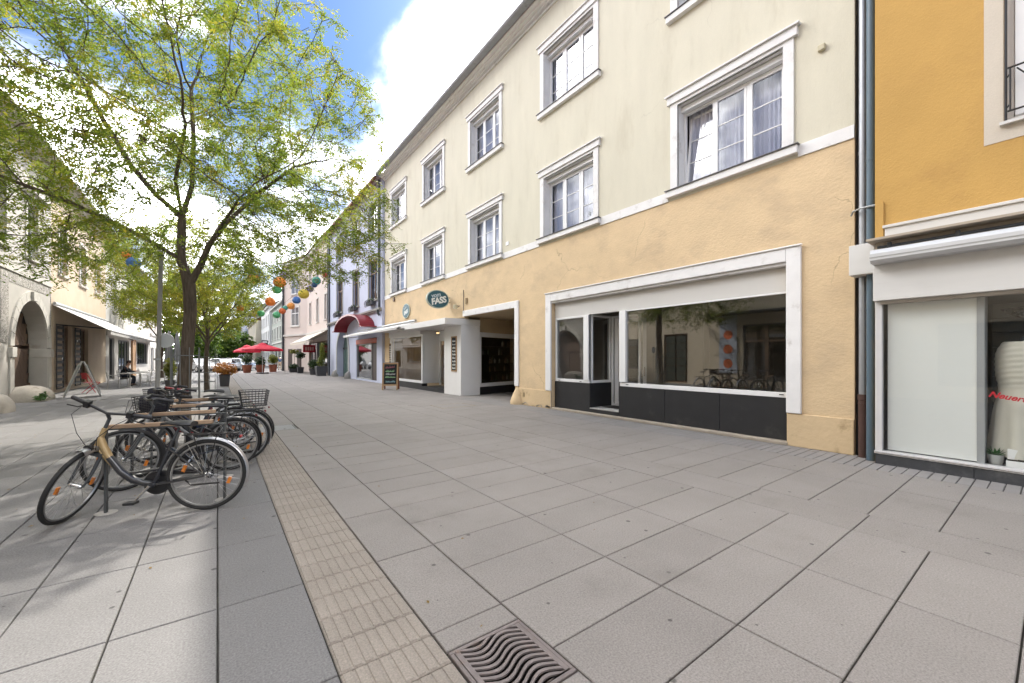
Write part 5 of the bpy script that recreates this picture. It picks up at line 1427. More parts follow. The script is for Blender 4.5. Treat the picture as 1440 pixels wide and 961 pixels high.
def radii(nodes, par, tip=.0065, ex=2.35):
    n = len(nodes); ch = [[] for _ in range(n)]
    for i, p in enumerate(par):
        if p >= 0: ch[p].append(i)
    r = np.zeros(n)
    for i in range(n-1, -1, -1):
        r[i] = tip if not ch[i] else (sum(r[c]**ex for c in ch[i])+ (tip*.25)**ex)**(1/ex)
    return r, ch
def wood(nodes, par, r, ch, rmax, flare=None):
    mb = MB()
    n = len(nodes)
    roots = [i for i in range(n) if par[i] < 0]
    stack = [(i, None) for i in roots]
    while stack:
        i, src = stack.pop()
        chain = [] if src is None else [src]
        rr = [] if src is None else [min(r[i]*1.15, r[src])]
        c = i
        while True:
            chain.append(c); rr.append(r[c])
            if not ch[c]: break
            kids = sorted(ch[c], key=lambda k: -r[k])
            for k in kids[1:]: stack.append((k, c))
            c = kids[0]
        rr = [min(x, rmax) for x in rr]
        pts = [nodes[k] for k in chain]
        if len(pts) < 2: continue
        if flare and src is None:
            rr = [x*(1+flare*math.exp(-max(0, p[2])/.22)) for x, p in zip(rr, pts)]
        m = 14 if max(rr) > .06 else (7 if max(rr) > .018 else 4)
        mb.tube([tuple(p) for p in pts], rr, m)
    return mb
def leaves(nodes, r, rg, rmax, per, leaflets, L, ll, lw, droop=.3, keep=None):
    """compound leaves on every thin twig node; numpy for speed"""
    P_ = np.array([nodes[i] for i in range(len(nodes)) if r[i] < rmax])
    P_ = np.repeat(P_, per, axis=0)
    if keep is not None: P_ = P_[rg.random(len(P_)) < keep]
    n = len(P_)
    P_ = P_ + rg.normal(0, .05, (n, 3))
    d = rg.normal(0, 1, (n, 3)); d[:, 2] = d[:, 2]*.45 - droop; d /= np.linalg.norm(d, axis=1)[:, None]
    up = np.array([0, 0, 1.]) + rg.normal(0, .35, (n, 3))
    s = np.cross(d, up); s /= np.linalg.norm(s, axis=1)[:, None]
    V = []; 
    for k in range(leaflets):
        t = (k//2+1)/((leaflets+1)//2+.2); sg = 1 if k % 2 == 0 else -1
        if k == leaflets-1: sg = 0
        base = P_ + d*(L*t)*1.0
        sag = np.zeros((n, 3)); sag[:, 2] = -.25*L*t*t
        base = base+sag
        q = (s*sg*.85 + d*(.5 if sg else 1)); q = q + rg.normal(0, .22, (n, 3)); q[:, 2] -= .2
        q /= np.linalg.norm(q, axis=1)[:, None]
        wv = np.cross(q, up+rg.normal(0, .5, (n, 3))); wv /= np.linalg.norm(wv, axis=1)[:, None]
        sc = rg.uniform(.75, 1.25, (n, 1))
        a = base; b = base+q*ll*.5*sc+wv*lw*.5*sc; c = base+q*ll*sc; e = base+q*ll*.5*sc-wv*lw*.5*sc
        V.append(np.stack([a, b, c, e], axis=1))
    V = np.concatenate(V, axis=0).reshape(-1, 3)
    return V
def mesh_quads(name, V, mat, parent):
    m = len(V)//4
    me = bpy.data.meshes.new(name)
    off = np.array(wloc(parent))
    me.vertices.add(len(V)); me.vertices.foreach_set('co', (V-off).astype(np.float32).ravel())
    me.loops.add(m*4); me.loops.foreach_set('vertex_index', np.arange(m*4, dtype=np.int32))
    me.polygons.add(m); me.polygons.foreach_set('loop_start', np.arange(0, m*4, 4, dtype=np.int32)); me.polygons.foreach_set('loop_total', np.full(m, 4, dtype=np.int32))
    me.update(calc_edges=True); me.validate()
    me.materials.append(mat)
    o = bpy.data.objects.new(name, me); C.objects.link(o); o.parent = parent
    return o
def crown_points(rg, n, ell, cut=None, shell=.0):
    out = []
    while len(out) < n:
        e = ell[rg.integers(len(ell))]
        p = rg.normal(0, 1, 3); p /= np.linalg.norm(p); p *= (shell+(1-shell)*rg.random())**(1/2.2)
        q = np.array(e[:3])+p*np.array(e[3:])
        if cut is None or cut(q): out.append(q)
    return out
def seed_pods(nodes, r, rg, k, parent):
    idx = [i for i in range(len(nodes)) if .008 < r[i] < .02]
    pk_ = rg.choice(idx, k, replace=False)
    V = []
    for i in pk_:
        for _ in range(26):
            b = np.array(nodes[i])+rg.normal(0, .07, 3); d = rg.normal(0, .5, 3)+np.array([0, 0, -.8]); d /= np.linalg.norm(d); w = np.cross(d, rg.normal(0, 1, 3)); w /= np.linalg.norm(w)
            l = rg.uniform(.05, .1); V += [b-w*.007, b+w*.007, b+d*l+w*.009, b+d*l-w*.009]
    mesh_quads('seed_pods', np.array(V), M_pod, parent)['kind'] = 'stuff'
def make_tree(label, base, seed, stems, ell, natt, kill, step, infl, trunk_r, tip, per, leaflets, L, ll, lw, lm, lr=.011, cut=None, pods=0, keep=None, flare=.3, cat='tree', name='locust_tree', group=None, droop=.3, shell=0.0):
    rg = np.random.default_rng(seed)
    root = empty(name, base, 0, label, cat, group)
    att = crown_points(rg, natt, ell, cut, shell)
    nodes, par = grow(seed, base, stems, att, step, infl, kill)
    r, ch = radii(nodes, par, tip)
    k = trunk_r/max(r)
    fr = np.log(r/tip)/math.log(max(r)/tip)
    r2 = tip*(trunk_r/tip)**(fr**1.28)
    wood(nodes, par, r2, ch, trunk_r, flare).build('trunk', M_bark, root, smooth=True)
    V = leaves(nodes, r2, rg, lr, per, leaflets, L, ll, lw, droop, keep)
    cr_ = mesh_quads('crown', V, lm, root); cr_['kind'] = 'stuff'
    if pods: seed_pods(nodes, r2, rg, pods, root)
    return root
bx, by = -.57, 11.0
trunk = [(bx, by, -.02), (bx-.02, by, .8), (bx+.05, by, 1.7), (bx+.10, by+.02, 2.5), (bx+.08, by, 3.05)]
left_st = [trunk[-1], (bx-.06, by+.05, 3.6), (bx-.04, by+.05, 4.5)]
right_st = [trunk[-1], (bx+.28, by-.05, 3.5), (bx+.42, by-.1, 3.95)]
limbs = [
    (trunk, True), (left_st, False), (right_st, False),
    ([left_st[-1], (bx-.45, by+.0, 4.85), (bx-.85, by+.1, 5.4), (bx-1.25, by+.2, 6.2), (bx-1.7, by+.2, 7.2)], False),
    ([left_st[-1], (bx+.12, by+.1, 5.2), (bx+.15, by+.15, 6.2), (bx+.1, by+.3, 7.4)], False),
    ([left_st[-1], (bx-.1, by-.7, 5.0), (bx+.1, by-1.5, 5.8)], False),
    ([right_st[-1], (bx+.75, by-.15, 4.5), (bx+1.3, by-.3, 5.2), (bx+2.0, by-.6, 5.9)], False),
    ([right_st[-1], (bx+.6, by+.8, 4.6), (bx+1.0, by+1.6, 5.5)], False),
    ([left_st[1], (bx-.8, by-.2, 4.0), (bx-1.7, by-.2, 4.4), (bx-2.6, by-.1, 4.7)], False),
    ([right_st[1], (bx+.5, by-.9, 3.9), (bx+.9, by-1.9, 4.5)], False),
]
STEP = .2
main_ell = [(bx-.1, by, 6.3, 4.3, 4.3, 3.6)]*4 + [(bx-1.6, by-.6, 4.9, 3.2, 3.4, 1.7), (bx+1.7, by+.3, 5.2, 3.0, 3.0, 1.5), (bx-.3, by+.3, 8.4, 2.8, 2.8, 2.0), (bx-2.0, by-.5, 4.3, 2.2, 2.5, 1.5), (bx+2.3, by-.1, 4.6, 2.2, 2.4, 1.5)]
make_tree('big airy locust tree with a dark forked trunk beside the parked bicycles', (bx, by, 0), 11, limbs, main_ell, 5000, .31, STEP, 1.5, .115, .0052, 9, 9, .20, .060, .026, M_leaf, lr=.0085,
          cut=lambda q: q[2] > 2.45 and (q[2] > 5.3 or math.hypot(q[0]-bx, q[1]-by) > 1.5), pods=30, keep=.72, flare=.35, shell=.12)
# second tree
def simple_stems(b, h, step, lean=(0, 0)):
    x, y = b[:2]
    top = (x+.02+lean[0], y+lean[1], h)
    ch = [([(x, y, -.02), (x-.05, y, h*.5), top], True)]
    for k, (dx, dy) in enumerate(((.5, .2), (-.45, .3), (0, -.6), (.1, .5))):
        ch.append(([top, (x+dx+lean[0], y+dy+lean[1], h+.8)], False))
    return ch
make_tree('second locust tree, yellowing, inside its own steel guard beyond the big one', (-.39, 22.9, 0), 5, simple_stems((-.39, 22.9), 2.3, .25), [(-.9, 22.6, 5.3, 3.3, 4.2, 2.7), (-1.0, 22.3, 4.0, 2.9, 3.4, 1.3)], 2300, .38, .25, 1.8, .085, .007, 11, 7, .22, .08, .036, M_leaf2, lr=.012, cut=lambda q: q[2] > 2.5, keep=.85, pods=6)
make_tree('third street tree far along the tactile strip with yellow green leaves', (-.6, 35.5, 0), 8, simple_stems((-.6, 35.5), 2.4, .3), [(-.6, 35.5, 5.3, 3.2, 3.2, 2.6)], 1200, .45, .3, 1.8, .12, .01, 12, 5, .22, .12, .055, M_leaf2, lr=.02, cut=lambda q: q[2] > 2.8)
make_tree('tree standing over the cafe tables on the left', (-3.4, 40.0, 0), 9, simple_stems((-3.4, 40.0), 2.6, .3), [(-3.4, 40, 5.6, 2.8, 3.0, 2.4)], 700, .5, .3, 1.8, .13, .01, 9, 5, .22, .13, .065, M_leaf2, lr=.02, cut=lambda q: q[2] > 3.1)
far_trees = ((-2.2, 70, .8, 'rounded bright green tree behind the parked cars, left of the street end'), (.6, 84, .85, 'dark green tree behind the parked cars at the street end'), (-6.5, 92, 1.2, 'tall green tree at the far left end of the street'), (3.2, 100, 1.0, 'small green tree beside the far right houses'), (-2.0, 112, 1.5, 'large dark tree behind the rounded bright one'), (1.5, 140, 1.9, 'largest tree closing the far end of the street'))
for i, (x, y, s_, lb) in enumerate(far_trees):
    make_tree(lb, (x, y, 0), 20+i, simple_stems((x, y), 2.0*s_, .5), [(x, y, 4.4*s_, 3.3*s_, 3.3*s_, 3.2*s_)], 520, .8, .5, 3.0, .2, .02, 18, 3, .4, .34, .2, M_leafg, lr=.05, name='broadleaf_tree')
# ------------------------------------------------------------------ street furniture round the trees
M_guard = pm('grey_guard_steel', (0.16, 0.17, 0.17), .5, .1, 6, metal=.3)
def tree_guard(c, label, w=.46):
    e = empty('tree_guard', (c[0], c[1], 0), 0, label, 'tree guard', 'steel tree guards')
    h = w/2
    for z in (.42, .84, 1.55):
        q = MB(); q.tube([(-h, -h, z), (h, -h, z), (h, h, z), (-h, h, z)], .011, 6, closed=True); q.build('rail', M_guard, e, local=True)
    for k in range(3):
        for (x, y) in ((-h+w*k/3, -h), (h, -h+w*k/3), (h-w*k/3, h), (-h, h-w*k/3)):
            q = MB(); q.tube([(x, y, 0), (x, y, 1.72)], .009, 6); q.build('bar', M_guard, e, local=True)
    q = MB(); q.box(-h-.2, h+.2, -h-.2, h+.2, .0, .006); q.build('tree_grate', M_darkgrey, e, local=True)
    return e
tree_guard((bx+.02, by), 'steel bar guard round the trunk of the big forked tree')
tree_guard((-.39, 22.9), 'steel bar guard round the thin second tree', .6)
lpst = empty('lamp_post', (-1.06, 11.5, 0), 0, 'plain grey lamp post rising into the leaves just left of the big trunk', 'lamp post')
M_post = pm('dull_grey_post', (0.27, 0.265, 0.25), .55, .12, 5, metal=.1, dirt=(.19, .185, .165), dirt_scale=5)
q = MB(); q.tube([(0, 0, 0), (0, 0, .6), (.01, 0, .62), (.075, 0, 3.7)], [.06, .06, .043, .038], 14); q.build('post', M_post, lpst, local=True, smooth=True)
q = MB(); q.tube([(.01, 0, 1.45), (.01, 0, 1.49)], .064, 14); q.build('clamp', M_steel, lpst, local=True)
q = MB(); q.lathe([(0, -.004), (.155, -.004), (.16, .01), (.16, .014), (0, .016)], (.13, .12, 1.88), 28, 'y'); q.build('round_sign_plate', pm('pale_sign_back', (.50, .51, .50), .5, .05, 3), lpst, local=True)
q = MB(); q.lathe([(.05, 3.7), (.05, 3.74), (0, 3.76)], (.075, 0, 0), 12); q.build('post_cap', M_darkgrey, lpst, local=True)

# bicycle racks: dark posts, wooden rail
M_rackw = pm('rack_rail_wood', (0.34, 0.235, 0.155), .6, .15, 7, stretch=(.4, 6, 6), bump=.2, bscale=50)
M_rackp = pm('dark_rack_steel', (0.075, 0.08, 0.082), .5, .12, 6, metal=.3)
M_plate = pm('rack_foot_concrete', (0.40, 0.38, 0.35), .8, .08, 4)
for i, (xa, ya, xb, yb, lb) in enumerate(((-.87, 5.45, .06, 5.24, 'bicycle rack with wooden rail nearest the camera'), (-.80, 6.36, .08, 6.24, 'second bicycle rack with wooden rail, between the front bicycles'), (-.72, 7.26, .10, 7.15, 'third bicycle rack with wooden rail, in front of the big tree'), (-.66, 8.2, .1, 8.1, 'farthest bicycle rack, close to the big tree'))):
    e = empty('bicycle_rack', (xa, ya, 0), 0, lb, 'bicycle rack', 'bicycle racks with wooden rails')
    v = Vector((xb-xa, yb-ya, 0)); L_ = v.length; a_ = math.atan2(v.y, v.x); e.rotation_euler = (0, 0, a_)
    for x in (0, L_):
        q = MB(); q.box(x-.009, x+.009, -.022, .022, 0, .80); q.build('post', M_rackp, e, local=True, bevel=.003)
        q = MB(); q.lathe([(.085, 0), (.085, .006), (0, .007)], (x, 0, 0), 18); q.build('foot_plate', M_plate, e, local=True)
    q = MB(); q.box(-.01, L_+.01, -.022, .022, .80, .812); q.build('top_bar', M_rackp, e, local=True)
    q = MB(); q.box(.02, L_-.10, -.028, .028, .813, .852); q.build('wood_rail', M_rackw, e, local=True, bevel=.006, seg=2)

# ------------------------------------------------------------------ bicycles
M_tyre = pm('tyre_rubber', (0.022, 0.022, 0.022), .75, .2, 30, bump=.3, bscale=150)
M_rim = pm('rim_alloy', (0.30, 0.30, 0.30), .35, .1, 8, metal=.7)
M_spoke = pm('spoke_steel', (0.45, 0.45, 0.45), .3, .05, 8, metal=.9)
M_refl = pm('orange_reflector', (0.58, 0.17, 0.012), .35, .15, 30, spec=.6)
M_redr = pm('red_reflector', (0.22, 0.008, 0.015), .3, .1, 30, spec=.6)
M_sad = pm('black_saddle', (0.025, 0.025, 0.028), .5, .15, 20, bump=.1, bscale=80)
M_fend = pm('silver_mudguard', (0.42, 0.42, 0.43), .3, .06, 6, metal=.7)
M_wire = pm('black_wire', (0.03, 0.03, 0.032), .5, .1, 10)
def torus(mb, c, R_, r, n=40, m=8, sq=1.0):
    vs = []; fs = []
    for i in range(n):
        a = 2*math.pi*i/n
        for j in range(m):
            b = 2*math.pi*j/m
            rr_ = R_+r*math.cos(b)
            vs.append((c[0]+rr_*math.cos(a), c[1]+r*sq*math.sin(b), c[2]+rr_*math.sin(a)))
    for i in range(n):
        for j in range(m):
            fs.append((i*m+j, ((i+1) % n)*m+j, ((i+1) % n)*m+(j+1) % m, i*m+(j+1) % m))
    mb.add(vs, fs)
RW = .345
def bike(label, pos, yaw, steer=0, lean=0, col=None, hi=None, kind='wave', rear_basket=False, front_bag=False, carrier=True, fender=None, saddle=.84, bar='city', scale=1.0, lamp=True, handle_red=False, group='bicycles parked at the wooden racks'):
    e = empty('bicycle', (pos[0], pos[1], 0), yaw, label, 'bicycle', group)
    e.rotation_euler = (lean, 0, yaw); e.scale = (scale,)*3
    fm = fender or M_fend
    H0, H1 = Vector((.905, 0, .64)), Vector((.84, 0, .83))
    ax = (H1-H0).normalized()
    Ms = Matrix.Translation(H0) @ Matrix.Rotation(steer, 4, ax) @ Matrix.Translation(-H0)
    ST = lambda p: Ms @ p
    def wheel(cx, T):
        q = MB(); q.T = T; torus(q, (cx, 0, RW), .302, .011, 44, 6, 1.1); w = q.build('wheel', M_rim, e, local=True, smooth=True)
        q = MB(); q.T = T; torus(q, (cx, 0, RW), .326, .019, 44, 8); q.build('tyre', M_tyre, w, local=True, smooth=True)
        q = MB(); q.T = T
        for k in range(28):
            a = 2*math.pi*k/28; b = a+(.9 if k % 4 < 2 else -.9); y = .028 if k % 2 else -.028
            q.tube([(cx+.022*math.cos(b), y, RW+.022*math.sin(b)), (cx+.296*math.cos(a), 0, RW+.296*math.sin(a))], .0012, 3, cap=False)
        q.build('spokes', M_spoke, w, local=True)
        q = MB(); q.T = T; q.lathe([(.016, -.05), (.024, -.036), (.024, -.03), (.015, -.028), (.015, .028), (.024, .03), (.024, .036), (.016, .05)], (cx, 0, RW), 12, 'y'); q.build('hub', M_chrome, w, local=True, smooth=True)
        for a in (.35, .35+math.pi):
            q = MB(); q.T = T; c_ = Vector((cx+.205*math.cos(a), 0, RW+.205*math.sin(a))); u = Vector((-math.sin(a), 0, math.cos(a))); r_ = Vector((math.cos(a), 0, math.sin(a)))
            q.prism([tuple(c_-u*.034-r_*.014+Vector((0, -.008, 0))), tuple(c_+u*.034-r_*.014+Vector((0, -.008, 0))), tuple(c_+u*.030+r_*.015+Vector((0, -.008, 0))), tuple(c_-u*.030+r_*.015+Vector((0, -.008, 0)))], (0, .016, 0)); q.build('reflector', M_refl, w, local=True)
    wheel(0, None); wheel(1.06, ST)
    BB = (.44, 0, .285)
    q = MB()
    if kind == 'wave':
        q.tube([(.80, 0, .57), (.70, 0, .42), (.60, 0, .335), (.52, 0, .30), BB], [.030, .034, .034, .03, .028], 10)
        q.tube([(.70, 0, .40), (.55, 0, .41), (.38, 0, .43)], .014, 8)
    elif kind == 'step':
        q.tube([(.875, 0, .73), (.70, 0, .45), (.50, 0, .30), BB], .017, 8); q.tube([(.885, 0, .69), (.72, 0, .40), (.5, 0, .295)], .019, 8)
    else:
        q.tube([(.875, 0, .74), BB], .019, 8); q.tube([(.852, 0, .80), (.325, 0, .70)], .016, 8)
    q.tube([BB, (.295, 0, .70)], .017, 8)
    for s in (-1, 1):
        q.tube([(.43, s*.02, .285), (.30, s*.05, .30), (0, s*.062, RW)], .010, 6)
        q.tube([(.32, s*.018, .62), (.22, s*.055, .55), (0, s*.064, RW)], .009, 6)
    q.tube([(.44, -.04, .285), (.44, .04, .285)], .026, 12)
    q.build('frame', col, e, local=True, smooth=True)
    q = MB(); q.tube([tuple(H0-ax*.015), tuple(H1+ax*.01)], .023, 10)
    if kind == 'wave': q.tube([(.872, 0, .76), (.845, 0, .665), (.795, 0, .56)], [.026, .032, .031], 10); q.tube([(.895, 0, .675), (.84, 0, .58), (.76, 0, .47)], .016, 8)
    q.build('head_tube', hi or col, e, local=True, smooth=True)
    # fork
    q = MB(); q.T = ST
    q.tube([(.905, 0, .64), (.914, 0, .615)], .02, 8); q.box(.893, .935, -.075, .075, .59, .625)
    for s in (-1, 1): q.tube([(.915, s*.062, .61), (.985, s*.062, .46), (1.06, s*.058, RW)], [.016, .014, .009], 8)
    q.build('fork', M_darkgrey, e, local=True, smooth=True)
    def fender_arc(cx, a0, a1, T, nm, rr_=.362, w=.026, drop=.012):
        q = MB(); q.T = T; n = 22; vs = []; fs = []
        for i in range(n+1):
            a = a0+(a1-a0)*i/n
            for (dr, y) in ((-drop, -w), (0, -w*.75), (.008, 0), (0, w*.75), (-drop, w), (-.003, w*.6), (.003, 0), (-.003, -w*.6)):
                vs.append((cx+(rr_+dr)*math.cos(a), y, RW+(rr_+dr)*math.sin(a)))
        for i in range(n):
            for j in range(8): fs.append((i*8+j, i*8+(j+1) % 8, (i+1)*8+(j+1) % 8, (i+1)*8+j))
        q.add(vs, fs); o = q.build(nm, fm, e, local=True, smooth=True)
        q = MB(); q.T = T
        for s in (-1, 1): q.tube([(cx, s*.06, RW), (cx+rr_*math.cos(a0+.25*(a1-a0)), s*.028, RW+rr_*math.sin(a0+.25*(a1-a0)))], .0025, 4)
        q.build('mudguard_stay', M_spoke, o, local=True)
    fender_arc(0, R(15), R(205), None, 'mudguard'); fender_arc(1.06, R(88), R(212), ST, 'mudguard', .366, .038, .034)
    # bars
    q = MB(); q.T = ST; q.tube([tuple(H1), tuple(H1+ax*.10), (.845, 0, 1.0)], .015, 8); q.build('stem', M_darkgrey, e, local=True, smooth=True)
    if bar == 'city': bp_ = [(.68, .29, 1.01), (.80, .24, 1.04), (.87, .12, 1.02), (.85, 0, 1.0), (.87, -.12, 1.02), (.80, -.24, 1.04), (.68, -.29, 1.01)]
    else: bp_ = [(.79, .32, 1.035), (.835, .15, 1.03), (.85, 0, 1.0), (.835, -.15, 1.03), (.79, -.32, 1.035)]
    q = MB(); q.T = ST; q.tube(bp_, .0125, 8); hb = q.build('handlebar', M_black, e, local=True, smooth=True)
    for i, (a, b) in enumerate(((bp_[0], bp_[1]), (bp_[-1], bp_[-2]))):
        a, b = Vector(a), Vector(b); d = (b-a).normalized()
        q = MB(); q.T = ST; q.tube([tuple(a-d*.01), tuple(a+d*.13)], .019, 10); q.build('grip', M_redr if handle_red else M_sad, hb, local=True, smooth=True)
        q = MB(); q.T = ST; q.tube([tuple(a+d*.15), tuple(a+d*.10+Vector((.05, 0, -.03))), tuple(a+d*.0+Vector((.06, 0, -.045)))], .006, 5); q.box(*(sorted((a.x+d.x*.15-.02, a.x+d.x*.15+.03))), *(sorted((a.y+d.y*.15-.02, a.y+d.y*.15+.02))), a.z-.03, a.z+.03); q.build('brake_lever', M_black, hb, local=True)
    q = MB(); q.T = ST
    for s in (-1, 1): q.tube([(.84, s*.20, 1.02), (1.0, s*.17, 1.0), (1.04, s*.08, .86), (.95, s*.03, .66)], .0035, 4)
    q.build('brake_cable', M_wire, hb, local=True)
    if lamp:
        q = MB(); q.T = ST; q.lathe([(.012, -.04), (.033, -.01), (.036, .02), (0, .026)], (.985, 0, .70), 12, 'x'); q.build('headlight', M_black, e, local=True, smooth=True)
    # saddle
    q = MB(); q.tube([(.30, 0, .68), (.245, 0, saddle-.03)], .013, 8); q.build('seat_post', M_darkgrey, e, local=True)
    q = MB(); prof = [(.115, .085, -.005, .06), (.08, .105, .0, .065), (.0, .10, .008, .06), (-.06, .07, .012, .05), (-.10, .04, .012, .04), (-.155, .022, .006, .035), (-.165, .012, .0, .03)]
    vs = []; fs = []; m = 10
    for (x, w, z, h) in prof:
        for j in range(m):
            a = 2*math.pi*j/m; vs.append((.235-x, w*math.cos(a), saddle+z+(h*.5*math.sin(a) if math.sin(a) > 0 else h*.7*math.sin(a)*.5)))
    for i in range(len(prof)-1):
        for j in range(m): fs.append((i*m+j, (i+1)*m+j, (i+1)*m+(j+1) % m, i*m+(j+1) % m))
    fs.append(tuple(range(m))); fs.append(tuple(range((len(prof)-1)*m, len(prof)*m))[::-1])
    q.add(vs, fs); q.build('saddle', M_sad, e, local=True, smooth=True)
    # drive
    q = MB(); q.lathe([(.095, -.004), (.095, .004), (.02, .006), (.02, -.006)], (.44, -.055, .285), 24, 'y'); cr = q.build('chainring', M_black, e, local=True)
    q = MB(); q.lathe([(.045, -.004), (.045, .004)], (0, -.045, RW), 16, 'y'); q.build('sprocket', M_black, e, local=True)
    q = MB(); q.box(.0, .46, -.075, -.035, .355, .40); q.lathe([(.11, -.012), (.115, 0), (.11, .012)], (.44, -.062, .285), 22, 'y'); q.build('chain_guard', M_black, cr, local=True, bevel=.008)
    for s, a in ((-1, R(128)), (1, R(-52))):
        p0 = Vector((.44, s*.075, .285)); p1 = p0+Vector((.165*math.cos(a)*-1, s*.01, .165*math.sin(a)))
        p1 = p0+Vector((.165*math.cos(a), s*.012, .165*math.sin(a)))
        q = MB(); q.tube([tuple(p0), tuple(p1)], [.013, .010], 6); ck = q.build('crank', M_chrome, e, local=True)
        q = MB(); y0_, y1_ = sorted((p1.y+s*.015, p1.y+s*.10)); q.box(p1.x-.045, p1.x+.045, y0_, y1_, p1.z-.012, p1.z+.012); q.build('pedal', M_black, ck, local=True, bevel=.005)
    if carrier:
        q = MB()
        for s in (-1, 1): q.tube([(.20, s*.05, .745), (-.24, s*.06, .745), (-.27, 0, .745)], .006, 6); q.tube([(-.02, s*.064, RW), (-.10, s*.06, .745)], .005, 6); q.tube([(-.0, s*.064, RW), (.10, s*.055, .745)], .005, 6)
        for x in (.14, .0, -.14): q.tube([(x, -.055, .745), (x, .055, .745)], .005, 6)
        q.build('carrier_rack', M_black, e, local=True)
        q = MB(); q.box(-.295, -.28, -.03, .03, .69, .72); q.build('tail_light', M_redr, e, local=True, bevel=.006)
    def basket(cx, cz, lx, ly, hz, T, nm):
        q = MB(); q.T = T
        for k in range(7):
            z = cz+hz*k/6; t = .82+.18*k/6
            q.tube([(cx-lx*t, -ly*t, z), (cx+lx*t, -ly*t, z), (cx+lx*t, ly*t, z), (cx-lx*t, ly*t, z)], .0035 if k < 6 else .006, 4, closed=True)
        for k in range(9):
            f = -1+2*k/8
            for s in (-1, 1):
                q.tube([(cx+lx*.82*f, s*ly*.82, cz), (cx+lx*f, s*ly, cz+hz)], .0025, 4); q.tube([(cx+s*lx*.82, ly*.82*f, cz), (cx+s*lx, ly*f, cz+hz)], .0025, 4)
            q.tube([(cx+lx*.82*f, -ly*.82, cz), (cx+lx*.82*f, ly*.82, cz)], .0025, 4)
        q.build(nm, M_wire, e, local=True)
    if rear_basket:
        basket(-.08, .755, .19, .145, .23, None, 'basket')
        for s in (-1, 1):
            q = MB()
            for k in range(6): q.tube([(-.22+.02*k*0, s*.10, .72-.05*k), (.08, s*.10, .72-.05*k)], .003, 4)
            for k in range(8): q.tube([(-.22+.043*k, s*.10, .72), (-.20+.037*k, s*.10, .45)], .0025, 4)
            q.build('side_basket', M_wire, e, local=True)
    if front_bag:
        q = MB(); q.T = ST; q.box(.90, 1.10, -.14, .14, .82, 1.02); q.build('handlebar_bag', pm('dark_bag_cloth', (.03, .03, .045), .8, .15, 10), e, local=True, bevel=.05, seg=3)
        basket(1.01, .80, .13, .17, .20, ST, 'front_basket')
    q = MB(); q.tube([(.16, .05, .31), (.10, .085, .27), (-.14, .09, .275)], .008, 6); q.build('kickstand', M_black, e, local=True)
    return e
M_bk = pm('dark_frame_enamel', (0.022, 0.024, 0.030), .3, .1, 8, spec=.5, coat=.3)
M_gold = pm('sand_gold_enamel', (0.42, 0.30, 0.15), .35, .06, 8, metal=.25, coat=.3)
M_rede = pm('wine_red_enamel', (0.17, 0.015, 0.025), .3, .08, 8, coat=.3)
M_silv = pm('silver_enamel', (0.30, 0.31, 0.32), .35, .06, 8, metal=.5)
M_blue = pm('dark_blue_enamel', (0.02, 0.03, 0.07), .3, .06, 8, coat=.3)
bike('dark step through bicycle with sand gold head tube, front wheel turned, nearest the camera', (-.09, 4.99), R(159), R(89), R(3), M_bk, M_gold, 'wave', bar='flat', saddle=.85)
bike('black trekking bicycle with a plain carrier just behind the gold headed one', (.15, 6.58), R(197), R(-4), R(-3), M_bk, M_silv, 'step', fender=M_black, saddle=.88)
bike('silver bicycle with a black handlebar bag between the black and the basket bicycle', (.30, 7.0), R(190), R(30), R(2), M_silv, None, 'diamond', front_bag=True, saddle=.93, bar='flat')
bike('city bicycle with a wire basket on its rear carrier next to the tactile strip', (.38, 7.56), R(184), R(-10), R(-2), M_bk, None, 'step', rear_basket=True, saddle=.90, fender=M_black)
bike('wine red bicycle with red grips behind the basket bicycle', (.22, 8.05), R(190), R(12), R(3), M_rede, None, 'step', saddle=.88, handle_red=True)
bike('dark blue bicycle leaning closest to the big tree trunk', (.2, 8.75), R(187), R(-16), R(-3), M_blue, M_silv, 'diamond', saddle=.92, front_bag=True)

# ------------------------------------------------------------------ planters and plants along the street
def potted(label, c, pot, blobs, n, size, lm, potm, seed, name='potted_plant', cat='potted plant', stem=None, group=None):
    e = empty(name, (c[0], c[1], 0), 0, label, cat, group)
    w, h, sq = pot
    if sq:
        q = MB(); q.prism([(-w*.8, -w*.8, 0), (w*.8, -w*.8, 0), (w*.8, w*.8, 0), (-w*.8, w*.8, 0)], (0, 0, .01)); q.add([(-w*.8, -w*.8, .011), (w*.8, -w*.8, .011), (w*.8, w*.8, .011), (-w*.8, w*.8, .011), (-w, -w, h), (w, -w, h), (w, w, h), (-w, w, h)], [(0, 1, 5, 4), (1, 2, 6, 5), (2, 3, 7, 6), (3, 0, 4, 7), (4, 5, 6, 7)])
        q.build('pot', potm, e, local=True)
        q = MB(); q.box(-w-.015, w+.015, -w-.015, w+.015, h, h+.04); q.build('rim', potm, e, local=True)
    else:
        q = MB(); q.lathe([(w*.75, 0), (w, h), (w*1.05, h), (w*1.05, h+.03), (w*.9, h+.03), (w*.88, h-.02), (0, h-.02)], (0, 0, 0), 18); q.build('pot', potm, e, local=True, smooth=True)
    if stem:
        q = MB(); q.tube([(0, 0, h*.8), (.01, 0, stem)], .02, 6); q.build('stem', M_bark, e, local=True)
    q = MB(); leaf_cloud(q, blobs, n, size, random.Random(seed), .25); q.build('foliage', lm, e, local=True)['kind'] = 'stuff'
    return e
M_dpot = pm('dark_planter', (0.07, 0.07, 0.075), .6)
L_or = leaf_mat('rusty_orange_leaf', (.22, .085, .015), (.36, .14, .025), (.42, .22, .05), .35)
L_ygr = leaf_mat('yellow_green_leaf', (.06, .09, .015), (.16, .18, .03), (.26, .24, .04), .4)
L_dgr = leaf_mat('dark_green_leaf', (.015, .035, .012), (.03, .06, .02), (.06, .09, .03), .25)
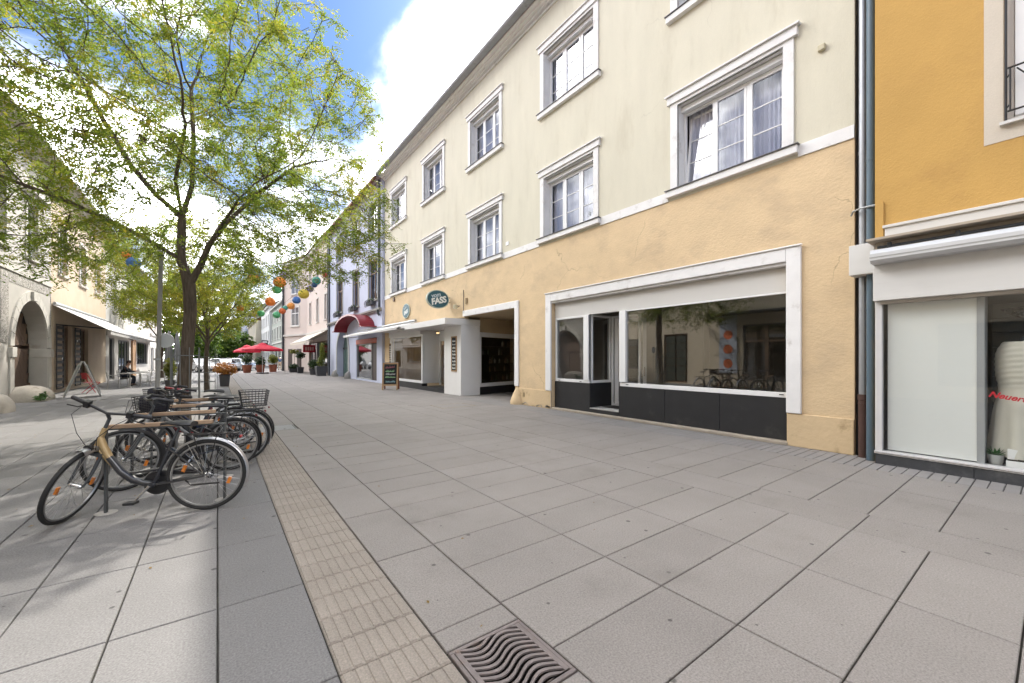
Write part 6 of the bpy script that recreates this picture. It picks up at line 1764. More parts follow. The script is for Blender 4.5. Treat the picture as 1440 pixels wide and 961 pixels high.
potted('dark square planter with a round rusty orange bush beside the tactile strip', (.30, 26.3), (.24, .58, True), [(0, 0, .95, .58, .58, .34), (.1, 0, .8, .5, .5, .25)], 2600, .05, L_or, M_dpot, 1, 'planter', 'planter')
potted('tall yellow green shrub in a dark pot left of the big tree trunk', (-1.93, 26.5), (.22, .35, False), [(0, 0, .95, .26, .26, .60)], 1500, .05, L_ygr, M_dpot, 2)
potted('boxy grey planter with tall climbing plants at the pink corner house', (6.95, 36.4), (.42, .75, True), [(0, 0, 1.2, .35, .35, .5), (0.1, .1, 2.0, .2, .25, .8)], 1300, .07, L_ygr, M_dpot, 3, 'planter', 'planter')
potted('dark bush in a pot under the red shop sign', (6.85, 39.2), (.34, .5, False), [(0, 0, .95, .45, .45, .45)], 900, .07, L_dgr, M_dpot, 4)
potted('ball shaped topiary on a bare stem under the cream awning', (6.6, 44.4), (.28, .55, True), [(0, 0, 1.75, .48, .48, .32)], 800, .07, L_dgr, M_dpot, 5, stem=1.7)
potted('low evergreen box hedge pot at the end of the cream awning', (6.35, 46.8), (.45, .35, True), [(0, 0, .6, .5, .5, .32)], 800, .07, L_dgr, M_dpot, 6)
potted('small tree with yellowish crown under the cream awning', (6.5, 47.6), (.25, .5, False), [(0, 0, 2.15, .45, .45, .25)], 500, .07, L_ygr, M_dpot, 7, stem=2.1)
for i, (x, y, h_, lm, lb) in enumerate(((2.4, 48.5, 1.0, L_dgr, 'terracotta pot with feathery palm left under the red parasol'), (3.6, 49.2, 1.05, L_dgr, 'terracotta pot with round dark bush under the red parasol'), (4.8, 50.0, 1.1, L_ygr, 'terracotta pots with tall grassy plant right under the red parasol'))):
    potted(lb, (x, y), (.42, .75, False), [(0, 0, 1.15+.2*(i != 1), .5, .5, .55)], 700, .1, lm, pm('terracotta', (.28, .10, .06), .8, .1, 4), 30+i)

# ------------------------------------------------------------------ parasols
M_redc = pm('red_parasol_cloth', (0.46, 0.018, 0.040), .8, .05, 2)
def parasol(label, c, w, ze, zt, mat):
    e = empty('parasol', (c[0], c[1], 0), .35, label, 'parasol', 'open red parasols')
    q = MB(); q.lathe([(.03, 0), (.03, zt-.05), (.0, zt)], (0, 0, 0), 10); q.build('pole', M_white, e, local=True)
    q = MB(); n = 8; vs = []; k = 5
    for j in range(k+1):
        t = j/k; z = zt-(zt-ze)*t**1.15
        for s in range(n*3):
            a = 2*math.pi*s/(n*3); sag = 1-.05*t*abs(math.sin(a*n/2))
            x_, y_ = math.cos(a), math.sin(a); m_ = max(abs(x_), abs(y_)); r_ = w*(t+.001)*(1/m_*.5+.5)
            vs.append((x_*r_*sag, y_*r_*sag, z))
    fs = [(j*24+s, j*24+(s+1) % 24, (j+1)*24+(s+1) % 24, (j+1)*24+s) for j in range(k) for s in range(24)]
    o = len(vs)
    vs += [(v[0], v[1], v[2]-.18) for v in vs[k*24:(k+1)*24]]; fs += [(k*24+s, k*24+(s+1) % 24, o+(s+1) % 24, o+s) for s in range(24)]
    q.add(vs, fs); q.build('canopy', mat, e, local=True)
    q = MB(); q.lathe([(.0, zt+.12), (.25, zt+.02), (.42, zt-.08), (.43, zt-.13), (.05, zt-.03)], (0, 0, 0), 16); q.build('vent_cap', mat, e, local=True)
    q = MB()
    for s in range(8): a = 2*math.pi*s/8; q.tube([(0, 0, zt-.08), (w*.95*math.cos(a), w*.95*math.sin(a), ze+.02)], .012, 5)
    q.build('ribs', M_steel, e, local=True)
    q = MB(); q.box(-.4, .4, -.4, .4, 0, .1); q.build('base', M_darkgrey, e, local=True, bevel=.02)
    return e
parasol('open red parasol with white pole in the middle of the street end', (3.45, 45.0), 1.5, 2.32, 2.85, M_redc)
parasol('second red parasol half hidden behind the first one', (2.75, 56.0), 1.2, 2.3, 2.9, M_redc)
M_grc = pm('grey_parasol_cloth', (0.21, 0.215, 0.22), .85, .1, 3)
for x, y, lb in ((-2.32, 31.0, 'closed grey parasol left of the big trunk, nearer the lamp post'), (-1.95, 31.2, 'closed grey parasol directly beside the big trunk')):
    e = empty('closed_parasol', (x, y, 0), 0, lb, 'parasol', 'closed grey parasols')
    q = MB(); q.lathe([(.025, 0), (.025, 3.05), (0, 3.1)], (0, 0, 0), 8); q.build('pole', M_steel, e, local=True)
    q = MB(); vs = []; fs = []
    for j in range(9):
        t = j/8; z = 3.02-1.75*t
        for s in range(24):
            a = 2*math.pi*s/24; r_ = .05+.13*t**.7+.035*t*math.sin(a*8); vs.append((r_*math.cos(a), r_*math.sin(a), z))
    for j in range(8):
        for s in range(24): fs.append((j*24+s, j*24+(s+1) % 24, (j+1)*24+(s+1) % 24, (j+1)*24+s))
    q.add(vs, fs); q.build('folded_cloth', M_grc, e, local=True, smooth=True)
    q = MB(); q.lathe([(.3, 0), (.3, .06), (.05, .1), (0, .1)], (0, 0, 0), 14); q.build('base', M_darkgrey, e, local=True)

# ------------------------------------------------------------------ A boards and menu boards
M_oakl = pm('light_board_wood', (0.36, 0.22, 0.11), .6, .12, 7, stretch=(5, 5, .6))
M_redw = pm('reddish_board_wood', (0.22, 0.075, 0.04), .6, .12, 7)
M_chalk = pm('chalkboard_black', (0.018, 0.02, 0.02), .75, .25, 5)
def chalk_lines(parent, T, rows_, seed):
    """illegible handwriting: looping chalk strokes"""
    rs_ = random.Random(seed)
    for (y0_, y1_, z, h, mat, slope) in rows_:
        q = MB(); q.T = T; x = y0_; pts = []
        while x < y1_:
            ww = h*rs_.uniform(.35, .6)
            pts += [(0, x, z+slope*(x-y0_)), (0, x+ww*.5, z+h*rs_.uniform(.45, 1)+slope*(x-y0_)), (0, x+ww*.6, z+slope*(x-y0_)+h*.1)]
            x += ww
        q.tube(pts, .008, 4); q.build('chalk_writing', mat, parent, local=True)
CH_w = pm('chalk_white', (.75, .75, .72), .9); CH_g = pm('chalk_green', (.45, .75, .40), .9); CH_r = pm('chalk_pink', (.60, .18, .22), .9); CH_b = pm('chalk_pale_blue', (.40, .62, .66), .9)
ab = empty('chalkboard', (6.62, 18.75, 0), R(62), 'wooden chalk A board standing on the paving in front of the wine shop', 'A board')
def abT(s):
    def f(p):  # local board plane: p.x offset out, p.y across, p.z up the board
        t = R(12); return Vector((s*(-.16+p.z*math.sin(t)*.0) + s*0, 0, 0)) if False else Vector((-s*(.30-p.z*math.sin(t)+p.x*-1*math.cos(t)), p.y, p.z*math.cos(t)))
    return f
for s, nm in ((1, 'front_panel'), (-1, 'rear_panel')):
    T_ = abT(s)
    q = MB(); q.T = T_
    q.box(-.02, .015, -.36, -.29, 0 if s < 0 else .0, 1.30); q.box(-.02, .015, .29, .36, 0, 1.30); q.box(-.02, .015, -.29, .29, 1.23, 1.30); q.box(-.02, .015, -.29, .29, .20, .27)
    fr_ = q.build(nm, M_oakl if s > 0 else M_redw, ab, local=True)
    q = MB(); q.T = T_; q.box(-.012, .006, -.288, .288, .272, 1.228); q.build('slate', M_chalk, fr_, local=True)
    if s > 0:
        TT = lambda p: T_(Vector((-.016+p.x, -p.y, p.z)))
        chalk_lines(fr_, TT, [(-.22, .20, 1.02, .13, CH_r, .12), (-.22, .16, .86, .10, CH_g, 0), (-.20, .22, .72, .11, CH_w, 0), (-.22, .24, .58, .09, CH_g, 0), (-.2, .22, .36, .09, CH_b, .02)], 3)
q = MB(); q.box(-.05, .05, -.35, .35, 1.255, 1.285); q.build('hinge', M_steel, ab, local=True)
# framed menu boards
def menu(label, x, y, z, w, h, seed):
    e = empty('menu_board', (x, y, z), 0, label, 'menu board', 'framed menu boards of the wine shop')
    q = MB(); t = .045; q.box(-.03, 0, -w/2, w/2, -h/2, -h/2+t); q.box(-.03, 0, -w/2, w/2, h/2-t, h/2); q.box(-.03, 0, -w/2, -w/2+t, -h/2+t, h/2-t); q.box(-.03, 0, w/2-t, w/2, -h/2+t, h/2-t); q.build('frame', M_oakl, e, local=True)
    q = MB(); q.box(-.015, -.002, -w/2+t, w/2-t, -h/2+t, h/2-t); sl_ = q.build('slate', M_chalk, e, local=True)
    TT = lambda p: Vector((-.019+p.x, -p.y, p.z))
    n = int(h/.15); chalk_lines(sl_, TT, [(-w*.28, w*.28, -h/2+t+.06+k*(h-2*t-.1)/n, .08, CH_w, 0) for k in range(n)], seed)
    return e
menu('tall narrow chalk menu in a wooden frame on the white pier', XV-.002, 14.48, 1.66, .44, 1.42, 8)
menu('narrow chalk menu in a wooden frame at the left end of the wine shop', XV+.08, 22.13, 1.75, .32, 1.1, 9)
# oval shop signs
M_teal = pm('teal_sign_enamel', (0.020, 0.095, 0.13), .4, .06, 3, spec=.5)
M_ovr = pm('pale_green_sign_rim', (.46, .50, .42), .4, .04, 3)
M_letter = pm('white_letter', (.75, .78, .76), .5); M_letterb = pm('pale_blue_letter', (.50, .60, .66), .5)
def oval_sign(label, loc, face, w, h, t=.05, fs=1.0):
    e = empty('oval_sign', loc, face, label, 'sign', 'oval teal shop signs')     # local: normal -y, width along x
    def ell(rx, rz, y0_, y1_, nm, mat):
        q = MB(); n = 40; q.prism([(rx*math.cos(2*math.pi*i/n), y0_, rz*math.sin(2*math.pi*i/n)) for i in range(n)], (0, y1_-y0_, 0)); return q.build(nm, mat, e, local=True)
    ell(w/2, h/2, -t, t, 'rim', M_ovr); ell(w/2*.92, h/2*.91, -t-.006, t+.006, 'face', M_teal)
    for sd in (1, -1):
        B_ = Matrix(((sd, 0, 0, 0), (0, 0, -sd, -(t+.008)*sd), (0, 1, 0, 0), (0, 0, 0, 1)))
        RZ = Matrix.Rotation(R(14), 4, 'Z')
        text_obj('FASS', 'lettering', M_letter, e, B_ @ Matrix.Translation((0.02*w, -.09*h, 0)) @ RZ, .46*h*fs, .003, .15, .95, .014*fs)
        text_obj("vom", 'lettering', M_letterb, e, B_ @ Matrix.Translation((-.10*w, .20*h, 0)) @ RZ, .32*h*fs, .003, .15, 1.0, .006*fs)
    return e
sg = oval_sign('oval teal shop sign hung out on a bracket above the white canopy', (7.33, 15.2, 3.92), 0, 1.02, .76)
q = MB()
for z in (.10, -.10): q.tube([(.46, 0, z), (.58, 0, z)], .018, 6)
q.build('wall_bracket', M_darkgrey, sg, local=True)
oval_sign('oval teal shop sign fixed flat on the peach wall near the lavender house', (7.87, 20.0, 3.92), R(-90), 1.0, .76, .02, .72)
cam_b = empty('floodlight', (7.75, 14.35, 3.55), 0, 'small beige floodlight fixed to the wall right of the oval sign', 'floodlight')
q = MB(); q.box(-.12, .02, -.10, .10, -.08, .08); q.build('housing', MATS['beige_plastic'], cam_b, local=True, bevel=.02)
q = MB(); q.tube([(.02, 0, 0), (.14, 0, .05)], .015, 6); q.build('arm', M_darkgrey, cam_b, local=True)
# white A board and red chair on the left
wa = empty('white_a_board', (-4.2, 22.3, 0), R(14), 'white metal A board seen edge on beside the gateway', 'A board')
for s in (-1, 1):
    q = MB(); a_ = .36
    q.prism([(s*.50, -.36, 0), (s*.475, -.36, 0), (s*.015, -.36, 1.36), (s*.04, -.36, 1.36)], (0, .72, 0)); q.build('leg_panel', M_white if s > 0 else pm('pale_board_metal', (.45, .45, .44), .5), wa, local=True)
    q = MB(); q.prism([(s*.468, -.34, .12), (s*.474, -.34, .12), (s*.115, -.34, 1.24), (s*.11, -.34, 1.24)], (0, .68, 0)); q.build('poster', pm('washed_poster', (.50, .54, .52), .5, .3, 3), wa, local=True)
q = MB(); q.tube([(-.3, -.41, .55), (.3, -.41, .55)], .01, 5); q.build('spreader', M_steel, wa, local=True)
rc = empty('folding_chair', (-4.35, 24.4, 0), R(30), 'red folding chair behind the white A board', 'chair')
q = MB()
for y in (-.2, .2): q.tube([(-.22, y, 0), (.22, y, .46)], .012, 6); q.tube([(.22, y, 0), (-.22, y, .85)], .012, 6)
q.build('legs', MATS['red_vinyl'], rc, local=True)
for k in range(5):
    q = MB(); q.box(-.18+.085*k, -.11+.085*k, -.21, .21, .45, .465); q.build('seat_slat', MATS['red_vinyl'], rc, local=True)
for k in range(3):
    q = MB(); q.box(-.215-.012*k, -.20-.012*k, -.21, .21, .62+.085*k, .69+.085*k); q.build('back_slat', MATS['red_vinyl'], rc, local=True)

# ------------------------------------------------------------------ cafe terrace
M_alu = pm('cafe_aluminium', (0.45, 0.44, 0.42), .35, .08, 6, metal=.6)
def cafe_table(label, x, y):
    e = empty('cafe_table', (x, y, 0), .3, label, 'table', 'bistro tables on the left terrace')
    q = MB(); q.lathe([(.38, .71), (.40, .72), (.40, .74), (0, .742)], (0, 0, 0), 20); q.build('table_top', M_alu, e, local=True)
    q = MB(); q.tube([(0, 0, 0.04), (0, 0, .71)], .03, 10); q.build('column', M_alu, e, local=True)
    for k in range(4):
        q = MB(); a = k*math.pi/2; q.tube([(0, 0, .08), (.3*math.cos(a), .3*math.sin(a), .012)], .018, 6); q.build('foot', M_alu, e, local=True)
cafe_table('round metal bistro table nearest the white A board', -3.55, 27.6)
cafe_table('round metal bistro table in front of the seated person', -3.35, 29.2)
cafe_table('round metal bistro table farthest from the camera', -3.1, 33.5)
def make_chair(label, x, y, rz):
    e = empty('cafe_chair', (x, y, 0), rz, label, 'chair', 'metal chairs on the left terrace')
    for sx in (-1, 1):
        for sy in (-1, 1):
            q = MB(); q.tube([(sx*.20, sy*.19, 0), (sx*.18, sy*.19, .44)] + ([(-.22, sy*.19, .66), (-.25, sy*.19, .84)] if sx < 0 else [(.17, sy*.19, .64), (-.18, sy*.2, .65)]), .012, 6); q.build('leg', M_alu, e, local=True)
    q = MB(); q.box(-.20, .20, -.20, .20, .435, .452); q.build('seat', M_alu, e, local=True, bevel=.006)
    for k in range(4):
        q = MB(); q.box(-.245-.005*k, -.23-.005*k, -.19, .19, .56+.075*k, .605+.075*k); q.build('back_slat', M_alu, e, local=True)
    return e
ch0 = make_chair('metal cafe chair on the camera side of the nearest bistro table', -4.1, 27.3, R(10))
for (x, y, rz, lb) in ((-3.0, 27.9, R(190), 'metal cafe chair on the street side of the nearest bistro table'), (-4.0, 29.35, R(-5), 'metal cafe chair under the seated person'), (-2.85, 29.1, R(175), 'metal cafe chair facing the seated person'), (-3.7, 33.6, R(0), 'metal cafe chair at the wall side of the farthest table'), (-2.5, 33.4, R(180), 'metal cafe chair at the street side of the farthest table')):
    c = copy_tree(ch0); c.location = (x, y, 0); c.rotation_euler = (0, 0, rz); c['label'] = lb

# ------------------------------------------------------------------ people
def skin_mesh(name, nodes, edges, mat, parent, sub_=1, rootn=0):
    me = bpy.data.meshes.new(name); me.from_pydata([n[0] for n in nodes], edges, []); me.update()
    o = bpy.data.objects.new(name, me); C.objects.link(o); o.parent = parent
    md = o.modifiers.new('skin', 'SKIN'); md.use_smooth_shade = True
    for i, n in enumerate(nodes):
        r = n[1]; me.skin_vertices[0].data[i].radius = (r, r) if not isinstance(r, tuple) else r
        me.skin_vertices[0].data[i].use_root = (i == rootn)
    s = o.modifiers.new('subdivision', 'SUBSURF'); s.levels = sub_; s.render_levels = sub_
    me.materials.append(mat)
    return o
M_skin = pm('skin', (0.45, 0.27, 0.19), .55, .05, 6)
def person(label, loc, rz, J, top, trou, hairc, shoec, sleeves=True):
    """J: joint dict in local coordinates (x = facing)"""
    e = empty('person', loc, rz, label, 'person')
    names = ['pelvis', 'waist', 'chest', 'neck', 'head0', 'head1', 'shL', 'elL', 'wrL', 'shR', 'elR', 'wrR', 'hipL', 'knL', 'anL', 'hipR', 'knR', 'anR', 'haL', 'haR', 'toL', 'toR']
    rad = dict(pelvis=.13, waist=.12, chest=.13, neck=.055, head0=.085, head1=.08, shL=.06, elL=.042, wrL=.03, shR=.06, elR=.042, wrR=.03, hipL=.085, knL=.058, anL=.04, hipR=.085, knR=.058, anR=.04, haL=.035, haR=.035, toL=.035, toR=.035)
    E_ = [('pelvis', 'waist'), ('waist', 'chest'), ('chest', 'neck'), ('neck', 'head0'), ('head0', 'head1'), ('chest', 'shL'), ('shL', 'elL'), ('elL', 'wrL'), ('wrL', 'haL'), ('chest', 'shR'), ('shR', 'elR'), ('elR', 'wrR'), ('wrR', 'haR'), ('pelvis', 'hipL'), ('hipL', 'knL'), ('knL', 'anL'), ('anL', 'toL'), ('pelvis', 'hipR'), ('hipR', 'knR'), ('knR', 'anR'), ('anR', 'toR')]
    def chain(sel, nm, mat, k=1.0, root='pelvis'):
        ns = [n for n in names if n in sel]; ix = {n: i for i, n in enumerate(ns)}
        return skin_mesh(nm, [(J[n], rad[n]*k) for n in ns], [(ix[a], ix[b]) for a, b in E_ if a in ix and b in ix], mat, e, 1, ix[root])
    chain(names, 'body', M_skin)
    chain({'pelvis', 'waist', 'chest', 'shL', 'elL', 'wrL', 'shR', 'elR', 'wrR'} if sleeves else {'pelvis', 'waist', 'chest', 'shL', 'elL', 'shR', 'elR'}, 'jacket', top, 1.22)
    chain({'pelvis', 'hipL', 'knL', 'anL', 'hipR', 'knR', 'anR'}, 'trousers', trou, 1.2)
    h0, h1 = Vector(J['head0']), Vector(J['head1']); c = h0.lerp(h1, .7)
    q = MB(); q.ball((c.x-.022, c.y, c.z+.03), .10, .092, .10, 12, 8, .04, random.Random(2)); q.build('hair', hairc, e, local=True, smooth=True)
    f_ = h0.lerp(h1, .45)
    q = MB(); q.prism([(f_.x+.080, f_.y-.012, f_.z-.015), (f_.x+.080, f_.y+.012, f_.z-.015), (f_.x+.078, f_.y, f_.z+.03)], (.022, 0, -.006)); q.build('nose', M_skin, e, local=True)
    q = MB()
    for s in (-1, 1): q.ball((f_.x+.078, f_.y+s*.032, f_.z+.03), .009, .012, .007, 6, 4)
    q.build('eyes', M_black, e, local=True)
    q = MB(); q.box(f_.x+.074, f_.x+.084, f_.y-.024, f_.y+.024, f_.z-.052, f_.z-.044); q.build('mouth', pm('lip', (.30, .12, .10), .6), e, local=True)
    for s in (-1, 1):
        q = MB(); q.ball((f_.x-.01, f_.y+s*.087, f_.z+.01), .018, .008, .028, 6, 5); q.build('ear', M_skin, e, local=True)
    for a in ('L', 'R'):
        an, to = Vector(J['an'+a]), Vector(J['to'+a]); q = MB(); q.tube([tuple(an+Vector((-.05, 0, -.05))), tuple(an.lerp(to, .5)+Vector((0, 0, -.01))), tuple(to+Vector((.03, 0, 0)))], [.05, .052, .035], 8); q.build('shoe', shoec, e, local=True, smooth=True)
        wr, ha = Vector(J['wr'+a]), Vector(J['ha'+a]); d = (ha-wr).normalized(); sd = d.orthogonal().normalized()
        for k in range(5):
            q = MB(); b_ = ha+sd*(.028-.014*k) if k < 4 else wr.lerp(ha, .5)+sd*.03
            q.tube([tuple(b_), tuple(b_+d*(.03+.006*(k in (1, 2)))), tuple(b_+d*.05+Vector((0, 0, -.02)))], [.009, .008, .006], 5); q.build('finger', M_skin, e, local=True)
    return e
Jsit = dict(pelvis=(0, 0, .53), waist=(.03, 0, .70), chest=(.12, 0, .92), neck=(.19, 0, 1.08), head0=(.24, 0, 1.17), head1=(.27, 0, 1.29), shL=(.13, .17, .98), elL=(.30, .23, .76), wrL=(.50, .10, .79), haL=(.57, .06, .79), shR=(.13, -.17, .98), elR=(.30, -.23, .76), wrR=(.50, -.10, .79), haR=(.57, -.06, .79), hipL=(.05, .09, .52), knL=(.45, .11, .50), anL=(.42, .11, .09), toL=(.55, .12, .04), hipR=(.05, -.09, .52), knR=(.45, -.12, .50), anR=(.38, -.12, .09), toR=(.51, -.13, .04))
person('person in a dark jacket sitting bent over a bistro table', (-4.05, 29.35, 0), R(-5), Jsit, pm('dark_jacket', (.025, .025, .03), .8, .15, 10), pm('dark_trousers', (.03, .035, .05), .8), pm('dark_hair', (.05, .03, .025), .7), M_black)
Jst = dict(pelvis=(0, 0, .92), waist=(0, 0, 1.08), chest=(.01, 0, 1.30), neck=(.01, 0, 1.48), head0=(.03, 0, 1.56), head1=(.03, 0, 1.68), shL=(0, .18, 1.38), elL=(-.02, .26, 1.12), wrL=(.10, .27, .92), haL=(.13, .27, .85), shR=(0, -.18, 1.38), elR=(-.03, -.26, 1.12), wrR=(.12, -.24, .95), haR=(.16, -.23, .88), hipL=(0, .09, .90), knL=(.10, .09, .50), anL=(.06, .10, .09), toL=(.20, .11, .04), hipR=(0, -.09, .90), knR=(-.04, -.09, .50), anR=(-.14, -.10, .10), toR=(-.01, -.11, .04))
person('person in a blue shirt walking away past the pink corner house', (6.15, 56.5, 0), R(95), Jst, pm('blue_shirt', (.05, .11, .24), .8, .1, 6), pm('beige_shorts', (.40, .32, .24), .8), pm('dark_hair', (.05, .03, .025), .7), M_black, sleeves=False)

# ------------------------------------------------------------------ paper lanterns on wires over the street
LAN = {'red': (.48, .06, .08), 'teal': (.12, .38, .33), 'navy blue': (.05, .10, .21), 'lilac': (.30, .25, .46), 'yellow': (.58, .48, .08), 'blue': (.08, .19, .48), 'amber': (.68, .35, .10), 'orange red': (.66, .19, .07), 'green': (.14, .44, .24), 'orange': (.68, .27, .07)}
LM = {}
def lantern_mat(c):
    if c not in LM:
        LM[c] = leaf_mat('paper_'+c.replace(' ', '_'), LAN[c], LAN[c], tuple(min(1, v*1.1) for v in LAN[c]), .3)
    return LM[c]
def lantern(color, label, x, y, z, d):
    d *= .88
    e = empty('paper_lantern', (x, y, z), 0, label, 'paper lantern', 'paper lanterns strung over the street')
    q = MB(); vs = []; fs = []; n, m = 16, 14; r = d/2
    for i in range(m+1):
        t = -1+2*i/m; zz = .92*t; rr_ = math.sqrt(max(0, 1-zz*zz))*(1+(.025 if i % 2 else -.025))
        for j in range(n): a = 2*math.pi*j/n; vs.append((rr_*r*math.cos(a), rr_*r*math.sin(a), zz*r*.95))
    for i in range(m):
        for j in range(n): fs.append((i*n+j, i*n+(j+1) % n, (i+1)*n+(j+1) % n, (i+1)*n+j))
    q.add(vs, fs); q.build('paper_shade', lantern_mat(color), e, local=True)
    q = MB(); q.tube([(0, 0, r*.85), (0, 0, r+.18)], .006, 4); q.lathe([(r*.38, r*.86), (r*.38, r*.9)], (0, 0, 0), 10); q.build('hanger', M_black, e, local=True)
    return (x, y, z+d/2+.18)
strA = [('red', 'small red lantern, highest on the right string', 6.58, 7.79, .42), ('teal', 'big teal lantern near the right end of the string', 5.98, 7.29, .72), ('navy blue', 'small navy lantern just below the teal one', 5.84, 6.95, .46), ('lilac', 'lilac lantern between the navy and the yellow one', 5.55, 6.64, .60), ('yellow', 'large yellow lantern in the middle of the right string', 5.12, 6.22, .86), ('blue', 'bright blue lantern below the large yellow one', 4.65, 5.72, .64), ('amber', 'amber lantern left of the bright blue one', 4.29, 5.27, .60), ('teal', 'small teal lantern between amber and orange red', 3.92, 5.09, .42), ('orange red', 'orange red lantern near the left end of the right string', 3.75, 4.86, .52), ('green', 'bright green lantern at the left end of the right string', 3.39, 4.56, .58)]
pts = [lantern(c, lb, x, 33.0, z, d) for c, lb, x, z, d in strA]
def wire(pts, ends, label):
    P_ = [ends[0]]+pts+[ends[1]]
    q = MB(); q.tube(P_, .012, 4); o = q.build('lantern_wire', M_wire); tag(o, label, 'wire')
wire([pts[i] for i in (0, 1, 4, 5, 9)], [(7.75, 33, 9.2), (-5.4, 33, 7.2)], 'thin wire carrying the right string of lanterns')
strB = [('lilac', 'lilac lantern above the orange one over mid street', 2.55, 5.45, .42), ('orange', 'large orange lantern over mid street', 2.38, 5.10, .62), ('green', 'pale green lantern under the large orange one', 2.28, 4.72, .46), ('orange', 'orange lantern half hidden by leaves over mid street', 2.0, 4.15, .50), ('blue', 'big blue lantern at the edge of the foliage', 1.35, 5.50, .66), ('orange red', 'orange red lantern right below the big blue one', 1.33, 5.17, .56), ('green', 'green lantern among the leaves above the red parasol', 1.63, 3.57, .36), ('orange', 'small orange lantern deep in the foliage above the planter', .84, 3.75, .34)]
pb = [lantern(c, lb, x, 22.0, z, d) for c, lb, x, z, d in strB]
strC = [('orange', 'orange lantern seen through the tree on the left', -2.66, 5.27, .36), ('blue', 'wide blue lantern under the orange one on the left', -2.47, 4.97, .50)]
pc = [lantern(c, lb, x, 20.0, z, d) for c, lb, x, z, d in strC]
wire([pb[0], pb[4]], [(7.85, 22, 7.6), (-5.4, 22, 7.0)], 'thin wire carrying the middle lanterns across the street')
wire(pc[:1], [(7.85, 20, 7.4), (-5.4, 20, 6.4)], 'thin wire carrying the left pair of lanterns')
for (c, lb, x, y, z, d) in (): pass

# ------------------------------------------------------------------ parked cars at the street end
M_cglass = pm('car_glass', (0.03, 0.035, 0.04), .08, .05, 2, spec=.7)
def car(label, x, y, rz, col, est=False):
    e = empty('parked_car', (x, y, 0), rz, label, 'car', 'cars parked across the street end')
    q = MB(); W_ = .86
    side = [(-2.05, .32), (-2.1, .62), (-2.0, .92), (-1.2, .98), (.95, .95), (1.75, .80), (2.08, .62), (2.1, .34)]
    vs = []; fs = []
    for k, (yy, sc) in enumerate(((-W_, .96), (-W_*.92, 1), (W_*.92, 1), (W_, .96))):
        for (px, pz) in side: vs.append((px*sc, yy, .32+(pz-.32)*(1 if k in (1, 2) else .92)))
    n = len(side)
    for k in range(3):
        for i in range(n): fs.append((k*n+i, k*n+(i+1) % n, (k+1)*n+(i+1) % n, (k+1)*n+i))
    fs += [tuple(range(n))[::-1], tuple(range(3*n, 4*n))]
    q.add(vs, fs); body = q.build('body', col, e, local=True, smooth=True)
    q = MB(); zt = 1.42; b0, b1, t0, t1 = (-1.85, 1.0, -1.55 if est else -1.1, .25)
    lo_ = [(b0, -.80), (b1, -.80), (b1, .80), (b0, .80)]; hi_ = [(t0, -.62), (t1, -.62), (t1, .62), (t0, .62)]
    q.add([(a, b, .95) for a, b in lo_]+[(a, b, zt-.03) for a, b in hi_], [(0, 1, 5, 4), (1, 2, 6, 5), (2, 3, 7, 6), (3, 0, 4, 7)]); q.build('windows', M_cglass, e, local=True)
    q = MB(); q.add([(a*1.01, b*1.02, zt-.03) for a, b in hi_]+[(a*.9, b*.9, zt+.03) for a, b in hi_], [(0, 1, 5, 4), (1, 2, 6, 5), (2, 3, 7, 6), (3, 0, 4, 7), (4, 5, 6, 7)])
    for s in (-1, 1):
        q.tube([(b1, s*.80, .95), (t1, s*.63, zt-.02)], .035, 5); q.tube([(b0, s*.80, .95), (t0, s*.63, zt-.02)], .045, 5); q.tube([(-.3, s*.81, .95), (-.3, s*.64, zt-.02)], .03, 5)
    q.build('roof', col, e, local=True)
    for sx in (-1.3, 1.32):
        for s in (-1, 1):
            q = MB(); q.lathe([(.31, -.10), (.32, -.06), (.32, .06), (.31, .10)], (sx, s*.78, .32), 18, 'y'); w = q.build('wheel', M_tyre, e, local=True)
            q = MB(); q.lathe([(.20, -.105), (.20, .105)], (sx, s*.785, .32), 14, 'y'); q.build('rim', M_chrome, w, local=True)
    for s in (-1, 1):
        q = MB(); q.ball((1.98, s*.62, .66), .09, .16, .07, 8, 6); q.build('headlight', M_chrome, e, local=True)
        q = MB(); q.box(-2.08, -2.0, s*.62-.14, s*.62+.14, .68, .84); q.build('tail_light', M_redr, e, local=True)
        q = MB(); q.ball((.75, s*.93, .98), .06, .09, .06, 8, 6); q.build('wing_mirror', col, e, local=True)
    q = MB(); q.box(2.09, 2.115, -.26, .26, .40, .51); q.build('number_plate', M_white, e, local=True)
    q = MB(); q.box(2.06, 2.10, -.7, .7, .36, .40); q.box(-2.12, -2.04, -.75, .75, .36, .46); q.build('bumper', M_black, e, local=True)
    return e
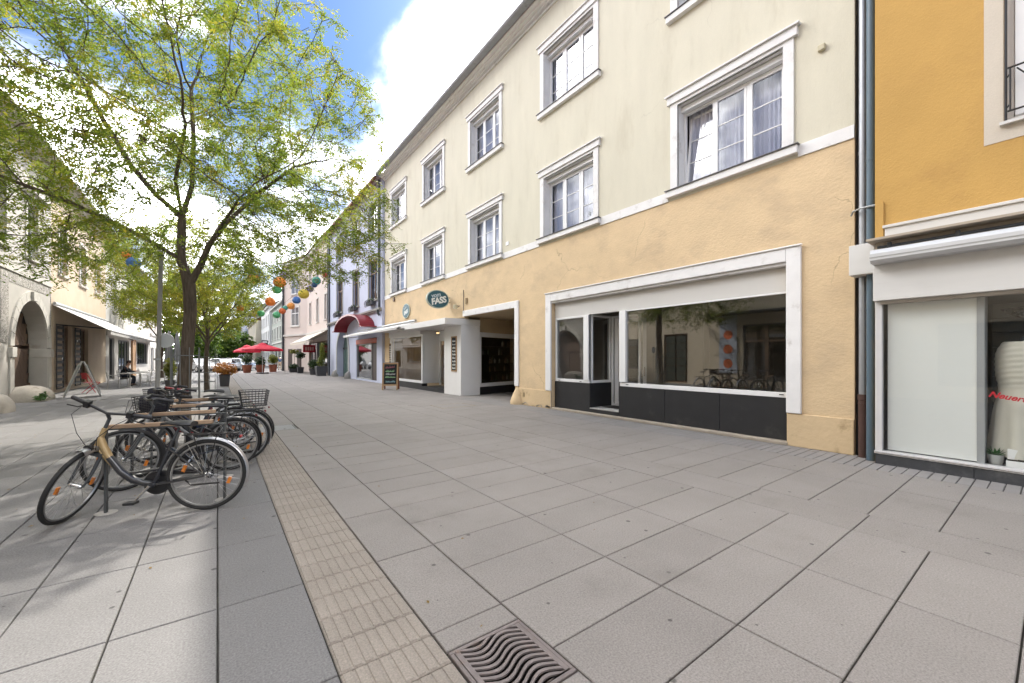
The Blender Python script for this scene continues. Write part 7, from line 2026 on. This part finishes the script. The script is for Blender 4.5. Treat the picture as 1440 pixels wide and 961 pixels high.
car('white car parked at the left end of the far row', -1.6, 54.0, R(-62), pm('white_car_paint', (.62, .62, .62), .3, .02, 2, coat=.6))
car('silver car parked in the middle of the far row', .6, 55.5, R(-66), pm('silver_car_paint', (.40, .42, .44), .3, .02, 2, metal=.4, coat=.6))
car('pale blue car parked at the right end of the far row', 2.6, 57.5, R(-70), pm('pale_blue_car_paint', (.32, .40, .48), .3, .02, 2, metal=.3, coat=.6), True)
car('dark car parked behind the white one', -3.6, 60.0, R(-64), pm('dark_car_paint', (.03, .035, .045), .3, .02, 2, coat=.6))
car('second white car in the rear row of the street end', 1.0, 63.0, R(-66), MATS['white_car_paint'], True)
# projecting sign far down the right side
ps = empty('projecting_sign', (6.95, 86, 4.2), 0, 'small black and white projecting sign on the white house', 'sign')
q = MB(); q.box(-.5, .5, -.06, .06, -.5, .5); q.build('panel', M_black, ps, local=True)
q = MB(); q.box(-.36, .36, -.066, -.061, .05, .3); q.box(-.36, .1, -.066, -.061, -.3, -.1); q.build('white_print', M_white, ps, local=True)
q = MB(); q.tube([(.5, 0, .3), (.7, 0, .3)], .03, 6); q.build('bracket', M_black, ps, local=True)

# ------------------------------------------------------------------ fallen leaves and grit on the paving
rl = random.Random(77); q = MB(); vs = []; fs = []
for k in range(420):
    if k < 260: x = rl.gauss(-.9, 1.3); y = rl.gauss(9.5, 3.2)
    elif k < 330: x = rl.uniform(.2, 7.2); y = rl.uniform(.8, 14)
    else: x = 7.70+rl.uniform(-.06, .05); y = rl.uniform(2.0, 13)
    if x > 7.76 or x < -4.2 or y < 1: continue
    a = rl.uniform(0, 6.28); s_ = rl.uniform(.006, .02); u = Vector((math.cos(a), math.sin(a), 0))*s_; w = Vector((-math.sin(a), math.cos(a), 0))*s_*.45
    c = Vector((x, y, .005)); o = len(vs)
    vs += [c-u, c+w+Vector((0, 0, .004)), c+u, c-w]; fs.append((o, o+1, o+2, o+3))
q.add(vs, fs); lit = q.build('fallen_leaves', pm('dry_leaf', (.20, .13, .04), .8, .3, 30)); tag(lit, 'small dry leaves and crumbs scattered over the paving', 'leaf litter', kind='stuff')
